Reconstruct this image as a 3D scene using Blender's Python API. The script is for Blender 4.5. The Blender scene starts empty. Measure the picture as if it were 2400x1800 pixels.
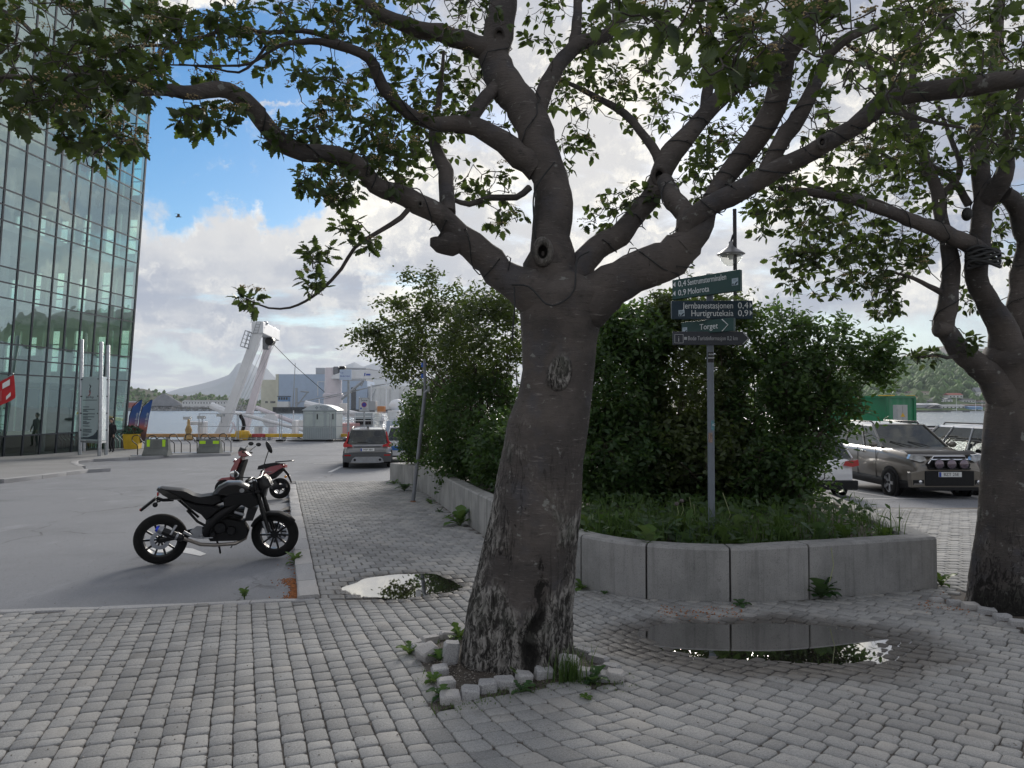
import bpy, math, random
import numpy as np
from mathutils import Vector, Matrix
sc = bpy.context.scene
COL = sc.collection
R = math.radians
# ------------------------------------------------------------------ camera
F = 1733.0
CAMZ = 1.65
PITCH = math.atan(50 / F)
cam = bpy.data.cameras.new('camera')
cam.sensor_width = 36
cam.lens = 36 * F / 2400
cam.clip_start = 0.05
cam.clip_end = 40000
camo = bpy.data.objects.new('camera', cam)
camo.location = (0, 0, CAMZ)
camo.rotation_euler = (math.pi / 2 + PITCH, 0, 0)
COL.objects.link(camo)
sc.camera = camo
sc.render.resolution_x, sc.render.resolution_y = 1024, 768
# ------------------------------------------------------------------ colour management
sc.view_settings.view_transform = 'Standard'
sc.view_settings.look = 'None'
sc.view_settings.exposure = 0.62
sc.view_settings.gamma = 1
sc.view_settings.use_curve_mapping = False
sc.render.engine = 'CYCLES'
sc.cycles.max_bounces = 8
sc.cycles.transparent_max_bounces = 16
sc.cycles.transmission_bounces = 4
sc.cycles.volume_bounces = 1
sc.cycles.use_denoising = True
# ------------------------------------------------------------------ sun
SUN_AZ, SUN_EL = R(8), R(20)
sd = Vector((math.sin(SUN_AZ) * math.cos(SUN_EL), math.cos(SUN_AZ) * math.cos(SUN_EL), math.sin(SUN_EL)))
sun = bpy.data.lights.new('sun', 'SUN')
sun.energy = 2.7
sun.angle = R(24)
sun.color = (1.0, 0.94, 0.86)
suno = bpy.data.objects.new('sun', sun)
suno.rotation_euler = (-sd).to_track_quat('-Z', 'Y').to_euler()
COL.objects.link(suno)

# ------------------------------------------------------------------ node helpers
def nd(nt, typ, **kw):
    n = nt.nodes.new(typ)
    ins = kw.pop('i', {})
    for k, v in kw.items():
        setattr(n, k, v)
    for k, v in ins.items():
        s = n.inputs[k]
        if isinstance(v, bpy.types.NodeSocket):
            nt.links.new(v, s)
        elif isinstance(v, (tuple, list)) and len(v) == 3 and s.type == 'RGBA':
            s.default_value = (*v, 1)
        else:
            s.default_value = v
    return n
def mth(nt, op, a, b=0.0, c=None, clamp=False):
    n = nt.nodes.new('ShaderNodeMath'); n.operation = op; n.use_clamp = clamp
    for k, v in enumerate((a, b, c)):
        if v is None: continue
        if isinstance(v, bpy.types.NodeSocket): nt.links.new(v, n.inputs[k])
        else: n.inputs[k].default_value = v
    return n.outputs[0]
def vmth(nt, op, a, b=(0, 0, 0)):
    n = nt.nodes.new('ShaderNodeVectorMath'); n.operation = op
    for k, v in enumerate((a, b)):
        if isinstance(v, bpy.types.NodeSocket): nt.links.new(v, n.inputs[k])
        else: n.inputs[k].default_value = v
    return n
def mixc(nt, f, a, b, bt='MIX'):
    n = nt.nodes.new('ShaderNodeMix'); n.data_type = 'RGBA'; n.blend_type = bt; n.clamp_factor = True
    for k, v in ((0, f), (6, a), (7, b)):
        if isinstance(v, bpy.types.NodeSocket): nt.links.new(v, n.inputs[k])
        elif k == 0: n.inputs[k].default_value = v
        else: n.inputs[k].default_value = (*v[:3], 1)
    return n.outputs[2]
def smooth(nt, x, lo, hi, a=0.0, b=1.0):
    n = nt.nodes.new('ShaderNodeMapRange'); n.interpolation_type = 'SMOOTHSTEP'
    for k, v in enumerate((x, lo, hi, a, b)):
        if isinstance(v, bpy.types.NodeSocket): nt.links.new(v, n.inputs[k])
        else: n.inputs[k].default_value = v
    return n.outputs[0]
def noise(nt, vec, scale, detail=4, rough=0.55, dist=0.0):
    return nd(nt, 'ShaderNodeTexNoise', i={'Vector': vec, 'Scale': scale, 'Detail': detail, 'Roughness': rough, 'Distortion': dist}).outputs[0]

# ------------------------------------------------------------------ sky: daylight sky with a broken cloud deck
def pixdir(px, py):
    xc, yc = (px - 1200) / F, -(py - 900) / F
    c, s = math.cos(PITCH), math.sin(PITCH)
    return Vector((xc, c - yc * s, yc * c + s))
world = bpy.data.worlds.new('World')
sc.world = world
world.use_nodes = True
nt = world.node_tree
nt.nodes.clear()
sky = nd(nt, 'ShaderNodeTexSky', sky_type='NISHITA', sun_disc=False)
sky.sun_elevation = SUN_EL
sky.sun_rotation = SUN_AZ
sky.air_density = 1.0
sky.dust_density = 0.3
sky.ozone_density = 2.0
tc = nd(nt, 'ShaderNodeTexCoord')
D = vmth(nt, 'NORMALIZE', tc.outputs['Generated']).outputs[0]
sx = nd(nt, 'ShaderNodeSeparateXYZ', i={0: D})
dz = mth(nt, 'MAXIMUM', sx.outputs[2], 0.0)
den = mth(nt, 'ADD', dz, 0.13)
cp = nd(nt, 'ShaderNodeCombineXYZ', i={0: mth(nt, 'DIVIDE', sx.outputs[0], den), 1: mth(nt, 'DIVIDE', sx.outputs[1], den), 2: 0.0}).outputs[0]
n_big = noise(nt, vmth(nt, 'ADD', cp, (3.1, 7.7, 0)).outputs[0], 0.85, 9, 0.6, 0.2)
n_det = noise(nt, vmth(nt, 'ADD', cp, (11.3, 2.2, 4)).outputs[0], 2.6, 8, 0.62, 0.15)
n_shade = noise(nt, vmth(nt, 'ADD', cp, (1.3, 5.2, 9)).outputs[0], 1.25, 7, 0.58, 0.3)
# warped direction, so that the edge of the break in the clouds is ragged
wob = nd(nt, 'ShaderNodeTexNoise', i={'Vector': D, 'Scale': 11.0, 'Detail': 9, 'Roughness': 0.66})
wv = vmth(nt, 'MULTIPLY', vmth(nt, 'SUBTRACT', wob.outputs['Color'], (0.5, 0.5, 0.5)).outputs[0], (0.17, 0.17, 0.17)).outputs[0]
DW = vmth(nt, 'ADD', D, wv).outputs[0]
def patch(px, py, r0, r1, sq=(1, 1, 1), v=None):
    c = pixdir(px, py).normalized()
    d = vmth(nt, 'SUBTRACT', v or DW, tuple(c)).outputs[0]
    d = vmth(nt, 'MULTIPLY', d, sq).outputs[0]
    return smooth(nt, vmth(nt, 'LENGTH', d).outputs['Value'], r0, r1, 1.0, 0.0)
gap = mth(nt, 'MAXIMUM', patch(560, 290, 0.125, 0.150, (1.0, 1.0, 1.12)), patch(820, 190, 0.10, 0.14))
gap = mth(nt, 'MAXIMUM', gap, patch(430, 310, 0.10, 0.13))
gap2 = mth(nt, 'MAXIMUM', patch(1700, 260, 0.02, 0.13), mth(nt, 'MAXIMUM', patch(470, 830, 0.005, 0.07, (0.45, 1, 2.6)), patch(2100, 790, 0.01, 0.12, (0.4, 1, 2.4))))
cov = smooth(nt, mth(nt, 'ADD', mth(nt, 'MULTIPLY', n_big, 0.75), mth(nt, 'MULTIPLY', n_det, 0.25)), 0.36, 0.47)
wisp = mth(nt, 'MULTIPLY', smooth(nt, noise(nt, vmth(nt, 'MULTIPLY', DW, (1, 1, 1.3)).outputs[0], 7.0, 8, 0.62, 0.5), 0.56, 0.70), 0.85)
cov = mth(nt, 'MULTIPLY', cov, mth(nt, 'SUBTRACT', 1.0, gap))
cov = mth(nt, 'MULTIPLY', cov, mth(nt, 'SUBTRACT', 1.0, mth(nt, 'MULTIPLY', gap2, 0.75)))
cov = mth(nt, 'MAXIMUM', cov, mth(nt, 'MULTIPLY', wisp, gap))
# bright tops next to the break, grey bases below
rim = mth(nt, 'MULTIPLY', patch(560, 330, 0.13, 0.235, (0.8, 1, 1.1)), 0.45)
glow = patch(1330, 400, 0.0, 0.42, v=D)
n_puff = noise(nt, vmth(nt, 'MULTIPLY', DW, (1, 1, 1.7)).outputs[0], 8.5, 8, 0.6, 0.25)
lit = mth(nt, 'ADD', mth(nt, 'MULTIPLY', smooth(nt, n_shade, 0.43, 0.70), 0.40), mth(nt, 'MULTIPLY', smooth(nt, n_puff, 0.45, 0.67), 0.60))
lit = mth(nt, 'ADD', lit, mth(nt, 'ADD', rim, mth(nt, 'MULTIPLY', glow, 0.45)), clamp=True)
hz = smooth(nt, dz, 0.0, 0.16, 1.0, 0.0)
ccol = mixc(nt, lit, (2.5, 2.7, 3.3), (8.4, 7.9, 6.9))
ccol = mixc(nt, mth(nt, 'MULTIPLY', hz, 0.35), ccol, (6.5, 6.1, 5.4))
skyb = nd(nt, 'ShaderNodeHueSaturation', i={'Saturation': 1.5, 'Value': 0.84, 'Color': sky.outputs[0]}).outputs[0]
skyc = mixc(nt, mth(nt, 'MULTIPLY', hz, 0.6), skyb, (5.2, 6.6, 7.6))
col = mixc(nt, mth(nt, 'MULTIPLY', cov, 0.97), skyc, ccol)
# below the horizon the world is only ever seen in gaps: plain grey
bg = nd(nt, 'ShaderNodeBackground', i={'Color': col, 'Strength': 0.1})
out = nd(nt, 'ShaderNodeOutputWorld', i={'Surface': bg.outputs[0]})

# ------------------------------------------------------------------ place helpers
def P(px, py, Y):
    d = pixdir(px, py)
    return Vector((d.x / d.y * Y, Y, CAMZ + d.z / d.y * Y))
_gy = [-40, 28, 32, 36, 44, 55, 90]
_gv = [1.0, -0.70, -0.765, -0.81, -0.88, -0.94, -0.98]
def gz0(Y):
    return np.interp(Y, _gy, _gv)
def GP(px, py, dz=0.0):
    d = pixdir(px, py)
    lo, hi = 1.0, 200.0
    for _ in range(60):
        m = 0.5 * (lo + hi)
        z = CAMZ + d.z / d.y * m
        if z > gz0(m) + dz: lo = m
        else: hi = m
    return Vector((d.x / d.y * m, m, float(gz0(m)) + dz))

# ------------------------------------------------------------------ object helpers
def tag(o, label=None, cat=None, group=None, kind=None):
    if label: o['label'] = label
    if cat: o['category'] = cat
    if group: o['group'] = group
    if kind: o['kind'] = kind
    return o
def thing(name, label, cat, loc=(0, 0, 0), rz=0.0, group=None, rot=None):
    o = bpy.data.objects.new(name, None)
    o.empty_display_size = 0.2
    COL.objects.link(o)
    o.location = loc
    o.rotation_euler = rot if rot else (0, 0, rz)
    return tag(o, label, cat, group)
def copy_tree(o, parent=None):
    c = o.copy(); COL.objects.link(c)
    if parent is not None: c.parent = parent
    for ch in list(o.children): copy_tree(ch, c)
    return c
class MB:
    def __init__(s):
        s.v = []; s.f = []; s.m = []
    def add(s, vs, fs, mi=0):
        b = len(s.v)
        s.v.extend([tuple(v) for v in vs])
        s.f.extend([tuple(i + b for i in f) for f in fs])
        s.m.extend([mi] * len(fs))
        return s
    def box(s, x0, x1, y0, y1, z0, z1, M=None, mi=0):
        vs = [Vector((x, y, z)) for x in (x0, x1) for y in (y0, y1) for z in (z0, z1)]
        if M is not None: vs = [M @ v for v in vs]
        return s.add(vs, [(0, 1, 3, 2), (4, 6, 7, 5), (0, 4, 5, 1), (2, 3, 7, 6), (0, 2, 6, 4), (1, 5, 7, 3)], mi)
    def beam(s, a, b, w, h=None, up=(0, 0, 1), mi=0):
        a, b = Vector(a), Vector(b); h = h or w
        d = (b - a); L = d.length; d.normalize()
        sd_ = d.cross(Vector(up))
        if sd_.length < 1e-4: sd_ = d.cross(Vector((1, 0, 0)))
        sd_.normalize(); u = sd_.cross(d)
        M = Matrix((sd_, d, u)).transposed().to_4x4(); M.translation = a
        return s.box(-w / 2, w / 2, 0, L, -h / 2, h / 2, M, mi)
    def tube(s, pts, rad, n=8, caps=True, mi=0, wob=None):
        pts = [Vector(p) for p in pts]
        k = len(pts)
        if not isinstance(rad, (list, tuple)): rad = [rad] * k
        t0 = (pts[1] - pts[0]).normalized()
        a = t0.orthogonal().normalized()
        vs = []
        for j in range(k):
            t = (pts[min(j + 1, k - 1)] - pts[max(j - 1, 0)])
            if t.length < 1e-9: t = t0
            t.normalize()
            a = (a - t * a.dot(t))
            a.normalize()
            b = t.cross(a)
            for q in range(n):
                th = 2 * math.pi * q / n
                r = rad[j] * (wob(j, th) if wob else 1)
                vs.append(pts[j] + (a * math.cos(th) + b * math.sin(th)) * r)
        fs = [(j * n + q, j * n + (q + 1) % n, (j + 1) * n + (q + 1) % n, (j + 1) * n + q) for j in range(k - 1) for q in range(n)]
        if caps: fs += [tuple(range(n - 1, -1, -1)), tuple((k - 1) * n + q for q in range(n))]
        return s.add(vs, fs, mi)
    def cyl(s, a, b, r, r2=None, n=16, mi=0):
        return s.tube([a, b], [r, r if r2 is None else r2], n, True, mi)
    def lathe(s, prof, n=24, M=None, mi=0, caps=True):
        vs = []
        for r, z in prof:
            for q in range(n):
                th = 2 * math.pi * q / n
                v = Vector((r * math.cos(th), r * math.sin(th), z))
                vs.append(M @ v if M is not None else v)
        k = len(prof)
        fs = [(j * n + q, j * n + (q + 1) % n, (j + 1) * n + (q + 1) % n, (j + 1) * n + q) for j in range(k - 1) for q in range(n)]
        if caps:
            if prof[0][0] > 1e-5: fs.append(tuple(range(n - 1, -1, -1)))
            if prof[-1][0] > 1e-5: fs.append(tuple((k - 1) * n + q for q in range(n)))
        return s.add(vs, fs, mi)
    def ell(s, c, r, nu=12, nv=8, M=None, mi=0):
        if not isinstance(r, (list, tuple)): r = (r, r, r)
        vs = []
        for j in range(nv + 1):
            ph = math.pi * j / nv
            for q in range(nu):
                th = 2 * math.pi * q / nu
                v = Vector((r[0] * math.sin(ph) * math.cos(th), r[1] * math.sin(ph) * math.sin(th), r[2] * math.cos(ph)))
                if M is not None: v = M @ v
                vs.append(v + Vector(c))
        fs = [(j * nu + q, (j + 1) * nu + q, (j + 1) * nu + (q + 1) % nu, j * nu + (q + 1) % nu) for j in range(nv) for q in range(nu)]
        return s.add(vs, fs, mi)
    def prism(s, poly, y0, y1, M=None, mi=0, inset=None):
        """polygon in x,z extruded along y"""
        k = len(poly)
        vs = [Vector((x, y0, z)) for x, z in poly] + [Vector((x, y1, z)) for x, z in poly]
        if M is not None: vs = [M @ v for v in vs]
        fs = [tuple(range(k)), tuple(range(2 * k - 1, k - 1, -1))] + [(j, k + j, k + (j + 1) % k, (j + 1) % k) for j in range(k)]
        return s.add(vs, fs, mi)
    def slab(s, poly, z0, z1, mi=0):
        """polygon in x,y extruded along z"""
        k = len(poly)
        vs = [(x, y, z0) for x, y in poly] + [(x, y, z1) for x, y in poly]
        fs = [tuple(range(k - 1, -1, -1)), tuple(range(k, 2 * k))] + [(j, (j + 1) % k, k + (j + 1) % k, k + j) for j in range(k)]
        return s.add(vs, fs, mi)
    def loft(s, secs, closed=False, caps=True, mi=0):
        """rings of equal length; closed: each ring is a loop"""
        n = len(secs[0]); k = len(secs)
        vs = [v for r in secs for v in r]
        q1 = n if closed else n - 1
        fs = [(j * n + q, j * n + (q + 1) % n, (j + 1) * n + (q + 1) % n, (j + 1) * n + q) for j in range(k - 1) for q in range(q1)]
        if caps and closed: fs += [tuple(range(n - 1, -1, -1)), tuple((k - 1) * n + q for q in range(n))]
        return s.add(vs, fs, mi)
    def build(s, name, mats, parent=None, ang=35, bevel=0.0, seg=2, sub=0, kind=None, fixn=False):
        me = bpy.data.meshes.new(name)
        me.from_pydata(s.v, [], s.f)
        if not isinstance(mats, (list, tuple)): mats = [mats]
        for m in mats: me.materials.append(m)
        if len(mats) > 1: me.polygons.foreach_set('material_index', s.m)
        if fixn:
            import bmesh
            b = bmesh.new(); b.from_mesh(me)
            bmesh.ops.recalc_face_normals(b, faces=b.faces)
            b.to_mesh(me); b.free()
        if ang:
            me.polygons.foreach_set('use_smooth', [True] * len(me.polygons))
            me.set_sharp_from_angle(angle=R(ang))
        me.update()
        o = bpy.data.objects.new(name, me)
        COL.objects.link(o)
        if parent is not None: o.parent = parent
        if bevel:
            md = o.modifiers.new('bevel', 'BEVEL'); md.width = bevel; md.segments = seg; md.limit_method = 'ANGLE'; md.angle_limit = R(40)
        if sub:
            md = o.modifiers.new('subdivision', 'SUBSURF'); md.levels = sub; md.render_levels = sub
        if kind: o['kind'] = kind
        return o
def np_mesh(name, V, Fc, mat, parent=None, kind=None, smooth_=False, attr=None):
    """V (n,3); Fc (m,k) equal-size faces"""
    me = bpy.data.meshes.new(name)
    V = np.asarray(V, dtype=np.float32); Fc = np.asarray(Fc, dtype=np.int32)
    me.vertices.add(len(V)); me.vertices.foreach_set('co', V.ravel())
    m, k = Fc.shape
    me.loops.add(m * k); me.loops.foreach_set('vertex_index', Fc.ravel())
    me.polygons.add(m)
    me.polygons.foreach_set('loop_start', np.arange(0, m * k, k, dtype=np.int32))
    if smooth_: me.polygons.foreach_set('use_smooth', np.ones(m, dtype=bool))
    if attr is not None:
        for an, av in attr.items():
            a = me.attributes.new(an, 'FLOAT', 'POINT'); a.data.foreach_set('value', np.asarray(av, dtype=np.float32))
    for q in (mat if isinstance(mat, (list, tuple)) else [mat]): me.materials.append(q)
    me.update(calc_edges=True)
    o = bpy.data.objects.new(name, me)
    COL.objects.link(o)
    if parent is not None: o.parent = parent
    if kind: o['kind'] = kind
    return o
def text(s, size, M, m, parent, name='lettering', align='LEFT', ext=0.001, sx=1.0, ay='BOTTOM_BASELINE'):
    c = bpy.data.curves.new(name, 'FONT')
    c.body = s; c.size = size; c.extrude = ext; c.align_x = align; c.align_y = ay; c.resolution_u = 3
    c.materials.append(m)
    tmp = bpy.data.objects.new(name, c)
    me = bpy.data.meshes.new_from_object(tmp)
    bpy.data.objects.remove(tmp); bpy.data.curves.remove(c)
    if not me.materials: me.materials.append(m)
    islands_ok = True
    o = bpy.data.objects.new(name, me); COL.objects.link(o)
    o.parent = parent
    o.matrix_local = M @ Matrix.Diagonal((sx, 1, 1, 1))
    return o
def face_y(x, y, z, rz=0.0):
    """frame for text standing upright, read from -y"""
    return Matrix.Translation((x, y, z)) @ Matrix.Rotation(rz, 4, 'Z') @ Matrix.Rotation(math.pi / 2, 4, 'X')

# ------------------------------------------------------------------ materials
def mat(name, c, rough=0.6, metal=0.0, var=0.12, scale=6.0, bump=0.0, bscale=60.0, coat=0.0, spec=0.5, dirt=None, coord='Object'):
    m = bpy.data.materials.new(name); m.use_nodes = True
    t = m.node_tree; b = t.nodes['Principled BSDF']
    tcn = nd(t, 'ShaderNodeTexCoord')
    v = tcn.outputs[coord]
    if var > 0:
        n = noise(t, v, scale, 5, 0.6)
        f = smooth(t, n, 0.3, 0.7)
        col = mixc(t, f, tuple(x * (1 - var) for x in c), tuple(min(1, x * (1 + var)) for x in c))
        if dirt:
            n2 = noise(t, v, scale * 0.35, 6, 0.7)
            col = mixc(t, mth(t, 'MULTIPLY', smooth(t, n2, 0.5, 0.72), dirt[3]), col, dirt[:3])
        t.links.new(col, b.inputs['Base Color'])
        t.links.new(mth(t, 'ADD', mth(t, 'MULTIPLY', n, 0.16), rough - 0.08, clamp=True), b.inputs['Roughness'])
    else:
        b.inputs['Base Color'].default_value = (*c, 1); b.inputs['Roughness'].default_value = rough
    b.inputs['Metallic'].default_value = metal
    b.inputs['Coat Weight'].default_value = coat
    b.inputs['Coat Roughness'].default_value = 0.06
    b.inputs['Specular IOR Level'].default_value = spec
    if bump:
        n3 = noise(t, v, bscale, 4, 0.6)
        bn = nd(t, 'ShaderNodeBump', i={'Height': n3, 'Strength': bump, 'Distance': 0.02})
        t.links.new(bn.outputs[0], b.inputs['Normal'])
    return m
def schlick(t, refl, k=0.85):
    g = nd(t, 'ShaderNodeNewGeometry')
    c = mth(t, 'ABSOLUTE', vmth(t, 'DOT_PRODUCT', g.outputs['Incoming'], g.outputs['Normal']).outputs['Value'])
    return mth(t, 'ADD', refl, mth(t, 'MULTIPLY', mth(t, 'POWER', mth(t, 'SUBTRACT', 1.0, c), 4.0), k), clamp=True)
def glassmat(name, tint, refl=0.1, rough=0.02, tr=1.0):
    """tinted pane: clear through plus a mirror part that grows at a slant"""
    m = bpy.data.materials.new(name); m.use_nodes = True
    t = m.node_tree; t.nodes.clear()
    tr_ = nd(t, 'ShaderNodeBsdfTransparent', i={'Color': tuple(x * tr for x in tint)})
    gl = nd(t, 'ShaderNodeBsdfGlossy', i={'Color': (0.9, 0.95, 0.95), 'Roughness': rough})
    fac = schlick(t, refl)
    mx = nd(t, 'ShaderNodeMixShader', i={0: fac, 1: tr_.outputs[0], 2: gl.outputs[0]})
    nd(t, 'ShaderNodeOutputMaterial', i={'Surface': mx.outputs[0]})
    return m
M_ = {}
def mk(k, *a, **kw):
    M_[k] = mat(k, *a, **kw); return M_[k]
mk('steel', (0.42, 0.44, 0.46), 0.38, 0.85, 0.15, 9)
mk('galv', (0.36, 0.38, 0.40), 0.5, 0.6, 0.2, 14)
mk('grey_paint', (0.17, 0.18, 0.20), 0.5, 0.0, 0.15, 8)
mk('black_metal', (0.010, 0.010, 0.012), 0.42, 0.0, 0.2, 12, spec=0.35)
mk('black_plastic', (0.012, 0.012, 0.013), 0.55, 0.0, 0.25, 14, spec=0.25)
mk('rubber', (0.012, 0.012, 0.012), 0.85, 0.0, 0.25, 20, 0.25, 90, spec=0.2)
mk('white_paint', (0.74, 0.75, 0.76), 0.45, 0.0, 0.06, 3, dirt=(0.42, 0.36, 0.30, 0.35))
mk('ship_white', (0.72, 0.74, 0.77), 0.5, 0.0, 0.08, 0.6, dirt=(0.45, 0.36, 0.30, 0.4))
mk('ship_red', (0.50, 0.16, 0.14), 0.5, 0.0, 0.15, 0.8)
mk('rail_yellow', (0.66, 0.40, 0.03), 0.5, 0.0, 0.12, 2, dirt=(0.2, 0.15, 0.08, 0.4))
mk('rust', (0.16, 0.08, 0.05), 0.85, 0.0, 0.4, 8)
mk('chrome', (0.75, 0.76, 0.78), 0.12, 1.0, 0.04, 6)
mk('lamp_red', (0.36, 0.006, 0.008), 0.25, 0.0, 0.05, 4, coat=0.3, spec=0.25)
mk('amber', (0.75, 0.28, 0.02), 0.25, 0.0, 0.05, 4, coat=0.6)
mk('plate_white', (0.72, 0.73, 0.72), 0.45, 0.0, 0.04, 8)
mk('eu_blue', (0.02, 0.06, 0.36), 0.4, 0.0, 0.05, 8)
mk('ink', (0.012, 0.012, 0.014), 0.5, 0.0, 0.0)
mk('letter_white', (0.74, 0.78, 0.80), 0.5, 0.0, 0.0)
mk('neon', (0.52, 0.85, 0.02), 0.4, 0.0, 0.05, 5)
M_['car_glass'] = glassmat('car_glass', (0.10, 0.12, 0.12), 0.07)
# ================================================================== ground
PUD = []   # (centre, semi axes, dip)
for (px, py, rx, ry, dp) in ((946, 1371, 0.50, 0.50, 0.038), (1800, 1506, 0.90, 0.56, 0.044)):
    c = GP(px, py); PUD.append((c.x, c.y, rx, ry, dp))
TREE = GP(1215, 1560); TREE2 = GP(2385, 1408)
def gz(X, Y):
    X = np.asarray(X, dtype=float); Y = np.asarray(Y, dtype=float)
    z = gz0(Y)
    for (cx, cy, rx, ry, dp) in PUD:
        r2 = ((X - cx) / rx) ** 2 + ((Y - cy) / ry) ** 2
        z = z - dp * np.exp(-0.75 * r2 ** 1.3)
    r = np.hypot(X - TREE.x, (Y - TREE.y))
    z = z + 0.05 * np.exp(-(r / 0.75) ** 2)
    z = z + 0.006 * np.sin(X * 2.3 + 1) * np.cos(Y * 1.9) + 0.004 * np.sin(X * 5.1 + Y * 3.3)
    return z
def GG(px, py, dz=0.0):
    p = GP(px, py); p.z = float(gz(p.x, p.y)) + dz; return p
def in_poly(X, Y, poly):
    X = np.asarray(X); Y = np.asarray(Y); ins = np.zeros(X.shape, bool)
    k = len(poly)
    for a in range(k):
        x0, y0 = poly[a][:2]; x1, y1 = poly[(a + 1) % k][:2]
        c = ((y0 > Y) != (y1 > Y)) & (X < (x1 - x0) * (Y - y0) / ((y1 - y0) if y1 != y0 else 1e-9) + x0)
        ins ^= c
    return ins
def stain_fac(t, pos):
    """0..1 wetness / silt round the two puddles, with ragged edge"""
    f = None
    nz = noise(t, pos, 3.5, 6, 0.65)
    for (cx, cy, rx, ry, dp) in PUD:
        d = vmth(t, 'MULTIPLY', vmth(t, 'SUBTRACT', pos, (cx, cy, 0)).outputs[0], (1 / rx, 1 / ry, 0)).outputs[0]
        l = mth(t, 'ADD', vmth(t, 'LENGTH', d).outputs['Value'], mth(t, 'MULTIPLY', mth(t, 'SUBTRACT', nz, 0.5), 0.9))
        g = smooth(t, l, 1.15, 1.75, 1.0, 0.0)
        f = g if f is None else mth(t, 'MAXIMUM', f, g)
    return f
def ground_mat(name, c0, c1, grain, spk, rough=0.85, bump=0.4, bscale=220, tone=False, stain=True, blot=0.25, crack=False, silt=None):
    m = bpy.data.materials.new(name); m.use_nodes = True
    t = m.node_tree; b = t.nodes['Principled BSDF']
    geo = nd(t, 'ShaderNodeNewGeometry'); pos = geo.outputs['Position']
    n1 = noise(t, pos, grain, 5, 0.65)
    n2 = noise(t, pos, 0.55, 5, 0.6)
    n3 = noise(t, pos, grain * 2.6, 2, 0.5)
    col = mixc(t, smooth(t, n1, 0.32, 0.68), c0, c1)
    if tone:
        at = nd(t, 'ShaderNodeAttribute', attribute_name='tone').outputs['Fac']
        sh = mth(t, 'ADD', 0.68, mth(t, 'MULTIPLY', at, 0.64))
        col = mixc(t, 1.0, col, nd(t, 'ShaderNodeCombineColor', i={0: sh, 1: sh, 2: sh}).outputs[0], 'MULTIPLY')
    col = mixc(t, mth(t, 'MULTIPLY', smooth(t, n3, 0.62, 0.72), spk), col, (0.62, 0.61, 0.60))
    col = mixc(t, mth(t, 'MULTIPLY', smooth(t, n3, 0.40, 0.30), spk), col, (0.03, 0.03, 0.03))
    if tone: col = mixc(t, mth(t, 'MULTIPLY', smooth(t, at, .55, .9), .35), col, (c1[0] * .95, c1[1] * .86, c1[2] * .76))
    if silt: col = mixc(t, mth(t, 'MULTIPLY', smooth(t, noise(t, pos, 1.6, 7, 0.75), 0.55, 0.78), 0.55), col, silt)
    col = mixc(t, mth(t, 'MULTIPLY', smooth(t, n2, 0.42, 0.68), blot), col, tuple(x * 0.5 for x in c0))
    rgh = rough
    if crack:
        oil = smooth(t, noise(t, pos, 0.9, 6, 0.7), 0.60, 0.74)
        col = mixc(t, mth(t, 'MULTIPLY', oil, 0.45), col, tuple(x * 0.45 for x in c0))
        lt = smooth(t, noise(t, vmth(t, 'MULTIPLY', pos, (1.0, 0.35, 1)).outputs[0], 1.7, 6, 0.7), 0.55, 0.72)
        col = mixc(t, mth(t, 'MULTIPLY', lt, 0.35), col, tuple(x * 1.5 for x in c1))
        vo = nd(t, 'ShaderNodeTexVoronoi', feature='DISTANCE_TO_EDGE', i={'Vector': vmth(t, 'ADD', pos, vmth(t, 'MULTIPLY', nd(t, 'ShaderNodeTexNoise', i={'Vector': pos, 'Scale': 1.3, 'Detail': 5}).outputs['Color'], (0.9, 0.9, 0)).outputs[0]).outputs[0], 'Scale': 0.22})
        ck = mth(t, 'MULTIPLY', smooth(t, vo.outputs[0], 0.0, 0.004, 1.0, 0.0), smooth(t, n2, 0.4, 0.6))
        col = mixc(t, mth(t, 'MULTIPLY', ck, 0.7), col, (0.02, 0.02, 0.02))
    if stain:
        st = stain_fac(t, pos)
        col = mixc(t, mth(t, 'MULTIPLY', st, 0.85), col, (0.050, 0.042, 0.034))
        rgh = mth(t, 'SUBTRACT', rough, mth(t, 'MULTIPLY', st, 0.38))
        t.links.new(rgh, b.inputs['Roughness'])
    else: b.inputs['Roughness'].default_value = rough
    t.links.new(col, b.inputs['Base Color'])
    b.inputs['Specular IOR Level'].default_value = 0.35
    bn = nd(t, 'ShaderNodeBump', i={'Height': noise(t, pos, bscale, 3, 0.6), 'Strength': bump, 'Distance': 0.006})
    t.links.new(bn.outputs[0], b.inputs['Normal'])
    return m
m_paver = ground_mat('paver_stone', (0.265, 0.266, 0.262), (0.365, 0.366, 0.360), 95, 0.6, tone=True, silt=(0.15, 0.138, 0.12), blot=0.42)
m_joint = ground_mat('joint_sand', (0.085, 0.076, 0.066), (0.17, 0.152, 0.133), 130, 0.5, bump=0.8)
m_asphalt = ground_mat('asphalt', (0.165, 0.173, 0.190), (0.24, 0.25, 0.268), 110, 0.5, stain=False, blot=0.22, crack=True, bump=0.6)
m_granite = ground_mat('granite_kerb', (0.27, 0.27, 0.28), (0.44, 0.44, 0.44), 120, 0.75, tone=True, stain=False)
m_soil = ground_mat('soil', (0.035, 0.028, 0.022), (0.10, 0.085, 0.07), 60, 0.35, stain=False, bump=1.0, bscale=60)
m_walk = ground_mat('walk_concrete', (0.20, 0.20, 0.20), (0.27, 0.27, 0.27), 60, 0.3, stain=False)
m_line = ground_mat('road_paint', (0.55, 0.55, 0.54), (0.76, 0.76, 0.75), 70, 0.5, stain=False, blot=0.1)

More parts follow.
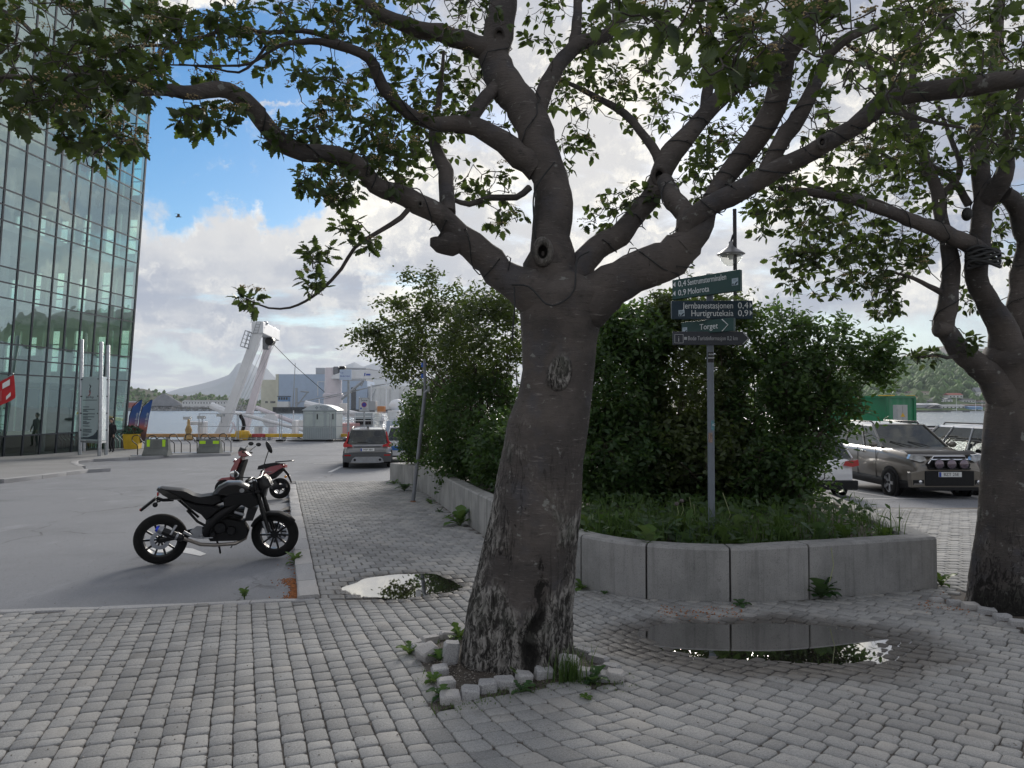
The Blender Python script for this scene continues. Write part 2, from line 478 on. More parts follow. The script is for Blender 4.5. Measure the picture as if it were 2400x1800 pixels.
# asphalt of street, quay and car park: one sheet down to the quay edge
QUAY = 57.5
def sheet(name, xs, ys, zf, m, kind='structure', mask=None):
    X, Y = np.meshgrid(xs, ys)
    Z = zf(X, Y)
    V = np.stack([X.ravel(), Y.ravel(), Z.ravel()], 1)
    nx, ny = len(xs), len(ys)
    i = np.arange(ny - 1)[:, None] * nx + np.arange(nx - 1)[None]
    Fc = np.stack([i, i + 1, i + nx + 1, i + nx], -1).reshape(-1, 4)
    if mask is not None:
        c = V[Fc].mean(1); Fc = Fc[mask(c[:, 0], c[:, 1])]
    return np_mesh(name, V, Fc, m, None, kind, True)
xs = np.concatenate([np.arange(-120, -12, 6), np.arange(-12, 18, 1.0), np.arange(18, 130, 6)])
ys = np.concatenate([np.arange(4.5, 30, 1.0), np.linspace(30, QUAY, 12)])
street = sheet('asphalt_street', xs, ys, lambda X, Y: gz0(Y) - 0.06, m_asphalt)

# planter outline (world x, y), anticlockwise from far left end
PL = [(-3.62, 22.0), (-2.95, 20.2), (-1.99, 17.4), (-1.35, 14.6), (-0.72, 12.0), (-0.12, 9.9), (0.34, 8.5), (0.70, 7.52)]
J = [GP(1362, 1378), GP(1515, 1400), GP(1712, 1409), GP(1897, 1403), GP(2197, 1378)]
PLF = [(p.x, p.y) for p in J]
PLR = [(5.02, 11.6), (5.75, 16.0), (5.2, 20.5)]
PLANT = PL[:-1] + PLF + PLR
KA, KB = GP(724, 1404), GP(684, 1137)          # kerb between street and path
FK0, FK1 = GP(-10, 1433), GP(738, 1405)          # flush kerb in front of the street
kdir = (KB - KA); kdir.z = 0; klen = kdir.length; kdir.normalize()
fdir = (FK1 - FK0); fdir.z = 0; fdir.normalize()
PATH_END = GP(915, 1127).y
PARK_Y = GP(2100, 1190).y
def y_flush(X): return FK0.y + (X - FK0.x) * fdir.y / fdir.x
def x_kerb(Y): return KA.x + (Y - KA.y) * kdir.x / kdir.y
PIT1 = [GP(*q) for q in ((958, 1532), (1036, 1664), (1120, 1652), (1215, 1622), (1330, 1606), (1462, 1608), (1346, 1527), (1200, 1500), (1060, 1492))]
PIT2 = [GP(*q) for q in ((2190, 1408), (2285, 1430), (2345, 1452), (2420, 1486), (2600, 1540), (2760, 1450), (2600, 1380), (2300, 1376))]
PIT1 = [(p.x, p.y) for p in PIT1]; PIT2 = [(p.x, p.y) for p in PIT2]
def paved(X, Y, grow=0.0):
    near = (Y < np.minimum(y_flush(X), 8.5)) & (X < KA.x + 0.1)
    mid = (X > x_kerb(Y) + 0.10 - grow) & (Y < PATH_END) & (X < 3.0)
    right = (X >= 3.0) & (Y < PARK_Y)
    ok = near | mid | right
    ok &= ~in_poly(X, Y, PLANT)
    return ok
xs = np.concatenate([np.arange(-9, -4, 0.5), np.arange(-4, 6, 0.08), np.arange(6, 16, 0.5)])
ys = np.concatenate([np.arange(-2, 2, 0.5), np.arange(2, 9.5, 0.08), np.arange(9.5, PATH_END + 0.3, 0.35)])
paved_ground = sheet('paved_ground', xs, ys, lambda X, Y: gz(X, Y) - 0.013, m_joint,
                     mask=lambda X, Y: ((X > x_kerb(Y)) | (Y < y_flush(X))) & (Y < PATH_END) & ((X < 3) | (Y < PARK_Y)))

# --- curved field of setts in front
Y0 = 4.8
_tx = np.linspace(-12, 16, 2801)
_s = np.clip((_tx + 0.6) / 2.2, 0, 1); _s = _s * _s * (3 - 2 * _s)
_th = np.radians(20 + 27 * _s)
_S = np.concatenate([[0], np.cumsum(np.cos(_th[:-1])) * 0.01]); _T = np.concatenate([[0], np.cumsum(np.sin(_th[:-1])) * 0.01])
_S -= np.interp(0, _tx, _S); _T -= np.interp(0, _tx, _T)
def uv2xy(u, v):
    lo = np.full(u.shape, -11.9); hi = np.full(u.shape, 15.9)
    for _ in range(40):
        m = 0.5 * (lo + hi)
        th = np.interp(m, _tx, _th)
        f = np.interp(m, _tx, _S) + np.tan(th) * (v + np.interp(m, _tx, _T)) - u
        hi = np.where(f > 0, m, hi); lo = np.where(f > 0, lo, m)
    th = np.interp(m, _tx, _th)
    return m, Y0 + (v + np.interp(m, _tx, _T)) / np.cos(th)
rng = np.random.default_rng(7)
quads = []   # corner arrays (4,2) in world xy
uw = 0.119
U0, V0 = [], []
qs = []
for k in range(-60, 75):
    v = -9.0 + rng.random() * 0.15
    while v < 9.0:
        L = rng.choice([0.162, 0.125, 0.092], p=[0.5, 0.3, 0.2]) * rng.uniform(0.95, 1.05)
        qs.append((k * uw, (k + 1) * uw, v, v + L)); v += L
qs = np.array(qs)
jit = lambda n: rng.normal(0, 0.0022, n)
cu = np.stack([qs[:, 0], qs[:, 1], qs[:, 1], qs[:, 0]], 1); cv = np.stack([qs[:, 2], qs[:, 2], qs[:, 3], qs[:, 3]], 1)
cx, cy = uv2xy(cu.ravel(), cv.ravel())
Q1 = np.stack([cx.reshape(-1, 4), cy.reshape(-1, 4)], -1)
c = Q1.mean(1)
half = np.minimum(0.74 * np.abs(c[:, 1]) + 0.9, 9)
ybnd = 7.02 + 0.14 * (c[:, 0] + 1.9)
keep = (c[:, 1] > 2.35) & (c[:, 1] < 9.5) & (np.abs(c[:, 0]) < half)
keep &= np.where(c[:, 0] < x_kerb(c[:, 1]) + 0.1, c[:, 1] < y_flush(c[:, 0]) - 0.07, np.where(c[:, 0] < 0.75, c[:, 1] < ybnd, np.where(c[:, 0] < 4.45, c[:, 1] < 9.0, c[:, 1] < 7.3)))
keep &= ~in_poly(c[:, 0], c[:, 1], PIT1) & ~in_poly(c[:, 0], c[:, 1], PIT2) & ~in_poly(c[:, 0], c[:, 1], PLANT)
Q1 = Q1[keep]
# --- path beyond, rows across the path, stones staggered
def rows(org, d, umin, umax, vmax, w, L):
    n_ = Vector((d.y, -d.x, 0)); o = []
    k = 0; v = 0.0
    while v < vmax:
        u = umin + (0.5 * w if k % 2 else 0)
        while u < umax:
            ww = w * 1.0
            pts = [(u, v), (u + ww, v), (u + ww, v + L), (u, v + L)]
            o.append([(org.x + n_.x * a + d.x * b, org.y + n_.y * a + d.y * b) for a, b in pts]); u += ww
        v += L; k += 1
    return np.array(o)
Q2 = rows(Vector((KA.x + 0.1, 6.4, 0)), kdir, -0.6, 5.6, PATH_END - 6.0, 0.158, 0.196)
c = Q2.mean(1)
lim = x_kerb(Q2[..., 1]) + 0.112
Q2[..., 0] = np.maximum(Q2[..., 0], lim)
c = Q2.mean(1)
keep = (Q2[:, 1, 0] - Q2[:, 0, 0] > 0.045) & (c[:, 0] > x_kerb(c[:, 1]) + 0.112) & (c[:, 1] > np.maximum(7.02 + 0.14 * (c[:, 0] + 1.9), y_flush(KA.x) + 0.05)) & (c[:, 1] < PATH_END - 0.05) & (c[:, 0] < 0.75) & ~in_poly(c[:, 0], c[:, 1], PLANT)
Q2 = Q2[keep]
Q3 = rows(Vector((4.3, 7.2, 0)), Vector((0.06, 0.998, 0)), -0.4, 6.5, PARK_Y - 7.25, 0.158, 0.15)
c = Q3.mean(1)
keep = (c[:, 0] > 4.45) & (c[:, 1] > 7.3) & (c[:, 1] < PARK_Y - 0.05) & ~in_poly(c[:, 0], c[:, 1], PLANT) & ~in_poly(c[:, 0], c[:, 1], PIT2)
Q3 = Q3[keep]
def paver_verts(Q, joint, ch, top, tilt):
    """each quad -> 24 verts: top ring (8), shoulder ring (8), foot ring (8)"""
    n = len(Q)
    ctr = Q.mean(1, keepdims=True)
    e = np.roll(Q, -1, 1) - Q
    L = np.linalg.norm(e, axis=2, keepdims=True)
    eu = e / L
    pv = np.roll(eu, 1, 1)
    ins = Q + (eu - pv) * (joint / 2) * rng.uniform(0.6, 1.5, (n, 4, 1))       # inset corner
    ins = ins + rng.normal(0, 0.002, ins.shape)
    e = np.roll(ins, -1, 1) - ins
    eu = e / np.linalg.norm(e, axis=2, keepdims=True); pv = np.roll(eu, 1, 1)
    cut = rng.uniform(0.008, 0.02, (n, 4, 1))
    ring = np.stack([ins - pv * cut, ins + eu * cut], 2).reshape(n, 8, 2)
    inner = ctr + (ring - ctr) * (1 - 2 * ch / 0.13)
    dz = rng.normal(0, 0.0020, (n, 1)); tx = rng.normal(0, tilt, (n, 1)); ty = rng.normal(0, tilt, (n, 1))
    def z(r, off):
        return gz(r[..., 0], r[..., 1]) + off + dz + (r[..., 0] - ctr[..., 0]) * tx + (r[..., 1] - ctr[..., 1]) * ty
    A = np.concatenate([inner, z(inner, top)[..., None]], -1)
    B = np.concatenate([ring, z(ring, top - 0.0036)[..., None]], -1)
    C_ = np.concatenate([ring, z(ring, top - 0.05)[..., None]], -1)
    return np.concatenate([A, B, C_], 1)
def paver_faces():
    fs = [(0, 1, 2, 3), (0, 3, 4, 7), (4, 5, 6, 7)]
    for q in range(8):
        fs.append((8 + q, 8 + (q + 1) % 8, (q + 1) % 8, q))
        fs.append((16 + q, 16 + (q + 1) % 8, 8 + (q + 1) % 8, 8 + q))
    return np.array(fs)
PF = paver_faces()
V1 = paver_verts(Q1, 0.0066, 0.0038, 0.0, 0.006)
V2 = paver_verts(Q2, 0.011, 0.006, 0.0, 0.005)
V3 = paver_verts(Q3, 0.011, 0.006, 0.0, 0.005)
T1, T2, T3 = (np.clip(rng.normal(0.5, 0.2, len(v)), 0, 1) for v in (V1, V2, V3))
# the setts that show largest are single pieces, the rest one field
c1 = Q1.mean(1)
big = (np.abs(c1[:, 0] / c1[:, 1]) < 0.70) & (c1[:, 1] > 2.95)
area = np.linalg.norm(Q1[:, 1] - Q1[:, 0], axis=1) * np.linalg.norm(Q1[:, 2] - Q1[:, 1], axis=1)
score = np.where(big, area / c1[:, 1] ** 3, 0)
sel = np.zeros(len(Q1), bool); sel[np.argsort(-score)[:298]] = True
for k in np.nonzero(sel)[0]:
    np_mesh('sett', V1[k], PF, m_paver, paved_ground, None, False, {'tone': np.full(24, T1[k])})
def field(name, V, T):
    n = len(V)
    Fc = (PF[None] + (np.arange(n) * 24)[:, None, None]).reshape(-1, 4)
    return np_mesh(name, V.reshape(-1, 3), Fc, m_paver, paved_ground, 'stuff', False, {'tone': np.repeat(T, 24)})
field('sett_field', V1[~sel], T1[~sel])
field('path_sett_field', V2, T2)
field('side_sett_field', V3, T3)

# --- kerbs
def stone_box(bm, a, b, w, h, bury=0.15, top=None, rough_=0.006, seed=0):
    """rough hewn kerb stone from a to b (its centre line), top at z of a/b"""
    r = random.Random(seed)
    d = (b - a); L = d.length; d.normalize(); n = Vector((d.y, -d.x, 0)).normalized()
    secs = []
    for k in range(5):
        p = a.lerp(b, k / 4)
        j = lambda: r.uniform(-rough_, rough_)
        ch = 0.012
        ring = [p - n * (w / 2 + j()) + Vector((0, 0, -bury)), p - n * (w / 2 + j()) + Vector((0, 0, -ch)), p - n * (w / 2 - ch + j()) + Vector((0, 0, j() * .5)),
                p + n * (w / 2 - ch + j()) + Vector((0, 0, j() * .5)), p + n * (w / 2 + j()) + Vector((0, 0, -ch)), p + n * (w / 2 + j()) + Vector((0, 0, -bury))]
        secs.append(ring)
    bm.loft(secs, True)
def tone_obj(o, v):
    me = o.data; a = me.attributes.new('tone', 'FLOAT', 'POINT'); a.data.foreach_set('value', [v] * len(me.vertices)); return o
kerb = thing('stone_kerb', 'pale granite kerb between the asphalt street and the paved path', 'kerb', (0, 0, 0))
s = 0.0; k = 0
while s < klen:
    L = [0.72, 0.95, 1.0, 0.92, 1.1][k % 5]
    a = KA + kdir * (s + 0.006); b = KA + kdir * min(s + L - 0.006, klen)
    a.z = float(gz(a.x, a.y)) + 0.035; b.z = float(gz(b.x, b.y)) + 0.035
    mb = MB(); stone_box(mb, a, b, 0.19, 0.1, seed=k)
    tone_obj(mb.build('kerb_stone', m_granite, kerb, 40, fixn=True), random.Random(k).uniform(0.45, 0.8)); s += L; k += 1
fk = thing('flush_kerb', 'flush granite kerb strip across the near end of the asphalt', 'kerb', (0, 0, 0))
s = -3.0; Lf = (FK1 - FK0).length
k = 0
while s < Lf - 0.05:
    L = [1.3, 1.05, 1.5][k % 3]
    a = FK0 + fdir * (s + 0.004); b = FK0 + fdir * min(s + L - 0.004, Lf)
    a.z = float(gz(a.x, a.y)) + 0.004; b.z = float(gz(b.x, b.y)) + 0.004
    mb = MB(); stone_box(mb, a, b, 0.11, 0.1, seed=50 + k)
    tone_obj(mb.build('kerb_stone', m_granite, fk, 40, fixn=True), random.Random(90 + k).uniform(0.35, 0.6)); s += L; k += 1

# --- puddles: level sheets of water lying in the two hollows
def watermat(name, tint, rough):
    m = bpy.data.materials.new(name); m.use_nodes = True
    b = m.node_tree.nodes['Principled BSDF']; t = m.node_tree
    b.inputs['Base Color'].default_value = (*tint, 1); b.inputs['Roughness'].default_value = rough
    b.inputs['IOR'].default_value = 3.6; b.inputs['Specular IOR Level'].default_value = 0.9
    return m
m_pud = watermat('puddle_water', (0.022, 0.02, 0.017), 0.015)
for k, (cx, cy, rx, ry, dp) in enumerate(PUD):
    lev = float(gz(cx, cy)) + 0.023
    mb = MB(); n = 64; pts = []
    r_ = random.Random(3 + k); ph = [r_.uniform(0, 6.28) for _ in range(6)]
    for q in range(n):
        th = 2 * math.pi * q / n
        w = 1.12 + 0.06 * math.sin(2 * th + ph[0]) + 0.07 * math.sin(3 * th + ph[1]) + 0.05 * math.sin(5 * th + ph[2]) + 0.03 * math.sin(9 * th + ph[3])
        pts.append((cx + rx * w * math.cos(th), cy + ry * w * math.sin(th), lev))
    mb.add(pts, [tuple(range(n))])
    o = mb.build('puddle', m_pud, None, 0)
    tag(o, ['small bright puddle on the path mirroring the sky', 'large dark puddle in front of the concrete planter'][k], 'puddle', None, 'structure')

# --- tree pits with granite edging setts
def sett_block(name, c, size, rz, tilt, parent, tone, seed):
    r = random.Random(seed)
    mb = MB()
    sx, sy, sz = size
    M = Matrix.Translation(c) @ Matrix.Rotation(rz, 4, 'Z') @ Matrix.Rotation(tilt[0], 4, 'X') @ Matrix.Rotation(tilt[1], 4, 'Y')
    secs = []
    for z, f in ((-sz * 0.5, 1.0), (sz * 0.38, 1.0), (sz * 0.5, 0.86)):
        ring = []
        for (ax, ay) in ((-1, -.8), (-.8, -1), (.8, -1), (1, -.8), (1, .8), (.8, 1), (-.8, 1), (-1, .8)):
            ring.append(M @ Vector((ax * sx / 2 * f + r.uniform(-.007, .007), ay * sy / 2 * f + r.uniform(-.007, .007), z + r.uniform(-.005, .005))))
        secs.append(ring)
    mb.loft(secs, True)
    return tone_obj(mb.build(name, m_granite, parent, 25, fixn=True), tone)
def pit(name, poly, label, stones, extra):
    mb = MB()
    n = len(poly)
    cx = sum(p[0] for p in poly) / n; cy = sum(p[1] for p in poly) / n
    rgs = []
    for f in (1.02, 0.8, 0.55, 0.3, 0.08):
        rgs.append([(cx + (x - cx) * f, cy + (y - cy) * f, float(gz(cx + (x - cx) * f, cy + (y - cy) * f)) - 0.012 + 0.035 * (1 - f) + random.Random(int(f * 100) + k).uniform(-.008, .008)) for k, (x, y) in enumerate(poly)])
    mb.loft(rgs, True, True)
    o = mb.build(name, m_soil, None, 0, fixn=True)
    o['kind'] = 'structure'; o['label'] = label
    for k, (px, py, sx, sy, sz, rz, t0, t1, up) in enumerate(stones):
        p = GG(px, py)
        sett_block('edging_sett', p + Vector((0, 0, up + (.008 if up < 0 else 0))), (sx * .9, sy * .9, sz * .9), rz, (t0, t1), o, random.Random(k).uniform(0.45, 0.85), k + extra)
    return o
ST1 = [(972, 1522, .12, .09, .12, .5, 0, 0, -.02), (984, 1536, .13, .09, .12, .6, .1, .1, -.01), (1002, 1553, .14, .12, .12, .7, .25, -.3, 0.03), (1057, 1566, .11, .10, .17, .2, .12, .05, .065),
       (1031, 1592, .11, .10, .11, .3, .1, -.1, 0.005), (1046, 1618, .11, .10, .11, .25, 0, 0, -.01), (1055, 1648, .13, .11, .12, .15, .05, 0, -.015), (1102, 1640, .12, .11, .12, .2, 0, .1, -.01), (1142, 1626, .12, .11, .12, .18, 0, 0, -.01),
       (1182, 1617, .13, .11, .12, .15, 0, .05, -.015), (1226, 1606, .11, .10, .12, .25, 0, .1, -.01), (1273, 1596, .13, .12, .12, .3, .1, .2, .005), (1333, 1588, .14, .13, .16, -.1, .15, .1, .035), (1368, 1596, .10, .10, .12, -.1, 0, 0, -.005),
       (1403, 1597, .12, .10, .12, .0, .1, .2, -.015), (1441, 1598, .12, .10, .12, -.2, 0, .1, -.01), (1432, 1576, .13, .08, .12, -.6, 0, 0, -.03), (1400, 1556, .16, .08, .12, -.65, 0, 0, -.03), (1368, 1540, .16, .08, .12, -.65, 0, 0, -.03), (1340, 1527, .14, .08, .12, -.6, 0, 0, -.03),
       (1049, 1497, .14, .08, .12, .35, 0, .1, -.02), (1085, 1490, .14, .08, .12, .2, 0, 0, -.03), (1010, 1506, .14, .08, .12, .35, 0, 0, -.03)]
ST2 = [(2195, 1408, .13, .09, .12, -.1, 0, 0, -.03), (2238, 1416, .14, .10, .12, -.15, 0, 0, -.02), (2275, 1424, .15, .11, .12, -.2, .1, 0, -.015), (2312, 1434, .15, .11, .12, -.25, 0, .1, -.015), (2350, 1449, .15, .11, .12, -.3, 0, 0, -.02), (2386, 1464, .14, .11, .12, -.4, 0, 0, -.02), (2425, 1482, .14, .11, .12, -.5, 0, 0, -.02), (2470, 1500, .14, .11, .12, -.5, 0, 0, -.02)]
pit1 = pit('tree_pit', PIT1, 'earth pit with tilted granite setts round the middle tree', ST1, 0)
pit2 = pit('tree_pit', PIT2, 'earth pit edged with granite setts at the right tree', ST2, 40)
# gravel in the pits and grit on the paving: pebbles nobody could count
def pebbles(name, pts, rad, m, kind='stuff'):
    base = np.array([(1, 0, 0), (-1, 0, 0), (0, 1, 0), (0, -1, 0), (0, 0, 1), (0, 0, -1)], float) * np.array((1, 0.8, 0.6))
    fb = np.array([(0, 2, 4), (2, 1, 4), (1, 3, 4), (3, 0, 4), (2, 0, 5), (1, 2, 5), (3, 1, 5), (0, 3, 5)])
    n = len(pts)
    rr = rng.uniform(rad[0], rad[1], (n, 1, 1)); a = rng.uniform(0, 6.28, n)
    B = np.repeat(base[None], n, 0) * rr * rng.uniform(0.7, 1.3, (n, 6, 1))
    c, s = np.cos(a)[:, None], np.sin(a)[:, None]
    X = B[..., 0] * c - B[..., 1] * s; Yv = B[..., 0] * s + B[..., 1] * c
    V = np.stack([X, Yv, B[..., 2]], -1) + np.asarray(pts)[:, None]
    Fc = (fb[None] + (np.arange(n) * 6)[:, None, None]).reshape(-1, 3)
    o = np_mesh(name, V.reshape(-1, 3), Fc, m, None, kind, True)
    return o
m_grit = mat('grit', (0.26, 0.24, 0.215), 0.9, 0, 0.55, 40)
pts = []
while len(pts) < 1500:
    x, y = rng.uniform(-0.95, 0.95), rng.uniform(3.9, 5.4)
    if in_poly(np.array([x]), np.array([y]), PIT1)[0]: pts.append((x, y, float(gz(x, y)) + 0.004 + 0.02 * rng.random()))
for _ in range(1300):
    q = PUD[rng.integers(0, 2)]; a = rng.uniform(0, 6.28); r = rng.uniform(0.95, 1.5)
    x, y = q[0] + q[2] * r * math.cos(a), q[1] + q[3] * r * math.sin(a)
    pts.append((x, y, float(gz(x, y)) + 0.002))
for _ in range(1500):
    y = rng.uniform(2.9, 7.0) ; x = rng.uniform(-0.7, 0.7) * y
    pts.append((x, y, float(gz(x, y)) + 0.001))
o = pebbles('loose_gravel', pts, (0.0025, 0.0075), m_grit)
tag(o, 'loose grit in the tree pit and round the puddles', 'gravel')
# rusty needle litter in the gutter along the kerb and elsewhere
m_litter = mat('litter', (0.34, 0.13, 0.045), 0.9, 0, 0.5, 30)
pts = []
for _ in range(1500):
    s = rng.uniform(0.02, 1.25) if rng.random() < 0.85 else rng.uniform(1.2, 8)
    p = KA + kdir * s
    off = 0.10 + abs(rng.normal(0, 0.055)) * (1 + 0.5 * math.sin(s * 7))
    x, y = p.x - off, p.y + rng.normal(0, 0.03)
    pts.append((x, y, float(gz0(y)) - 0.056))
for _ in range(330):
    p = GP(rng.uniform(1540, 1740), rng.normal(1432, 8)) if rng.random() < 0.55 else GP(rng.uniform(2150, 2350), rng.normal(1418, 10))
    pts.append((p.x, p.y, float(gz(p.x, p.y)) + 0.003))
o = pebbles('leaf_litter', pts, (0.003, 0.012), m_litter)
tag(o, 'rusty brown leaf litter along the kerb', 'litter')

# --- pavement on the far left with its kerb
def poly_kerb(pts, w=0.22, up=0.12):
    pass
WPX = [(-260, 1150), (0, 1128), (90, 1118), (200, 1104), (255, 1101)]
NOT = [(192, 1096), (172, 1089), (176, 1083), (215, 1079), (300, 1075), (370, 1071), (440, 1068), (540, 1065)]
near_e = [GP(*q) for q in WPX]; notch = [GP(*q) for q in NOT]
walk = [(p.x, p.y) for p in near_e[:-1]] + [(p.x, p.y) for p in notch]
back = [(notch[-1].x - 1.0, notch[-1].y + 6), (-24, 50), (-40, 50), (-40, walk[0][1])]
mb = MB()
pol = walk + back
k = len(pol)
mb.add([(x, y, float(gz0(y)) + 0.05) for x, y in pol] + [(x, y, float(gz0(y)) - 0.2) for x, y in pol], [tuple(range(k))] + [(j, k + j, k + (j + 1) % k, (j + 1) % k) for j in range(k)])
sw = mb.build('pavement', m_walk, None, 0, fixn=True); sw['kind'] = 'structure'
m_plain_g = ground_mat('kerb_granite_far', (0.26, 0.26, 0.27), (0.38, 0.38, 0.38), 90, 0.5, stain=False)
kb = thing('pavement_kerb', 'low granite kerb round the pavement in front of the glass building', 'kerb', (0, 0, 0))
def run_kerb(pl):
    for a, b in zip(pl[:-1], pl[1:]):
        d = b - a; nseg = max(1, int(d.length / 1.1))
        for q in range(nseg):
            p, r = a.lerp(b, q / nseg), a.lerp(b, (q + 1) / nseg - 0.008)
            p.z = float(gz0(p.y)) + 0.065; r.z = float(gz0(r.y)) + 0.065
            mb = MB(); stone_box(mb, p, r, 0.24, 0.1, 0.3, seed=q)
            mb.build('kerb_stone', m_plain_g, kb, 40, fixn=True)
run_kerb(near_e[1:]); run_kerb(notch)

# --- painted lines
def stripe(name, a, b, w, parent, m_=None):
    a, b = Vector(a), Vector(b); d = (b - a); d.z = 0; d.normalize(); n = Vector((d.y, -d.x, 0)) * w / 2
    vs = []
    N = max(2, int((b - a).length / 1.5))
    for k in range(N + 1):
        p = a.lerp(b, k / N)
        for s_ in (-1, 1):
            q = p + n * s_; vs.append((q.x, q.y, float(gz0(q.y)) - 0.055))
    mb = MB(); mb.add(vs, [(2 * k, 2 * k + 1, 2 * k + 3, 2 * k + 2) for k in range(N)])
    return mb.build(name, m_ or m_line, parent, 0)
for (ax, ay, bx, by, w) in ((1930, 1164, 2420, 1161, .1), (1995, 1146, 2105, 1162, .1), (2130, 1134, 2330, 1157, .1), (1905, 1138, 1975, 1147, .1), (772, 1103, 800, 1090, .14), (735, 1083, 790, 1082, .12), (628, 1049, 668, 1047, .15)):
    stripe('painted_line', GP(ax, ay), GP(bx, by), w, street)

mk_ = [GP(*q) for q in ((352, 1276), (398, 1270), (452, 1276), (484, 1288), (470, 1293), (444, 1288), (420, 1284), (372, 1285))]
mb = MB(); mb.add([(q.x, q.y, q.z - 0.055) for q in mk_], [tuple(range(len(mk_)))]); mb.build('white_mark', m_line, street, 0)  # irregular white patch on the asphalt under the motorcycle

m_tar = mat('tar_seam', (.05, .05, .052), .7, 0, .3, 8)
for (a_, b_, w_) in (((455, 1066), (846, 1065), .07),):
    stripe('tar_seam', GP(*a_), GP(*b_), w_, street, m_tar)
pts = []
for _ in range(1600):
    y = rng.uniform(7.6, 15); x = rng.uniform(-.72 * y, x_kerb(y) - .12)
    pts.append((x, y, float(gz0(y)) - .059))
o = pebbles('street_grit', pts, (.002, .0065), m_grit); tag(o, 'loose grit scattered on the asphalt street', 'gravel')
# ================================================================== water, land and everything across the harbour
WZ = -3.8
m_sea = bpy.data.materials.new('sea_water'); m_sea.use_nodes = True
t = m_sea.node_tree; b = t.nodes['Principled BSDF']
b.inputs['Base Color'].default_value = (0.16, 0.20, 0.225, 1); b.inputs['Roughness'].default_value = 0.22; b.inputs['IOR'].default_value = 1.7
pos = nd(t, 'ShaderNodeNewGeometry').outputs['Position']
pv = vmth(t, 'MULTIPLY', pos, (0.35, 0.9, 1)).outputs[0]
h = mth(t, 'ADD', noise(t, pv, 0.9, 6, 0.65, 0.4), mth(t, 'MULTIPLY', noise(t, pv, 0.12, 4, 0.6), 2.0))
t.links.new(nd(t, 'ShaderNodeBump', i={'Height': h, 'Strength': 0.55, 'Distance': 1.0}).outputs[0], b.inputs['Normal'])
xs = np.array([-7000, -1500, -400, -100, 0, 100, 400, 1500, 7000.]); ys = np.array([QUAY + 0.01, 80, 140, 300, 700, 1500, 4000, 7900.])
sea = sheet('sea', xs, ys, lambda X, Y: np.full(X.shape, WZ), m_sea)
mb = MB()
mb.box(-120, 130, QUAY - 0.4, QUAY, WZ - 0.8, -1.012)
qw = mb.build('quay_wall', mat('quay_concrete', (0.2, 0.195, 0.185), 0.85, 0, 0.2, 0.8), None); qw['kind'] = 'structure'
mb = MB(); mb.box(-7000, 7000, 7890, 7900, WZ - 3, WZ); mb.box(-7000, 7000, -60, 7900, WZ - 4.4, WZ - 4.2)
sb = mb.build('seabed', m_soil, None, 0); sb['kind'] = 'structure'

def land_mat(name, greens, rock, rocky=0.5, sc_=0.02):
    m = bpy.data.materials.new(name); m.use_nodes = True
    t = m.node_tree; b = t.nodes['Principled BSDF']
    g = nd(t, 'ShaderNodeNewGeometry'); pos = g.outputs['Position']
    n1 = noise(t, pos, sc_ * 4, 7, 0.65); n2 = noise(t, pos, sc_, 6, 0.65, 0.5); n3 = noise(t, pos, sc_ * 20, 4, 0.6)
    col = mixc(t, smooth(t, n1, 0.35, 0.65), greens[0], greens[1])
    col = mixc(t, mth(t, 'MULTIPLY', smooth(t, n3, 0.45, 0.7), 0.5), col, greens[2])
    z = nd(t, 'ShaderNodeSeparateXYZ', i={0: pos}).outputs[2]
    up = nd(t, 'ShaderNodeAttribute', attribute_name='up').outputs['Fac']
    rk = smooth(t, mth(t, 'ADD', mth(t, 'MULTIPLY', n2, 0.9), mth(t, 'MULTIPLY', up, 0.35)), 0.60, 0.70)
    col = mixc(t, mth(t, 'MULTIPLY', rk, rocky), col, mixc(t, n3, tuple(x * .7 for x in rock), rock))
    t.links.new(col, b.inputs['Base Color']); b.inputs['Roughness'].default_value = 0.95; b.inputs['Specular IOR Level'].default_value = 0.1
    return m
def ridge(name, sky, Y0_, Y1_, base, m, nx=160, ny=26, rough_=0.06, power=1.0, seed=0, back=True):
    """land whose skyline seen from the quay follows px points; rises from Y0_ to Y1_ then falls away"""
    px = np.array([p[0] for p in sky], float); py = np.array([p[1] for p in sky], float)
    xs_ = np.linspace(px[0], px[-1], nx)
    hy = np.interp(xs_, px, py)
    a = (xs_ - 1200) / F
    top = CAMZ + (950 - hy) / F * Y1_
    r = np.random.default_rng(seed)
    t_ = np.linspace(0, 1.25, ny)
    V = np.zeros((ny, nx, 3)); U = np.zeros((ny, nx))
    bump_ = np.zeros((ny, nx))
    gx, gy = np.meshgrid(np.linspace(0, nx / 10, nx), np.linspace(0, ny / 5, ny))
    for q in range(5):
        f = 1.7 ** q
        ph = r.uniform(0, 6.28, 4)
        bump_ += np.sin(gx * f * 1.1 + ph[0] + 1.3 * np.sin(gy * f + ph[1])) * np.cos(gy * f * 0.9 + ph[2] + np.sin(gx * f * .7 + ph[3])) / f
    for j, tt in enumerate(t_):
        Yj = Y0_ + (Y1_ - Y0_) * tt
        if tt <= 1: f = tt ** power
        else: f = 1 - ((tt - 1) / 0.25) * 0.5
        z = base + (top - base) * f
        z = z + bump_[j] * rough_ * (top - base) * (1 - abs(2 * min(tt, 1) - 1)) * (1 if tt < 1 else 0)
        V[j, :, 0] = a * Yj; V[j, :, 1] = Yj; V[j, :, 2] = z
        U[j] = f
    i = np.arange(ny - 1)[:, None] * nx + np.arange(nx - 1)[None]
    Fc = np.stack([i, i + 1, i + nx + 1, i + nx], -1).reshape(-1, 4)
    o = np_mesh(name, V.reshape(-1, 3), Fc, m, None, 'structure', True, {'up': U.ravel()})
    return o, V
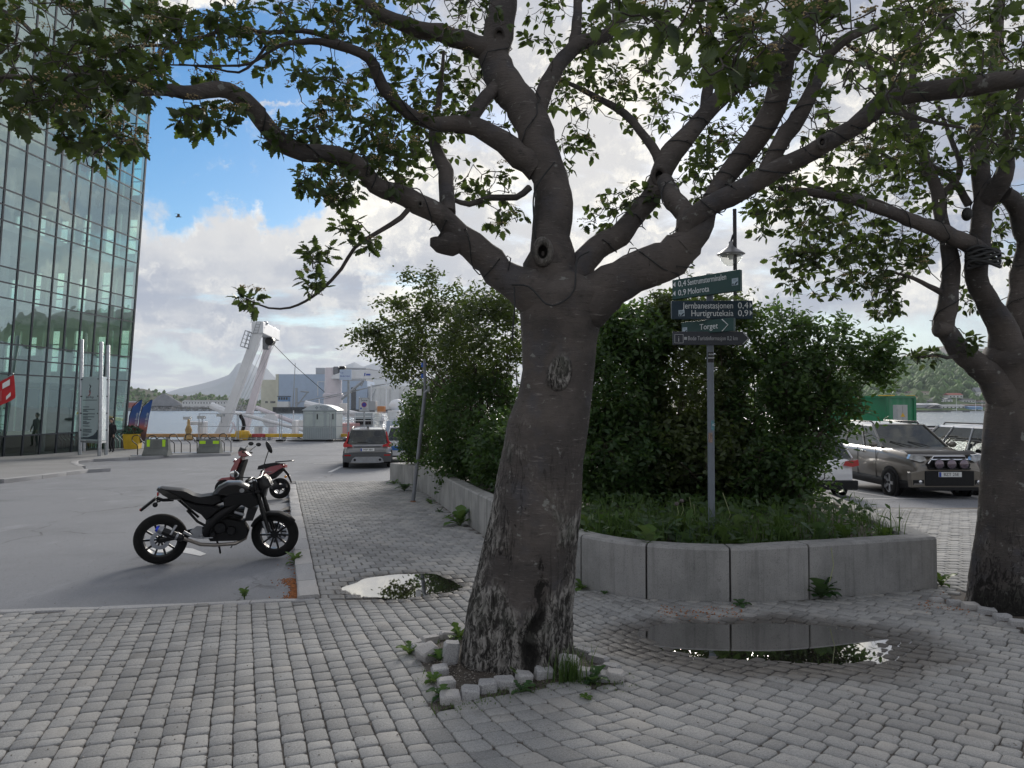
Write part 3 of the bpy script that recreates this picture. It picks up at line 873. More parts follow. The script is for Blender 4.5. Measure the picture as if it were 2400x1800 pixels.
m_hill = land_mat('hill_green', ((0.05, 0.085, 0.025), (0.10, 0.15, 0.045), (0.025, 0.05, 0.015)), (0.26, 0.245, 0.235), 0.95, 0.012)
m_hill2 = land_mat('hill_heath', ((0.055, 0.07, 0.025), (0.10, 0.105, 0.045), (0.03, 0.045, 0.02)), (0.20, 0.19, 0.18), 0.4, 0.03)
m_mtn = land_mat('mountain_rock', ((0.10, 0.11, 0.09), (0.15, 0.15, 0.13), (0.09, 0.09, 0.08)), (0.22, 0.22, 0.22), 0.8, 0.002)
hill, HV = ridge('hill', [(1500, 945), (1640, 935), (1760, 915), (1830, 897), (1878, 886), (1923, 871), (1972, 856), (2022, 846), (2050, 841), (2093, 841), (2128, 830), (2164, 820), (2204, 811), (2260, 813), (2321, 818), (2400, 828), (2560, 850), (2800, 890)], 585, 1250, WZ + 1.5, m_hill, 220, 40, 0.07, 1.0, 3)
hill2, HV2 = ridge('hill', [(-300, 900), (180, 906), (300, 910), (335, 911), (365, 918), (385, 922), (410, 926), (435, 929), (450, 927), (463, 923), (478, 924), (495, 928), (530, 931), (560, 936), (600, 942), (680, 948)], 745, 860, WZ + 1.2, m_hill2, 140, 16, 0.05, 0.8, 8)
mtn, _ = ridge('mountain', [(250, 938), (340, 930), (383, 922), (420, 910), (470, 899), (505, 889), (535, 878), (545, 866), (552, 854), (559, 849), (575, 847), (588, 849), (598, 857), (607, 862), (615, 858), (625, 862), (635, 874), (648, 886), (690, 897), (730, 905), (770, 880), (800, 862), (812, 854), (830, 847), (838, 851), (851, 858), (866, 853), (880, 849), (900, 852), (940, 872), (1000, 885), (1100, 900), (1250, 920), (1350, 940)], 5200, 6800, WZ, m_mtn, 240, 24, 0.05, 0.9, 5)
# wooded slopes of the right hill: crowns as one mass
m_wood = mat('wood_leaf', (0.10, 0.16, 0.05), 0.9, 0, 0.5, 0.06)
def crowns(name, HVv, n, tlo, thi, rad, label, pxlo, pxhi, seed=1):
    r = np.random.default_rng(seed)
    ny, nx, _ = HVv.shape
    out = []
    ico = []
    for q in range(3):
        for s_ in range(6):
            ph = (q + 0.35) / 3.2 * math.pi; th = s_ / 6 * 6.283 + q * .5
            ico.append((math.sin(ph) * math.cos(th), math.sin(ph) * math.sin(th), math.cos(ph)))
    ico = np.array(ico + [(0, 0, 1.05)])
    fb = [(0 + s_, 6 + s_, 6 + (s_ + 1) % 6) for s_ in range(6)] + [(s_, 6 + (s_ + 1) % 6, (s_ + 1) % 6) for s_ in range(6)] + [(6 + s_, 12 + s_, 12 + (s_ + 1) % 6) for s_ in range(6)] + [(6 + s_, 12 + (s_ + 1) % 6, 6 + (s_ + 1) % 6) for s_ in range(6)] + [(18, s_, (s_ + 1) % 6) for s_ in range(6)]
    fb = np.array(fb)
    Vs = []
    k = 0
    while k < n:
        j = r.uniform(tlo, thi) * (ny - 1); i = r.uniform(0, nx - 1.01)
        j0, i0 = int(j), int(i)
        if j0 >= ny - 1: continue
        p = HVv[j0, i0] * (1 - (j - j0)) + HVv[j0 + 1, i0] * (j - j0)
        p = p + (HVv[j0, i0 + 1] - HVv[j0, i0]) * (i - i0)
        pxx = 1200 + F * p[0] / p[1]
        k += 1
        if not (pxlo < pxx < pxhi): continue
        if any(abs(p[0] - c[0]) < c[2] and -30 < p[1] - c[1] < 12 for c in CLEAR) and r.random() < .93: continue
        s_ = r.uniform(*rad)
        Vs.append(ico * s_ * r.uniform(.75, 1.25, (19, 1)) * np.array((1, 1, 1.05)) + p + np.array((0, 0, s_ * .55)))
    Vs = np.array(Vs); m = len(Vs)
    Fc = (fb[None] + (np.arange(m) * 19)[:, None, None]).reshape(-1, 3)
    o = np_mesh(name, Vs.reshape(-1, 3), Fc, m_wood, None, 'stuff', True)
    return tag(o, label, 'wood')
def hill_y(px, py):
    """distance at which the right hill shows at this height"""
    for j in range(HV.shape[0] - 1):
        row = HV[j]; pxs = 1200 + F * row[:, 0] / row[:, 1]
        z = np.interp(px, pxs, row[:, 2]); Y = row[0, 1]
        if 950 - F * (z - CAMZ) / Y < py: return float(Y), float(z)
    return 700.0, 5.0
CLEAR = []
crowns('shore_scrub', HV2, 800, 0.1, 1.0, (1.0, 2.4), 'low scrub on the heath across the harbour', 150, 620, 2)

# rubble breakwater and gravel heap
m_rub = mat('rubble', (0.21, 0.205, 0.20), 0.95, 0, 0.4, 0.4)
pts = []
for _ in range(1500):
    px = rng.uniform(150, 620); Y = rng.uniform(728, 748)
    pts.append(((px - 1200) / F * Y, Y, WZ + (Y - 728) / 20 * 5.4 + rng.uniform(-.3, .4)))
tag(pebbles('breakwater_rubble', pts, (0.5, 1.5), m_rub), 'rubble breakwater along the far shore', 'breakwater')
heap = MB(); secs = []
hr = random.Random(4)
for f, h in ((1, 0), (.75, .28), (.5, .55), (.28, .8), (.1, .97), (.02, 1.0)):
    secs.append([])
    for q in range(20):
        th = q / 20 * 6.283
        c = P(372, 950, 740)
        w = f * (1 + 0.08 * math.sin(3 * th + 1)) 
        secs[-1].append(Vector((c.x + 20.5 * w * math.cos(th) - (1 - f) * 1.0, 752 + 12 * w * math.sin(th), 1.0 + 12.6 * h + hr.uniform(-.2, .2))))
heap.loft(secs, True)
tag(heap.build('gravel_heap', mat('gravel_heap', (0.17, 0.175, 0.185), 0.95, 0, 0.15, 0.3), None, 60, fixn=True), 'tall grey heap of gravel on the far shore', 'gravel heap')

def simple_house(name, label, cat, px0, px1, py0, py1, Y, wall, roof, depth=8, rooff=0.35, wins=3, group=None, z0=None, gable=False, win_m=None):
    a = P(px0, py1, Y); b2 = P(px1, py1, Y); top = P(px0, py0, Y).z
    w = b2.x - a.x; z0_ = a.z if z0 is None else z0
    o = thing(name, label, cat, ((a.x + b2.x) / 2, Y, z0_), 0, group)
    H = top - z0_; hw = H * (1 - rooff)
    mb = MB(); mb.box(-w / 2, w / 2, 0, depth, -3, hw); mb.build('wall', wall, o, 0)
    if rooff > 0:
        mb = MB()
        e = 0.3
        if gable: mb.prism([(-w / 2 - e, hw - .1), (w / 2 + e, hw - .1), (0, H)], -e, depth + e)
        else:
            vs = [(-w / 2 - e, -e, hw), (w / 2 + e, -e, hw), (w / 2 + e, depth + e, hw), (-w / 2 - e, depth + e, hw), (-w / 2 - e, depth / 2, H), (w / 2 + e, depth / 2, H)]
            mb.add(vs, [(0, 1, 5, 4), (2, 3, 4, 5), (0, 4, 3), (1, 2, 5), (3, 2, 1, 0)])
        mb.build('roof', roof, o, 0)
    for q in range(wins):
        x = -w / 2 + w * (q + 0.5) / wins
        mb = MB(); ww = min(1.1, w / wins * .45); zz = hw * 0.55; hh = min(1.2, hw * .35)
        mb.box(x - ww / 2, x + ww / 2, -0.06, 0.05, zz - hh / 2, zz + hh / 2); mb.build('window', win_m or m_win, o, 0)
    return o
m_win = mat('far_window', (0.03, 0.035, 0.045), 0.15, 0, 0, 1)
W_ = {k: mat('wall_' + k, c, 0.8, 0, 0.05, 0.3) for k, c in dict(white=(.68, .68, .67), cream=(.62, .60, .50), grey=(.36, .37, .39), red=(.32, .07, .05), orange=(.50, .22, .09), blue=(.16, .30, .52), bluegrey=(.40, .49, .62), yellow=(.62, .60, .48), brown=(.18, .12, .09)).items()}
RF = {k: mat('roof_' + k, c, 0.85, 0, 0.12, 0.4) for k, c in dict(dark=(.045, .047, .05), red=(.33, .10, .07), grey=(.25, .26, .27), brown=(.13, .09, .07), white=(.6, .61, .62), blue=(.12, .22, .40)).items()}
GH = 'houses on the hillside across the bay'
H_ = [('white house with grey roof, highest on the far slope', 2087, 2112, 917, 931, 660, 'white', 'grey', 1), ('pale cream house with brown roof among birches', 2130, 2151, 917, 927, 670, 'cream', 'brown', 0), ('low cream house with flat brown roof right of its neighbour', 2164, 2183, 917, 926, 675, 'cream', 'brown', 0),
      ('long white house under a red tiled roof', 2224, 2257, 921, 934, 650, 'white', 'red', 0), ('small orange house above the white one with red roof', 2252, 2264, 917, 924, 690, 'orange', 'brown', 0), ('white gabled house with dark roof left of the road', 2193, 2213, 930, 943, 640, 'white', 'dark', 1),
      ('white gabled house with grey roof right of centre', 2215, 2233, 932, 944, 640, 'white', 'grey', 1), ('tall white apartment block beside the right trunk', 2289, 2316, 908, 935, 660, 'white', 'grey', 0), ('dark roofed low row house in the middle of the slope', 2150, 2192, 937, 946, 625, 'grey', 'dark', 0),
      ('white row house with dark roof near the shore', 2228, 2272, 940, 949, 615, 'white', 'dark', 0), ('purple grey house behind the green container', 2060, 2077, 920, 930, 655, 'bluegrey', 'dark', 1), ('white house with dark roof above the red wharf', 2258, 2284, 934, 944, 640, 'white', 'dark', 0), ('small white cottage left of the dark row house', 2143, 2158, 930, 938, 640, 'white', 'red', 1), ('grey house low by the right trunk', 2284, 2312, 938, 947, 625, 'grey', 'brown', 0)]
for (lab, a, b_, c_, d_, Y, w, r, g) in H_:
    Y, z_ = hill_y((a + b_) / 2, d_)
    pp = P((a + b_) / 2, d_, Y); CLEAR.append((pp.x, Y, (b_ - a) / F * Y * 0.5 + 4))
    simple_house('house', lab, 'house', a, b_, c_, d_, Y, W_[w], RF[r], 9, 0.38, 2 if b_ - a < 22 else 4, GH, gable=bool(g))
crowns('hillside_wood', HV, 5200, 0.03, 0.62, (2.2, 5.0), 'green birch wood covering the lower slopes of the right hill', 1800, 2420)
simple_house('boat_shed', 'long pale grey shed standing at the water across the bay', 'shed', 2142, 2205, 945, 959, 600, W_['grey'], RF['white'], 14, 0.25, 0)
simple_house('boat_shed', 'dark gabled boat shed in front of the pale grey one', 'shed', 2176, 2209, 950, 961, 592, W_['grey'], RF['dark'], 9, 0.6, 0, gable=True)
simple_house('wharf_building', 'long white wharf building on the far waterline', 'building', 2207, 2262, 948, 959, 596, W_['white'], RF['grey'], 10, 0.3, 6)
simple_house('wharf_building', 'red brown wharf building behind the moored masts', 'building', 2258, 2318, 947, 957, 604, W_['brown'], RF['brown'], 10, 0.3, 5)
simple_house('wharf_building', 'blue hall at the far marina beside the right trunk', 'building', 2272, 2304, 952, 960, 590, W_['blue'], RF['blue'], 8, 0.3, 0)
m_mast = M_['white_paint']
for (px, top, lab) in ((2242, 928, 'white sailing boat with the tallest mast at the far marina'), (2287, 936, 'moored sailing boat in front of the blue hall'), (2302, 938, 'moored sailing boat next to the right trunk')):
    p = P(px, 966, 575); p.z = WZ
    o = thing('sailing_boat', lab, 'boat', p, 0, 'sailing boats at the far marina')
    mb = MB(); mb.loft([[Vector((x, y * w, z)) for (y, z) in ((-1, .9), (-.7, 0), (.7, 0), (1, .9))] for x, w in ((-4, .9), (-1, 1.4), (2, 1.2), (4.5, .1))], True); mb.build('hull', m_mast, o, 40, fixn=True)
    h_ = (966 - top) / F * 575
    mb = MB(); mb.tube([(0, 0, .8), (0, 0, h_)], [.17, .12], 6); mb.build('mast', m_mast, o)
    mb = MB(); mb.tube([(0.2, 0, 2), (-3.2, 0, 2.1)], .13, 6); mb.build('boom', m_mast, o)
# low pier line right
mb = MB(); a = P(2060, 966, 588); b2 = P(2500, 966, 588); mb.box(a.x, b2.x, 586, 600, WZ - 1, WZ + 1.6)
tag(mb.build('far_quay', m_rub, None, 0), None, None, None, 'structure')
# left shore buildings
o = simple_house('long_white_building', 'long low white building with a row of windows on the far shore', 'building', 427, 543, 938, 949, 742, W_['white'], RF['grey'], 8, 0.22, 17)
simple_house('red_shed', 'small red shed at the foot of the gravel heap', 'shed', 286, 316, 940, 951, 738, W_['red'], RF['grey'], 8, 0.3, 0)

# fish plant across the basin
o = thing('warehouse', 'large pale blue harbour warehouse with a cream end wall', 'warehouse', (0, 0, 0))
def wb(nm, px0, px1, py0, py1, Y, m, dep=40, par=None, zb=-5):
    a, b2 = P(px0, py0, Y), P(px1, py1, Y); mb = MB(); mb.box(a.x, b2.x, Y, Y + dep, zb, a.z); return mb.build(nm, m, par, 0)
wb('end_wall', 612, 646, 890, 950, 566, W_['yellow'], 30, o)
wb('wall', 646, 653, 877, 950, 560, W_['yellow'], 30, o)
wb('wall', 653.1, 775, 877, 950, 560, W_['bluegrey'], 40, o)
wb('upper_wall', 740, 858, 862, 900, 605, W_['grey'], 30, o)
for k in range(8):
    a = P(623 + k * 3.0 + (6 if k > 1 else 0), 940, 565.8); mb = MB(); mb.box(a.x - .35, a.x + .35, 565.8, 566, a.z - 1.6, a.z); mb.build('window', m_win, o, 0)
for (x0, x1, y0, y1) in ((744, 745.5, 895, 928), (760, 761.5, 895, 928), (744, 762, 894, 895.5)):
    wb('door_frame', x0, x1, y0, y1, 559.7, W_['white'], .25, o, P(0, y1, 559.7).z)
o = thing('fish_plant', 'white fish plant with tanks and pipes beside the blue warehouse', 'building', (0, 0, 0))
wb('wall', 797, 860, 893, 950, 552, W_['bluegrey'], 30, o)
wb('wall', 860.2, 960, 905, 950, 556, W_['white'], 30, o)
wb('door', 823, 834, 908, 950, 551.7, m_win, .2, o)
for (px, r_) in ((884, 3.2), (897, 2.2), (908, 2.6), (925, 3.4)):
    p = P(px, 950, 548); mb = MB(); mb.cyl((p.x, 548, -5), (p.x, 548, P(px, 908 + (px % 7), 548).z), r_ , None, 14); mb.build('tank', W_['white'], o)
for (a, b_) in (((870, 904), (915, 899)), ((915, 899), (922, 915)), ((864, 950), (880, 912))):
    mb = MB(); mb.tube([P(*a, 545), P(*b_, 545)], .35, 6); mb.build('pipe', M_['steel'], o)
mb = MB(); a = P(640, 950, 545); b2 = P(1100, 950, 545); mb.box(a.x, b2.x, 545, 600, WZ - 1, -1.4)
tag(mb.build('far_quay', mat('dark_quay', (.05, .05, .05), .9, 0, .3, .5), None, 0), None, None, None, 'structure')
# barge with tyre fenders and blue wheelhouse
p = P(676, 966, 530)
o = thing('work_barge', 'dark work barge with tyre fenders and a blue wheelhouse across the basin', 'barge', (p.x, 530, WZ))
mb = MB(); mb.box(-11, 16, -1, 6, -.5, 4.2); mb.build('hull', mat('barge_hull', (.03, .035, .035), .8, 0, .3, .4), o)
for k in range(9):
    mb = MB(); x = -9.5 + k * 2.8 + (0.6 if k % 3 else 0)
    mb.tube([(x + .75 * math.cos(q / 8 * 6.283), -1.3, 2.4 + .75 * math.sin(q / 8 * 6.283)) for q in range(9)], .32, 6, False); mb.build('tyre', M_['rubber'], o)
mb = MB(); mb.box(-8.2, 0, 0, 5, 4.2, 8.2); mb.build('cabin', W_['white'], o)
mb = MB(); mb.box(-7.7, -.3, .2, 5, 8.2, 11.6); mb.build('wheelhouse', W_['blue'], o)
mb = MB(); mb.box(-8.2, 0.2, -.2, 5.2, 11.6, 12.1); mb.build('roof', RF['dark'], o)
for k in range(4):
    mb = MB(); mb.box(-7.3 + k * 1.75, -6.0 + k * 1.75, .12, .2, 9.4, 11.2); mb.build('window', m_win, o, 0)
mb = MB(); mb.tube([(2.5, 2, 4), (4.0, 2, 36)], [.5, .25], 6); mb.build('mast', M_['galv'], o)
mb = MB(); mb.tube([(5, 2, 4), (5, 2, 18)], .9, 8); mb.tube([(6, 2, 6), (13, 2, 15)], .5, 6); mb.tube([(8, 2, 15.5), (14, 2, 15)], .5, 6); mb.build('deck_crane', M_['galv'], o)

# ------------------------------------------------------------------ quay edge: bull rail, fence, kiosk
o = thing('bull_rail', 'low painted timber rail along the quay edge in yellow, red and white lengths', 'rail', (0, 0, 0))
m_rr = mat('rail_red', (.40, .05, .05), .5, 0, .2, 2); m_ro = mat('rail_orange', (.42, .24, .10), .6, 0, .2, 2)
for (x0, x1, m) in ((330, 455, m_ro), (456, 540, m_ro), (541, 590, M_['rail_yellow']), (591, 622, m_rr), (622.5, 710, M_['rail_yellow']), (711, 788, M_['white_paint']), (789, 862, M_['rail_yellow']), (863, 960, M_['rail_yellow'])):
    a, b2 = P(x0, 1026, 56.6), P(x1, 1026, 56.6); mb = MB(); mb.box(a.x, b2.x, 56.5, 56.8, -.78, -.52); mb.build('rail', m, o, 0, 0.03)
    for q in (0.1, 0.5, 0.9):
        x = a.x + (b2.x - a.x) * q; mb = MB(); mb.box(x - .12, x + .12, 56.52, 56.78, -.99, -.78); mb.build('chock', M_['grey_paint'], o, 0)
for k, (x0, x1) in enumerate(((465, 557), (558, 657), (659, 774), (776, 872))):
    a, b2 = P(x0, 1000, 53), P(x1, 1000, 53); w = b2.x - a.x
    lab = ['temporary wire fence panel left of the leaning crane frame', 'temporary wire fence panel right behind the leaning crane frame', 'temporary wire fence panel in front of the grey kiosk', 'temporary wire fence panel behind the parked estate car'][k]
    o = thing('fence_panel', lab, 'fence', (a.x, 53, -.935), 0, 'temporary fence panels on the quay')
    top = P(x0, 969, 53).z + .935
    mb = MB()
    for x in (0.04, w - .04): mb.tube([(x, 0, 0), (x, 0, top)], .03, 8)
    for z in (top - .02, top - .93, .22): mb.tube([(0.04, 0, z), (w - .04, 0, z)], .02, 6)
    mb.build('frame', M_['galv'], o)
    mb = MB()
    nw = int(w / .24)
    for q in range(1, nw): mb.box(q * w / nw - .002, q * w / nw + .002, -.002, .002, .24, top - .03)
    mb.build('wire_mesh', M_['galv'], o, 0, kind='stuff')
    for x in (0.04, w - .04):
        mb = MB(); mb.box(x - .18, x + .18, -.35, .35, 0, .14); mb.build('foot', M_['black_plastic'], o, 0, .02)
# kiosk
a, b2 = P(710, 1030, 55), P(788, 1030, 55); kw = b2.x - a.x
o = thing('kiosk', 'pale grey kiosk with arched roof and three doors on the quay', 'kiosk', ((a.x + b2.x) / 2, 55, -.94))
m_kg = mat('kiosk_grey', (.40, .45, .46), .6, 0, .06, 2); m_kp = mat('kiosk_panel', (.46, .52, .50), .55, 0, .05, 2)
ht = P(710, 962, 55).z + .94; ha = P(749, 949, 55).z + .94
mb = MB(); mb.box(-kw / 2, kw / 2, 0, 2, 0.05, ht); mb.build('body', m_kg, o, 0)
arc = [(-kw / 2 - .08, ht)] + [(kw / 2 * 1.03 * math.sin(R(a_)), ht + .06 + (ha - ht) * (math.cos(R(a_)) - math.cos(R(62))) / (1 - math.cos(R(62)))) if False else (kw / 2 * 1.04 * a_ / 60, ht + .04 + (ha - ht) * (1 - (a_ / 60) ** 2)) for a_ in range(-60, 61, 10)] + [(kw / 2 + .08, ht)]
mb = MB(); mb.prism(arc, -.1, 2.1); mb.build('arched_roof', mat('kiosk_roof', (.50, .55, .58), .5, 0, .05, 2), o, 30)
for k in range(3):
    x = -kw / 2 + kw * (k + .5) / 3
    mb = MB(); mb.box(x - kw / 6 + .1, x + kw / 6 - .1, -.03, 0.02, .95, ht - .1); d = mb.build('door', m_kp, o, 0, .01)
    if k: mb = MB(); mb.box(x - (.17 if k == 1 else -.17) - .03, x - (.17 if k == 1 else -.17) + .03, -.08, -.03, 1.55, 1.95); mb.build('handle', M_['black_plastic'], d, 0)
mb = MB()
for k in range(18): x = -kw / 2 + kw * (k + .5) / 18; mb.box(x - .012, x + .012, -.012, .01, .08, .9)
mb.build('cladding', mat('groove', (.25, .3, .33), .7, 0, 0, 1), o, 0)
m_ink_b = mat('kiosk_ink', (.10, .14, .20), .6, 0, 0, 1)
text('BODØ', .15, face_y(0.02, -.115, ht + .20), m_ink_b, o, sx=1.5); text('HAVN', .15, face_y(0.02, -.115, ht + .06), m_ink_b, o, sx=1.5)
mb = MB()
for a_ in range(4): M = Matrix.Translation((-.2, -.11, ht + .2)) @ Matrix.Rotation(R(90 * a_), 4, 'Y'); mb.prism([(0, .15), (.04, .04), (-.04, .04)], -.004, 0.0, M)
mb.build('star_emblem', m_ink_b, o, 0)
mb = MB(); mb.box(-kw / 2 - .9, kw / 2 + 1.0, -.9, 2.2, .0, .05); mb.build('base_mat', M_['black_plastic'], o, 0)

# ------------------------------------------------------------------ moored work ship with a leaning stern frame
sh = thing('work_ship', 'white work ship with leaning stern frame and deck crane moored at the quay', 'ship', (0, 0, 0))
SW = M_['ship_white']
m_ship2 = mat('ship_pinkish', (.66, .62, .66), .5, 0, .1, .5)
def leg(pa, pb, Y, w0, w1, th, m, nm='frame_leg'):
    a, b2 = P(*pa, Y), P(*pb, Y); mb = MB()
    d = (b2 - a).normalized(); n = Vector((d.z, 0, -d.x))
    secs = []
    for (q, w) in ((0, w0 * 1.6), (.1, w0 * 1.15), (.22, w0), (1, w1)):
        c = a.lerp(b2, q); secs.append([c - n * w / 2 - Vector((0, th / 2, 0)), c + n * w / 2 - Vector((0, th / 2, 0)), c + n * w / 2 + Vector((0, th / 2, 0)), c - n * w / 2 + Vector((0, th / 2, 0))])
    mb.loft(secs, True); return mb.build(nm, m, sh, 0, .04, fixn=True)
leg((512, 1036), (611, 762), 62, .70, .66, .6, SW)
leg((566, 1036), (637, 781), 69, .60, .56, .5, m_ship2)
a, b2 = P(607, 764, 62), P(640, 783, 69)
mb = MB(); mb.beam(a + Vector((0, -.4, -.15)), b2 + Vector((0, .4, -.1)), .95, 1.0); mb.build('cross_beam', SW, sh, 0, .05)
mb = MB(); c = a.lerp(b2, .55); mb.cyl(c + Vector((.3, -.3, -.95)), c + Vector((.3, .3, -.95)), .38, None, 18); mb.build('pulley', M_['black_metal'], sh)
mb = MB(); mb.box(c.x - .35, c.x + .15, c.y - .25, c.y + .25, c.z - 1.7, c.z - .6); mb.build('block', M_['grey_paint'], sh, 0, .1)
for k in range(4):
    mb = MB(); q = c + Vector((-.5 + .35 * k, -.4 + .25 * k, -1.2)); e = P(548 + 6 * k, 960, 65); mb.tube([q, e], .02, 4); mb.build('wire', M_['galv'], sh)
# cage platform
pl = MB()
pc = [P(568, 812, 62), P(586, 818, 62), P(594, 782, 62), P(580, 776, 62)]
for dy in (-.5, .5):
    for q in range(4): pl.tube([pc[q] + Vector((0, dy, 0)), pc[(q + 1) % 4] + Vector((0, dy, 0))], .035, 5)
    for f in (.25, .5, .75): pl.tube([pc[0].lerp(pc[3], f) + Vector((0, dy, 0)), pc[1].lerp(pc[2], f) + Vector((0, dy, 0))], .025, 5)
    pl.tube([pc[0].lerp(pc[1], .5) + Vector((0, dy, 0)), pc[3].lerp(pc[2], .5) + Vector((0, dy, 0))], .025, 5)
for q in range(4): pl.tube([pc[q] - Vector((0, .5, 0)), pc[q] + Vector((0, .5, 0))], .03, 5)
pl.build('cage_platform', M_['galv'], sh)
ld = MB(); a, b2 = P(594, 780, 61.4), P(602, 754, 61.4)
for dx in (0, .35): ld.tube([a + Vector((dx, 0, 0)), b2 + Vector((dx, 0, 0))], .03, 5)
for q in range(5): c = a.lerp(b2, q / 4); ld.tube([c, c + Vector((.35, 0, 0))], .02, 5)
ld.build('ladder', M_['galv'], sh)
for (px, py, Y) in ((621, 758, 63), (640, 770, 68)):
    mb = MB(); p = P(px, py, Y); mb.ell(p, (.28, .28, .2), 8, 6); mb.tube([p, p + Vector((0, 0, -.6))], .05, 5); mb.build('floodlight', M_['steel'], sh)
mb = MB(); mb.tube([P(640, 806, 69), P(687, 854, 74), P(762, 920, 78)], .03, 4); mb.build('stay_wire', M_['black_metal'], sh)
# struts near deck
for (pa, pb, Y, r_, m) in (((512, 957), (720, 1010), 63, .16, SW), ((495, 950), (530, 965), 63, .3, SW), ((600, 955), (690, 990), 68, .2, m_ship2), ((715, 946), (900, 986), 66, .3, SW), ((536, 975), (512, 1030), 62.5, .1, SW), ((545, 990), (562, 1030), 66, .12, m_ship2), ((575, 1000), (596, 1032), 68, .12, m_ship2), ((546, 1000), (532, 1030), 64, .08, m_ship2)):
    mb = MB(); mb.tube([P(*pa, Y), P(*pb, Y)], r_, 8); mb.build('strut', m, sh)
# small davits on deck
for (x0, x1, y0, y1, Y, m) in ((463, 475, 992, 1032, 60.5, SW), (437, 476, 988, 996, 60.5, SW), (684, 692, 985, 1032, 61, SW), (629, 640, 975, 1032, 65, m_ship2), (626, 643, 972, 985, 65.5, m_ship2)):
    a, b2 = P(x0, y0, Y), P(x1, y1, Y); mb = MB(); mb.box(a.x, b2.x, Y, Y + 1, b2.z, a.z); mb.build('deck_housing', m, sh, 0, .04)
for (px, py, Y) in ((440, 980, 60), (473, 978, 60), (518, 973, 61)):
    p = P(px, py, Y); mb = MB(); mb.box(p.x - .3, p.x + .25, Y - .2, Y + .2, p.z - .12, p.z + .12, None); mb.tube([p, P(px + 2, 992, Y)], .05, 5); mb.build('deck_lamp', M_['steel'], sh, 0)
mb = MB(); mb.beam(P(436, 1006, 60.4), P(448, 992, 60.4), .12); mb.build('bracket', SW, sh, 0)
p = P(631, 985, 64); mb = MB(); mb.cyl(P(633, 985, 63.8), P(633, 985, 64.4), .62, None, 20); mb.build('winch_drum', SW, sh)
# deck crane
cp_ = P(781, 930, 76)
mb = MB(); mb.lathe([(.95, -1.2), (.95, 2.5), (1.05, 2.55), (1.05, 2.8), (.86, 2.9), (.86, 5.5)], 24, Matrix.Translation((cp_.x, 76, 0))); mb.build('crane_pedestal', m_ship2, sh)
a0, b0 = P(777, 880, 75.2), P(900, 876, 75.2)
mb = MB(); mb.add([P(776, 888, 74.6), P(900, 888, 74.6), P(905, 866, 74.6), P(812, 868, 74.6), P(778, 880, 74.6)] + [P(776, 888, 74.6) + Vector((0, 1.2, 0)), P(900, 888, 74.6) + Vector((0, 1.2, 0)), P(905, 866, 74.6) + Vector((0, 1.2, 0)), P(812, 868, 74.6) + Vector((0, 1.2, 0)), P(778, 880, 74.6) + Vector((0, 1.2, 0))],
    [(0, 1, 2, 3, 4), (9, 8, 7, 6, 5)] + [(q, 5 + q, 5 + (q + 1) % 5, (q + 1) % 5) for q in range(5)]); mb.build('crane_boom', SW, sh, 0, .05, fixn=True)
mb = MB(); mb.add([P(854, 874, 74.55), P(857, 874, 74.55), P(855, 881, 74.55), P(853, 881, 74.55)], [(0, 1, 2, 3)]); mb.add([P(858, 876, 74.55), P(868, 876, 74.55), P(868, 880, 74.55), P(858, 880, 74.55)], [(0, 1, 2, 3)])
mb.build('boom_emblem', mat('emblem_blue', (.08, .12, .42), .6, 0, 0, 1), sh, 0)
for (x0, x1, y0, y1, m) in ((781, 794, 859, 878, M_['grey_paint']), (795, 808, 858, 872, M_['black_metal'])):
    a, b2 = P(x0, y0, 75), P(x1, y1, 75); mb = MB(); mb.box(a.x, b2.x, 74.9, 75.8, b2.z, a.z); mb.build('winch', m, sh, 0, .1)
for (pa, pb, r_) in (((852, 892), (800, 936), .14), ((852, 892), (846, 905), .1), ((812, 862), (885, 868), .03), ((690, 945), (905, 900), .04), ((740, 940), (880, 905), .03)):
    mb = MB(); mb.tube([P(*pa, 74), P(*pb, 74)], r_, 6); mb.build('boom_stay', M_['galv'], sh)
# hull, deck, winch house, rails
hu = MB(); a, b2 = P(400, 1000, 59.5), P(960, 1000, 59.5)
hu.box(a.x - 2, b2.x + 10, 59.2, 72, WZ - .5, -1.35); hu.build('hull', M_['grey_paint'], sh, 0, .1)
mb = MB(); a, b2 = P(788, 993, 60), P(832, 1030, 60); mb.box(a.x, b2.x, 60, 64, b2.z - .5, a.z); mb.build('bulwark', mat('bulwark_pink', (.58, .33, .33), .5, 0, .1, .6), sh, 0)
mb = MB(); a, b2 = P(830, 968, 62), P(875, 1010, 62); mb.box(a.x, b2.x, 62, 66, b2.z - .5, a.z); wh = mb.build('winch_house', mat('winch_grey', (.36, .42, .45), .5, 0, .1, .6), sh, 0, .05)
for k in range(2):
    a, b2 = P(833 + 22 * k, 982, 61.9), P(851 + 22 * k, 995, 61.9); mb = MB(); mb.box(a.x, b2.x, 61.9, 62.02, b2.z, a.z); mb.build('opening', M_['black_plastic'], sh, 0)
mb = MB(); a, b2 = P(905, 985, 62), P(970, 1010, 62); mb.box(a.x, b2.x, 62, 66, b2.z - .5, a.z); mb.build('deck_housing', W_['bluegrey'], sh, 0, .05)
rl = MB()
for yy in (966, 976, 986): rl.tube([P(788, yy, 60.2), P(960, yy, 60.2)], .028, 5)
for px in range(790, 960, 21): rl.tube([P(px, 966, 60.2), P(px, 1000, 60.2)], .03, 5)
rl.build('railing', SW, sh)
for (px, y0, y1, r_) in ((905, 880, 960, .06), (870, 900, 962, .05), (748, 935, 966, .05), (842, 930, 962, .04), (688, 962, 1000, .05), (470, 985, 1028, .04), (535, 1000, 1030, .05)):
    mb = MB(); mb.tube([P(px, y0, 64), P(px, y1, 64)], r_, 6); mb.build('stanchion', SW, sh)
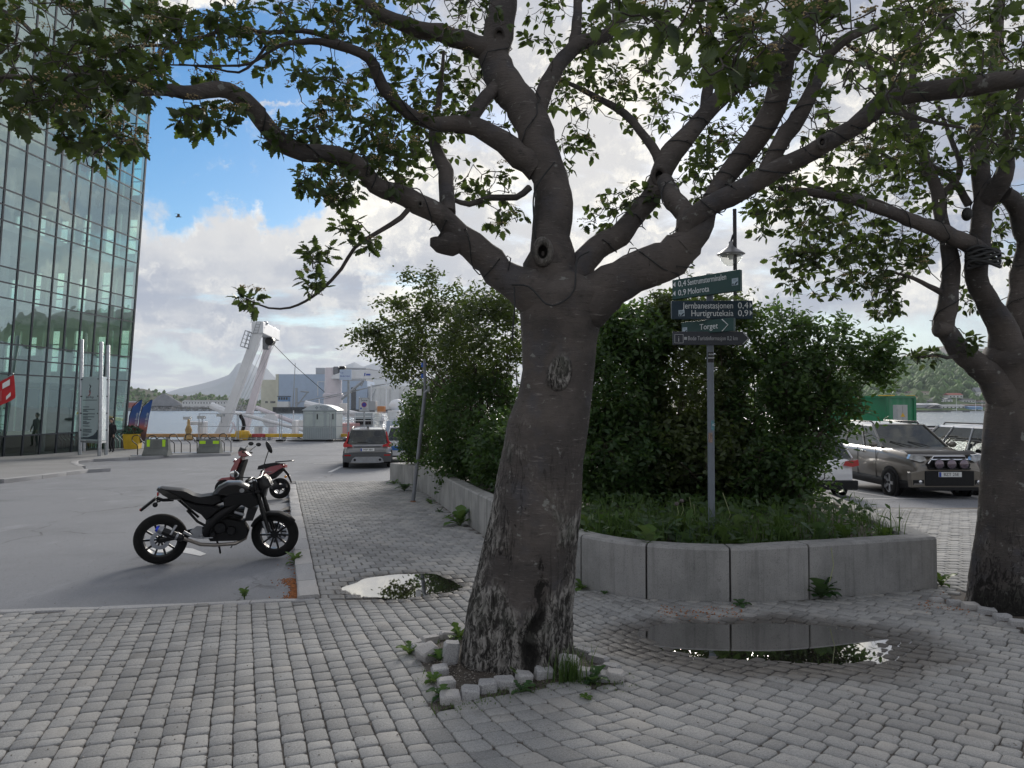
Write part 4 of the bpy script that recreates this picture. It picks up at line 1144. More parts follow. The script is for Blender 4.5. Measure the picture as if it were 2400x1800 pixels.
for (x0, x1, y0, y1, m) in ((795, 812, 945, 966, 'white'), (842, 858, 948, 964, 'white'), (862, 880, 940, 962, 'grey'), (884, 900, 952, 968, 'orange'), (700, 708, 985, 1006, 'white'), (596, 606, 1000, 1030, 'white'), (908, 935, 962, 984, 'white')):
    a, b2 = P(x0, y0, 63.5), P(x1, y1, 63.5); mb = MB(); mb.box(a.x, b2.x, 63.5, 64.5, b2.z, a.z); mb.build('deck_gear', W_[m], sh, 0, .04)
mb = MB(); mb.ell(P(931, 950, 66), (.75, .75, .55), 16, 8); mb.build('radar_dome', SW, sh)
# brass coloured mooring bollard on the edge
p = P(455, 1030, 57.2)
o = thing('bollard', 'yellow and brown mooring bollard on the quay edge', 'bollard', (p.x, 56.2, -.98))
mb = MB(); mb.lathe([(.30, 0), (.36, .12), (.28, .3), (.2, .5), (.26, .75), (.18, 1.0), (.10, 1.15), (.10, 1.5), (.03, 1.6)], 16); mb.build('post', mat('bollard_paint', (.34, .22, .08), .5, 0, .4, 3), o)
p = P(566, 1024, 56); o = thing('bollard', 'squat yellow bollard beside the leaning crane frame', 'bollard', (p.x, 56.2, -.98))
mb = MB(); mb.lathe([(.36, 0), (.5, .3), (.55, .5), (.5, .68), (.2, .74)], 16); mb.build('post', M_['rail_yellow'], o)
mb = MB(); mb.tube([(0, 0, .7), (.12, 0, 1.1), (.02, 0, 1.5), (-.2, 0, 1.9)], .14, 8); mb.build('hose', M_['black_plastic'], o)

# haze: one closed box of thin even air
hm = bpy.data.materials.new('haze_air'); hm.use_nodes = True
t = hm.node_tree; t.nodes.clear()
pvv = nd(t, 'ShaderNodeVolumePrincipled', i={'Color': (0.80, 0.88, 1.0), 'Density': 1.1e-4, 'Anisotropy': 0.0})
nd(t, 'ShaderNodeOutputMaterial', i={'Volume': pvv.outputs[0]})
mb = MB(); mb.box(-7500, 7500, -80, 8200, WZ - 8, 470)
hz_ = mb.build('haze', hm, None, 0); hz_['kind'] = 'stuff'
# ================================================================== glass office building
COR = P(291, 1050, 43); COR.z = float(gz0(43))
fd = Vector((-0.0867, -0.9962, 0)).normalized()       # along the facade, towards us
fn = Vector((0.9962, -0.0867, 0)).normalized()        # out of the facade
LEAN = 0.063
ZB = COR.z
def FP(s_, z, o=0.0):
    """point on the facade: s metres from the far corner, z above the ground there, o outwards"""
    return COR + fd * s_ + fn * (LEAN * z + o) + Vector((0, 0, z))
bld = thing('glass_building', 'tall leaning glass office building with dark mullions on the left', 'building', (0, 0, 0))
m_mull = mat('mullion', (.022, .03, .04), .4, .3, .1, 2)
m_gl = bpy.data.materials.new('facade_glass'); m_gl.use_nodes = True
t = m_gl.node_tree; t.nodes.clear()
oi = nd(t, 'ShaderNodeObjectInfo')
tr_ = nd(t, 'ShaderNodeBsdfTransparent', i={'Color': (0.84, 0.97, 0.91)})
gp = nd(t, 'ShaderNodeNewGeometry').outputs['Position']
bmpn = nd(t, 'ShaderNodeBump', i={'Height': noise(t, gp, 0.7, 2, 0.5), 'Strength': 0.03, 'Distance': 0.25})
gl = nd(t, 'ShaderNodeBsdfGlossy', i={'Color': (0.74, 0.90, 0.88), 'Roughness': 0.01, 'Normal': bmpn.outputs[0]})
fac = mth(t, 'ADD', schlick(t, 0.40, 0.6), mth(t, 'MULTIPLY', oi.outputs['Random'], 0.08), clamp=True)
nd(t, 'ShaderNodeOutputMaterial', i={'Surface': nd(t, 'ShaderNodeMixShader', i={0: fac, 1: tr_.outputs[0], 2: gl.outputs[0]}).outputs[0]})
m_gl2 = glassmat('rear_glass', (0.78, 0.95, 0.86), 0.03)
m_gl3 = glassmat('dark_glass', (0.16, 0.22, 0.22), 0.08)
ST0 = 3.95; SH = 3.42
rows_ = [0.0, 1.1, ST0]
nst = 7
for k in range(nst):
    z0 = ST0 + k * SH
    rows_ += [z0 + .69, z0 + 1.38, z0 + SH]
TOP = rows_[-1]
PW = 1.14; NC = 13
# panes: every one a part; the lowest band is a dark base
pane_count = 0
for c_ in range(NC):
    for q in range(len(rows_) - 1):
        if rows_[q] > 23.5 and c_ > 8: continue
        if pane_count >= 298: continue
        z0, z1 = rows_[q] + .03, rows_[q + 1] - .03; s0, s1 = c_ * PW + .035, (c_ + 1) * PW - .035
        mb = MB(); mb.add([FP(s0, z0), FP(s1, z0), FP(s1, z1), FP(s0, z1)], [(0, 1, 2, 3)])
        mb.build('pane', m_gl if q else m_gl3, bld, 0); pane_count += 1
for c_ in range(NC + 1):
    mb = MB()
    w = .047 if c_ else .07
    a, b2 = FP(c_ * PW, 0, 0.0), FP(c_ * PW, TOP, 0.0)
    secs = [[p + fd * w + fn * .03, p - fd * w + fn * .03, p - fd * w - fn * .05, p + fd * w - fn * .05] for p in (a, b2)]
    mb.loft(secs, True); mb.build('mullion', m_mull, bld, 0, fixn=True)
for z in rows_:
    mb = MB(); h = .032
    secs = [[p + Vector((0, 0, h)) + fn * .026, p - Vector((0, 0, h)) + fn * .026, p - Vector((0, 0, h)) - fn * .045, p + Vector((0, 0, h)) - fn * .045] for p in (FP(0, z), FP(NC * PW, z))]
    mb.loft(secs, True); mb.build('transom', m_mull, bld, 0, fixn=True)
m_in = mat('interior_grey', (.46, .47, .47), .8, 0, .1, .6)
m_in_w = mat('interior_white', (.55, .56, .55), .8, 0, .05, .6)
m_spand = mat('spandrel', (.13, .145, .15), .6, 0, .1, 1)
DEP = 9.0
def bpt(s_, z, dpt): return FP(s_, z, -dpt - LEAN * 0)
def slab4(name, s0, s1, z0, z1, d0, d1, m, par=bld):
    mb = MB()
    vs = [FP(s_, z, -d) for s_ in (s0, s1) for d in (d0, d1) for z in (z0, z1)]
    mb.add(vs, [(0, 1, 3, 2), (4, 6, 7, 5), (0, 4, 5, 1), (2, 3, 7, 6), (0, 2, 6, 4), (1, 5, 7, 3)])
    return mb.build(name, m, par, 0, fixn=True)
slab4('ground_floor', .1, NC * PW + 6, -.05, .05, .2, DEP, m_in)
for k in range(nst + 1):
    z = ST0 + k * SH
    slab4('floor_slab', .1, NC * PW + 6, z - .32, z - .05, .3, DEP - .2, m_in_w if k % 3 else m_in)
# back wall of piers and sills with tall slots between them: the sky shows through
for k in range(nst + 1):
    z0 = ST0 + (k - 1) * SH if k else .05
    z1 = ST0 + k * SH - .05
    slab4('rear_sill', .1, NC * PW + 6, z0, z0 + .5, DEP - .05, DEP + .25, m_spand)
    slab4('rear_lintel', .1, NC * PW + 6, z1 - .45, z1, DEP - .05, DEP + .25, m_spand)
for k in range(10):
    s0 = .0 + k * 2.05
    slab4('rear_pier', s0, s0 + (.95 if k % 3 else 1.25), .05, TOP, DEP - .02, DEP + .28, m_spand)
slab4('rear_glazing', .1, NC * PW + 6, .1, TOP - .1, DEP + .1, DEP + .12, m_gl2)
for k in range(5):
    p0 = FP(1.4 + k * 3.3, .05, -1.6); p1 = FP(1.4 + k * 3.3, TOP - .1, -1.6)
    mb = MB(); mb.tube([p0, p1], .2, 10); mb.build('column', m_in_w, bld)
slab4('roof', -.1, NC * PW + 6, TOP, TOP + .5, -.1, DEP + .4, m_mull)
# end wall towards the water: grey piers with wide and narrow slots of sky between them
m_endp = mat('end_panel', (.52, .54, .55), .7, 0, .08, .5)
def end4(nm, d0, d1, z0, z1, m, s0=-.02, s1=.16):
    mb = MB()
    vs = [FP(s_, z, -d) for s_ in (s0, s1) for d in (d0, d1) for z in (z0, z1)]
    mb.add(vs, [(0, 1, 3, 2), (4, 6, 7, 5), (0, 4, 5, 1), (2, 3, 7, 6), (0, 2, 6, 4), (1, 5, 7, 3)])
    return mb.build(nm, m, bld, 0, fixn=True)
d = 0.12; k = 0; opens = []
while d < DEP - .4:
    w = (.52, .12)[k % 2]; opens.append((d, d + w)); d += w + (.42, .36)[k % 2]; k += 1
edge = 0.1
for (a_, b_) in opens:
    end4('end_pier', edge + .0, a_, .05, TOP, m_endp); edge = b_
end4('end_pier', edge, DEP, .05, TOP, m_endp)
for k in range(nst + 1):
    z1 = ST0 + k * SH
    for q, (a_, b_) in enumerate(opens):
        end4('end_spandrel', a_ + .002, b_ - .002, z1 - .5 - (.35 if (k + q) % 3 == 0 else 0), z1 + (.25 if q % 2 else .55), m_endp, .0, .14)
        if not q % 2:
            for f in (1.35, 2.1): end4('end_bar', a_ + .002, b_ - .002, z1 - SH + f, z1 - SH + f + .06, m_mull, .02, .1)
end4('end_glazing', .1, DEP, .05, TOP, m_gl2, .05, .06)
# inner partitions, desks, stair flights that show through the glass
rr = random.Random(5)
for k in range(nst):
    z = ST0 + k * SH
    for q in range(3):
        s0 = rr.uniform(.5, NC * PW); slab4('partition', s0, s0 + rr.choice((.12, 2.2)), z, z + rr.uniform(1.2, 3.0), rr.uniform(2.5, 6), rr.uniform(6.1, 7), m_in if q else m_in_w)
    if k < 5:
        a, b2 = FP(6.5, z, -4.5), FP(3.5, z + SH, -4.5); mb = MB(); mb.beam(a, b2, 1.0, .25); mb.build('stair_flight', m_in, bld, 0)
# printed picture film on four panes
m_film = bpy.data.materials.new('film_print'); m_film.use_nodes = True
t = m_film.node_tree; b = t.nodes['Principled BSDF']
g = nd(t, 'ShaderNodeNewGeometry').outputs['Position']
vo = nd(t, 'ShaderNodeTexVoronoi', feature='F1', distance='CHEBYCHEV', i={'Vector': vmth(t, 'ADD', vmth(t, 'MULTIPLY', g, (1, 1, .8)).outputs[0], vmth(t, 'MULTIPLY', nd(t, 'ShaderNodeTexNoise', i={'Vector': g, 'Scale': 1.1, 'Detail': 3}).outputs['Color'], (2, 2, 2)).outputs[0]).outputs[0], 'Scale': 0.9})
cr = nd(t, 'ShaderNodeValToRGB', i={0: nd(t, 'ShaderNodeSeparateXYZ', i={0: vo.outputs['Color']}).outputs[0]})
cr.color_ramp.interpolation = 'CONSTANT'
for k, (p_, c_) in enumerate(((0, (.30, .34, .42)), (.25, (.18, .20, .24)), (.42, (.32, .10, .07)), (.55, (.35, .36, .34)), (.7, (.10, .13, .20)), (.85, (.24, .20, .16)))):
    e = cr.color_ramp.elements[k] if k < 2 else cr.color_ramp.elements.new(p_)
    e.position = p_; e.color = (*c_, 1)
t.links.new(cr.outputs[0], b.inputs['Base Color']); b.inputs['Alpha'].default_value = .75; b.inputs['Roughness'].default_value = .5
for c_ in range(2, 6):
    mb = MB(); mb.add([FP(c_ * PW + .1, ST0 + 3 * SH - 2.0, -.05), FP((c_ + 1) * PW - .1, ST0 + 3 * SH - 2.0, -.05), FP((c_ + 1) * PW - .1, ST0 + 4 * SH + 1.0, -.05), FP(c_ * PW + .1, ST0 + 4 * SH + 1.0, -.05)], [(0, 1, 2, 3)])
    mb.build('picture_film', m_film, bld, 0)
# ground floor: dark entrance hall things
slab4('counter', 3, 8, .05, 1.2, 2.0, 2.8, mat('counter_green', (.07, .12, .03), .7, 0, .3, 1))
slab4('hall_wall', 0.3, 4.0, .05, 3.4, 3.0, 3.2, m_spand); slab4('hall_wall', 6.5, 14, .05, 3.4, 4.0, 4.2, m_in)

# ================================================================== street furniture by the building
def hoop_rack(name, label, pos, rz, n, pitch, group, plate=True):
    o = thing(name, label, 'bike rack', pos, rz, group)
    if plate:
        mb = MB(); mb.box(-.15, (n - 1) * pitch + .55, -.18, .18, 0, .03); mb.build('base_plate', M_['steel'], o, 0)
    for k in range(n):
        x = k * pitch
        mb = MB(); mb.tube([(x + .12, 0, .02), (x + .12, 0, .44), (x + .09, 0, .52), (x - .10, 0, .68), (x - .14, 0, .76), (x - .12, 0, .88), (x - .02, 0, .96), (x + .12, 0, .97), (x + .22, 0, .90), (x + .24, 0, .80), (x + .30, 0, .72), (x + .44, 0, .56), (x + .46, 0, .48), (x + .46, 0, .02)], .022, 8, True)
        mb.build('hoop', M_['black_metal'], o)
    return o
GBR = 'bike racks by the glass building'
p = GP(316, 1068, .05)
hoop_rack('bike_rack', 'short black bike rack left of the first concrete barrier', p, R(8), 2, .72, GBR)
p = GP(403, 1062, .05); hoop_rack('bike_rack', 'black bike rack between the two concrete barriers', p, R(4), 3, .78, GBR)
p = GP(520, 1060, .05); hoop_rack('bike_rack', 'black bike rack at the right end behind the second barrier', p, R(4), 1, .72, GBR)
a, b2 = GP(28, 1056, .05), GP(318, 1051, .05)
d = b2 - a; nr = 5
for k in range(nr):
    q = a.lerp(b2, k / nr)
    hoop_rack('bike_rack', ['black bike rack furthest left, behind the white flower bowl', 'black bike rack second from the left along the glass front', 'black bike rack just left of the information board', 'black bike rack behind the information board', 'black bike rack beside the yellow planter box'][k], q, math.atan2(d.y, d.x), 6, d.length / nr / 6.1, GBR, False)
# concrete barriers
m_conc_d = mat('barrier_concrete', (.17, .18, .17), .9, 0, .18, 2.2, .3, 60, dirt=(.08, .08, .075, .4))
def barrier(label, px0, px1, pyb, pyt, vert, rz):
    a, b2 = GP(px0, pyb, .02), GP(px1, pyb, .02); w = (b2 - a).length
    o = thing('concrete_barrier', label, 'barrier', a.lerp(b2, .5), rz, 'concrete barriers on the pavement')
    h = (pyb - pyt) / F * a.y * 1.0
    mb = MB(); secs = []
    for x, e in ((-w / 2, 0), (-w / 2 + .1, 0), (w / 2 - .1, 0), (w / 2, 0)):
        secs.append([Vector((x + (0.06 if x < 0 else -.06) * z / h, y, z)) for y, z in ((-.3, 0), (-.3, .1), (-.16, .34), (-.11, h), (.11, h), (.16, .34), (.3, .1), (.3, 0))])
    mb.loft(secs, True); mb.build('body', m_conc_d, o, 20, .015, fixn=True)
    for s_ in (-1, 1):
        x = s_ * (w / 2 - .24)
        mb = MB(); (mb.box(x - .07, x + .07, -.155, -.10, h - .36, h - .03) if vert else mb.box(x - .15, x + .15, -.15, -.10, h - .24, h - .09)); mb.build('reflector', M_['neon'], o, 0)
        mb = MB(); mb.tube([(x * .45 - .18, 0, h - .02), (x * .45 - .12, 0, h + .07), (x * .45, 0, h + .1), (x * .45 + .12, 0, h + .07), (x * .45 + .18, 0, h - .02)], .018, 6); mb.build('lifting_loop', M_['black_metal'], o)
barrier('grey concrete barrier with upright yellow reflectors', 339, 398, 1069, 1029, True, R(2))
barrier('grey concrete barrier with flat yellow reflectors, nearer the scooter', 466, 519, 1063, 1029, False, R(2))

# information board of four steel posts
ib = thing('information_board', 'pale glass information board on four tall steel posts', 'sign', (0, 0, 0))
pa, pb_ = GP(187, 1066, .05), GP(233, 1069, .05); pd = GP(249, 1066, .05); pc_ = GP(196, 1058, .05)
m_board = mat('board_glass', (.54, .64, .66), .2, 0, .04, 1.0, coat=.4)
for (p, px, py) in ((pa, 191, 795), (pb_, 237, 801), (pc_, 199, 780), (pd, 254, 809)):
    top = P(px, py, p.y); mb = MB(); mb.tube([p, (p.x + .1 * (top.x - p.x), p.y, top.z - .05), Vector((p.x + .12 * (top.x - p.x), p.y, top.z))], [.09, .09, .07], 12); mb.build('post', M_['steel'], ib)
zt, zb_ = P(210, 884, pa.y).z, P(210, 1031, pa.y).z
def panel(a, b2, nm):
    d = (b2 - a); d.z = 0; L = d.length - .2; d.normalize(); n = Vector((d.y, -d.x, 0))
    M = Matrix((d, -n, Vector((0, 0, 1)))).transposed().to_4x4(); M.translation = Vector((a.x, a.y, 0)) + d * .1
    mb = MB(); mb.box(0, L, -.02, .02, zb_, zt, M); o = mb.build(nm, m_board, ib, 0)
    mb = MB(); mb.box(0, L, -.03, .03, zb_ - .12, zb_ - .02, M); mb.build('frame_rail', M_['galv'], ib, 0)
    cl = MB()
    for q in range(4):
        z = zt - .12 - q * (zt - zb_ - .6) / 3
        for x in (.03, L - .03): cl.box(x - .06, x + .06, -.05, .03, z - .03, z + .03, M)
    cl.build('clamp', M_['black_plastic'], o, 0)
    return o, M, L
o, M, L = panel(pa, pb_, 'panel')
m_ink2 = mat('print_ink', (.05, .07, .09), .5, 0, 0, 1); m_inkr = mat('print_red', (.35, .05, .06), .5, 0, 0, 1)
def fm(x, z): return M @ Matrix.Translation((x, -.024, z)) @ Matrix.Rotation(math.pi / 2, 4, 'X')
text('Jakob Brygge', .145, fm(L / 2, zt - 1.02), m_ink2, ib, 'lettering', 'CENTER')
mb = MB()
for (pts, m) in ((((.02, .0), (.12, .06), (.05, .17), (.14, .3), (.0, .36)), 0), (((-.06, -.16), (.06, -.12), (.10, 0), (0, .08)), 1)):
    mb.tube([M @ Vector((L / 2 - .06 + x, -.03, zt - .75 + z)) for x, z in pts], .022, 5, True, m)
mb.build('emblem', [m_ink2, m_inkr], ib, 0)
lines = ((0, .42), (.16, .82), (.22, .26), (.3, .36), (.46, .84), (.53, .34), (.66, .8), (.74, .36), (.83, .6), (.97, .28), (1.06, .48), (1.13, .4), (1.28, .48), (1.5, .64), (1.6, .62), (1.68, .62), (1.82, .44), (1.9, .34), (2.05, .56))
mb = MB()
z0 = zt - 1.45
mb.box(.16, L - .16, -.026, -.02, zt - 1.14, zt - 1.11, M)
for dz, w in lines:
    mb.box(.2, .2 + w * (L - .32), -.026, -.02, z0 - dz * .72 - .02, z0 - dz * .72 + .015, M)
mb.build('print_lines', m_ink2, ib, 0)
mb = MB(); mb.add([M @ Vector((x, -.025, zb_ + z)) for x, z in ((.04, .06), (L - .06, .06), (L - .06, .50), (L * .72, .26), (L * .4, .14), (.04, .12))], [(0, 1, 2, 3, 4, 5)]); mb.build('wave_print', m_ink2, ib, 0)
panel(pb_, pd, 'panel')

# white flower bowl
p = GP(8, 1062, .05)
o = thing('flower_bowl', 'round white bowl planter with yellow flowers at the left edge', 'planter', p)
mb = MB(); mb.lathe([(.35, 0), (.52, .1), (.66, .35), (.70, .58), (.66, .58), (.60, .5), (0, .48)], 28); mb.build('bowl', M_['white_paint'], o, 50)
m_leafp = mat('leaf_plain', (.05, .10, .025), .6, 0, .4, 8); m_yel = mat('petal_yellow', (.62, .42, .03), .6, 0, .3, 10)
def leafball(name, c, r, n, size, m, parent, seed, flat=0.7, kind='stuff', lo=0.55):
    g = np.random.default_rng(seed)
    d = g.normal(0, 1, (n, 3)); d /= np.linalg.norm(d, axis=1, keepdims=True)
    pos = d * (g.uniform(lo, 1, (n, 1)) ** .5) * np.array(r) + np.array(c)
    return leaves(name, pos, g.uniform(.7, 1.3, n) * size, m, parent, g, d * flat + g.normal(0, .6, (n, 3)), kind)
def leaves(name, pos, size, m, parent, g, up, kind, tmpl=None):
    T_, TF = tmpl or (np.array([(0, 0, 0), (.32, .45, .06), (0, 1, -.05), (-.32, .45, .06)]), np.array([(0, 1, 2), (0, 2, 3)]))
    n = len(pos)
    u = up / (np.linalg.norm(up, axis=1, keepdims=True) + 1e-9)
    a = np.cross(u, g.normal(0, 1, (n, 3))); a /= np.linalg.norm(a, axis=1, keepdims=True) + 1e-9
    b = np.cross(u, a)
    V = pos[:, None] + (T_[None, :, 0:1] * a[:, None] + T_[None, :, 1:2] * b[:, None] + T_[None, :, 2:3] * u[:, None]) * np.asarray(size)[:, None, None]
    Fc = (TF[None] + (np.arange(n) * len(T_))[:, None, None]).reshape(-1, TF.shape[1])
    return np_mesh(name, V.reshape(-1, 3), Fc, m, parent, kind, False, {'tone': np.repeat(g.random(n), len(T_))})
leafball('foliage', (0, 0, .62), (.62, .62, .25), 500, .10, m_leafp, o, 3); leafball('flowers', (0.05, 0, .74), (.6, .6, .2), 260, .06, m_yel, o, 4)
leafball('upper_foliage', (-.35, 0, 1.0), (.3, .3, .45), 220, .12, m_leafp, o, 5)
# yellow planter box
p = GP(311, 1052, .05)
o = thing('planter_box', 'yellow planter box with leafy green plants at the building corner', 'planter', p, R(10))
mb = MB(); mb.loft([[Vector((x * s_, y * s_, z)) for x, y in ((-.42, -.42), (.42, -.42), (.42, .42), (-.42, .42))] for s_, z in ((.85, 0), (1.0, .85), (.93, .85), (.9, .75))], True); mb.build('box', mat('planter_yellow', (.62, .40, .02), .5, 0, .12, 3), o, 0, .02, fixn=True)
leafball('foliage', (0, 0, 1.02), (.55, .5, .25), 420, .14, mat('leaf_planter', (.04, .09, .05), .6, 0, .3, 8), o, 8)
# feather flags
m_ff = bpy.data.materials.new('feather_flag_print'); m_ff.use_nodes = True
t = m_ff.node_tree; b = t.nodes['Principled BSDF']
oz = nd(t, 'ShaderNodeSeparateXYZ', i={0: nd(t, 'ShaderNodeTexCoord').outputs['Object']}).outputs[2]
cr = nd(t, 'ShaderNodeValToRGB', i={0: smooth(t, oz, 0.2, 3.2)})
for k, (p_, c_) in enumerate(((0, (.02, .03, .06)), (.18, (.20, .10, .09)), (.30, (.55, .16, .12)), (.42, (.22, .14, .28)), (.6, (.06, .13, .35)), (1, (.03, .10, .36)))):
    e = cr.color_ramp.elements[k] if k < 2 else cr.color_ramp.elements.new(p_)
    e.position = p_; e.color = (*c_, 1)
t.links.new(cr.outputs[0], b.inputs['Base Color']); b.inputs['Roughness'].default_value = .7
for k, (bx, lab) in enumerate(((298, 'left of two blue feather flags with a sunset print'), (322, 'right of two blue feather flags with a sunset print'))):
    p = GP(bx, 1040, .02); p.y = 42.0; p = P(bx, 1046, 42); p.z = float(gz0(42)) 
    o = thing('feather_flag', lab, 'flag', p, 0, 'feather flags by the water')
    h = 2.85
    pole = [(0, 0, 0), (.02, 0, 1.0), (.10, 0, 1.9), (.28, 0, 2.45), (.52, 0, 2.72), (.82, 0, 2.85)]
    mb = MB(); mb.tube(pole, .02, 6); mb.build('pole', M_['black_plastic'], o)
    edge = [(.12, .35), (.42, .5), (.55, 1.2), (.66, 1.9), (.74, 2.4), (.82, 2.82)]
    mb = MB(); vs = []
    for q in range(6):
        t_ = q / 5
        a = Vector((np.interp(edge[q][1], [c[2] for c in pole], [c[0] for c in pole]), 0, edge[q][1])); b3 = Vector((edge[q][0], .03 * math.sin(q * 1.7), edge[q][1]))
        vs += [a, a.lerp(b3, .5) + Vector((0, .03, 0)), b3]
    mb.add(vs, [(3 * q + c_, 3 * q + c_ + 1, 3 * q + c_ + 4, 3 * q + c_ + 3) for q in range(5) for c_ in range(2)]); mb.build('cloth', m_ff, o, 60)
    text('Visit Bodø', .2, Matrix.Translation((.50, -.012, 1.25)) @ Matrix.Rotation(R(-82), 4, 'Y') @ Matrix.Rotation(math.pi / 2, 4, 'X'), M_['letter_white'], o)
    mb = MB(); mb.box(-.3, .3, -.3, .3, 0, .06); mb.build('base', M_['black_plastic'], o, 0)
# red flag at the left edge
p = P(-14, 946, 30)
o = thing('red_flag', 'red banner flag with white logo patches at the left edge', 'flag', (p.x, 30, float(gz0(30))))
zf = p.z - float(gz0(30))
mb = MB(); mb.tube([(-.35, 0, 0), (-.35, 0, zf + .6)], .03, 8); mb.build('pole', M_['steel'], o)
mb = MB(); mb.tube([(-.35, 0, zf + .55), (.80, -.05, zf + 1.22)], .018, 6); mb.build('arm', M_['steel'], o)
mb = MB(); vs = []
for q in range(7):
    x = -.3 + 1.08 * q / 6
    for r_ in range(4): vs.append((x + .03 * r_, .05 * math.sin(q * 1.2 + r_ * .6) - .03, zf + .56 + .62 * q / 6 - r_ / 3 * .93 + .02 * math.sin(q)))
mb.add(vs, [(q * 4 + r_, q * 4 + r_ + 1, q * 4 + r_ + 5, q * 4 + r_ + 4) for q in range(6) for r_ in range(3)]); mb.build('cloth', mat('flag_red', (.45, .015, .02), .7, 0, .1, 2), o, 60)
mb = MB()
for (x, z, w, h_) in ((.54, zf + .78, .15, .11), (.64, zf + .30, .09, .07), (-.16, zf + .42, .08, .06), (-.12, zf - .22, .09, .08)):
    if h_ > .3: continue
    mb.add([(x - w, -.095, z - h_ - .08), (x + w, -.095, z - h_ + .08), (x + w, -.095, z + h_ + .1), (x - w, -.095, z + h_ - .08)], [(0, 1, 2, 3)])
mb.build('logo_patch', M_['plate_white'], o, 0)
mb = MB()
for q in range(6): mb.box(.08 + q * .05, .1 + q * .05, -.096, -.09, zf - .05 + .03 * q, zf + .38 + .03 * q)
mb.build('print_lines', mat('flag_print', (.55, .2, .2), .7, 0, 0, 1), o, 0)
# person in dark clothes beside the board
p = GP(262, 1060, .05)
o = thing('person', 'person in dark clothes leaning beside the information board', 'person', p, R(-90))
def skin(name, J_, E_, r_, m, parent, sub=2):
    me = bpy.data.meshes.new(name); me.from_pydata(J_, E_, [])
    ob = bpy.data.objects.new(name, me); COL.objects.link(ob); ob.parent = parent
    md = ob.modifiers.new('skin', 'SKIN'); md.use_smooth_shade = True
    for k, q in enumerate(me.skin_vertices[0].data): q.radius = (r_[k], r_[k]) if not isinstance(r_[k], tuple) else r_[k]
    me.skin_vertices[0].data[0].use_root = True
    s_ = ob.modifiers.new('subdivision', 'SUBSURF'); s_.levels = sub; s_.render_levels = sub
    me.materials.append(m)
    return ob
m_dark = mat('dark_cloth', (.015, .014, .018), .9, 0, .3, 6); m_jean = mat('dark_trousers', (.02, .022, .03), .9, 0, .3, 6)
J_ = [(0, 0, .92), (.02, 0, 1.12), (.04, 0, 1.34), (.05, 0, 1.44), (.07, 0, 1.54), (.03, .17, 1.38), (.02, .22, 1.12), (.16, .18, .92), (.03, -.17, 1.38), (.02, -.22, 1.12), (.16, -.18, .92), (0, .09, .86), (.10, .10, .48), (.02, .10, .08), (.16, .11, .04), (0, -.09, .86), (.04, -.10, .46), (-.10, -.10, .08), (.04, -.11, .04)]
E_ = [(0, 1), (1, 2), (2, 3), (3, 4), (2, 5), (5, 6), (6, 7), (2, 8), (8, 9), (9, 10), (0, 11), (11, 12), (12, 13), (13, 14), (0, 15), (15, 16), (16, 17), (17, 18)]
skin('body', J_, E_, [(.14, .12), (.14, .12), (.15, .11), .055, .05, .06, .045, .035, .06, .045, .035, .085, .06, .045, .035, .085, .06, .045, .035], m_dark, o)
mb = MB(); mb.ell((.08, 0, 1.64), (.10, .08, .125), 16, 12); mb.ell((.175, 0, 1.63), (.02, .016, .025), 8, 6); hd = mb.build('head', mat('skin_tone', (.36, .22, .16), .6, 0, .05, 4), o, 60)
mb = MB(); mb.ell((.055, 0, 1.68), (.115, .095, .115), 16, 12); mb.build('hair', M_['ink'], o, 60)
for s_ in (-1, 1):
    mb = MB(); mb.ell((.19, s_ * .18, .87), (.05, .025, .06), 10, 8)
    for q in range(4): mb.tube([(.17 + .02 * q, s_ * .18, .84), (.18 + .02 * q, s_ * .18, .80), (.175 + .02 * q, s_ * .175, .77 + .006 * abs(q - 1.5))], .009, 5)
    mb.tube([(.16, s_ * .165, .88), (.20, s_ * .15, .84), (.20, s_ * .15, .81)], .011, 5)
    mb.build('hand', bpy.data.materials['skin_tone'], o, 60)

# ------------------------------------------------------------------ signs between kiosk and car
p = GP(814, 1060); p = P(814, 1040, 45); p.z = float(gz0(45)) - .06
o = thing('harbour_sign', 'white and blue harbour sign on a tall steel post', 'sign', p)
h = P(814, 890, 45).z - p.z
mb = MB(); mb.tube([(.05, 0, 0), (.05, 0, h)], .07, 10); mb.build('post', M_['galv'], o)
w = 27 / F * 45
mb = MB(); mb.box(-w * .68, w * .36, -.09, -.07, h - .02, h + .62); pn = mb.build('panel', mat('sign_paleblue', (.52, .62, .78), .5, 0, .04, 2), o, 0)
text('Bodø Havn', .13, face_y(-w * .62, -.093, h + .18), M_['eu_blue'], pn); text('KAI', .11, face_y(-w * .6, -.093, h + .38), M_['eu_blue'], pn)
p = P(853, 1050, 36); p.z = float(gz0(36)) - .06
o = thing('parking_sign', 'grey parking zone sign reading Sone with a no-parking disc', 'sign', p)
h0, h1 = P(853, 965, 36).z - p.z, P(853, 932, 36).z - p.z
w = 25 / F * 36
mb = MB(); mb.tube([(0, .03, 0), (0, .03, h1 - .05)], .04, 10); mb.build('post', M_['galv'], o)
mb = MB(); mb.box(-w / 2, w / 2, -.02, 0, h0, h1); pn = mb.build('panel', mat('sign_grey', (.50, .53, .55), .5, 0, .03, 2), o, 0, .01)
mb = MB()
for (x0, x1, z0, z1) in ((-w / 2 + .01, w / 2 - .01, h1 - .03, h1 - .015), (-w / 2 + .01, w / 2 - .01, h0 + .015, h0 + .03), (-w / 2 + .01, -w / 2 + .025, h0 + .03, h1 - .03), (w / 2 - .025, w / 2 - .01, h0 + .03, h1 - .03)): mb.box(x0, x1, -.024, -.02, z0, z1)
mb.build('border', M_['ink'], pn, 0)
text('Sone', .17, face_y(0, -.022, h1 - .175), M_['ink'], pn, 'lettering', 'CENTER')
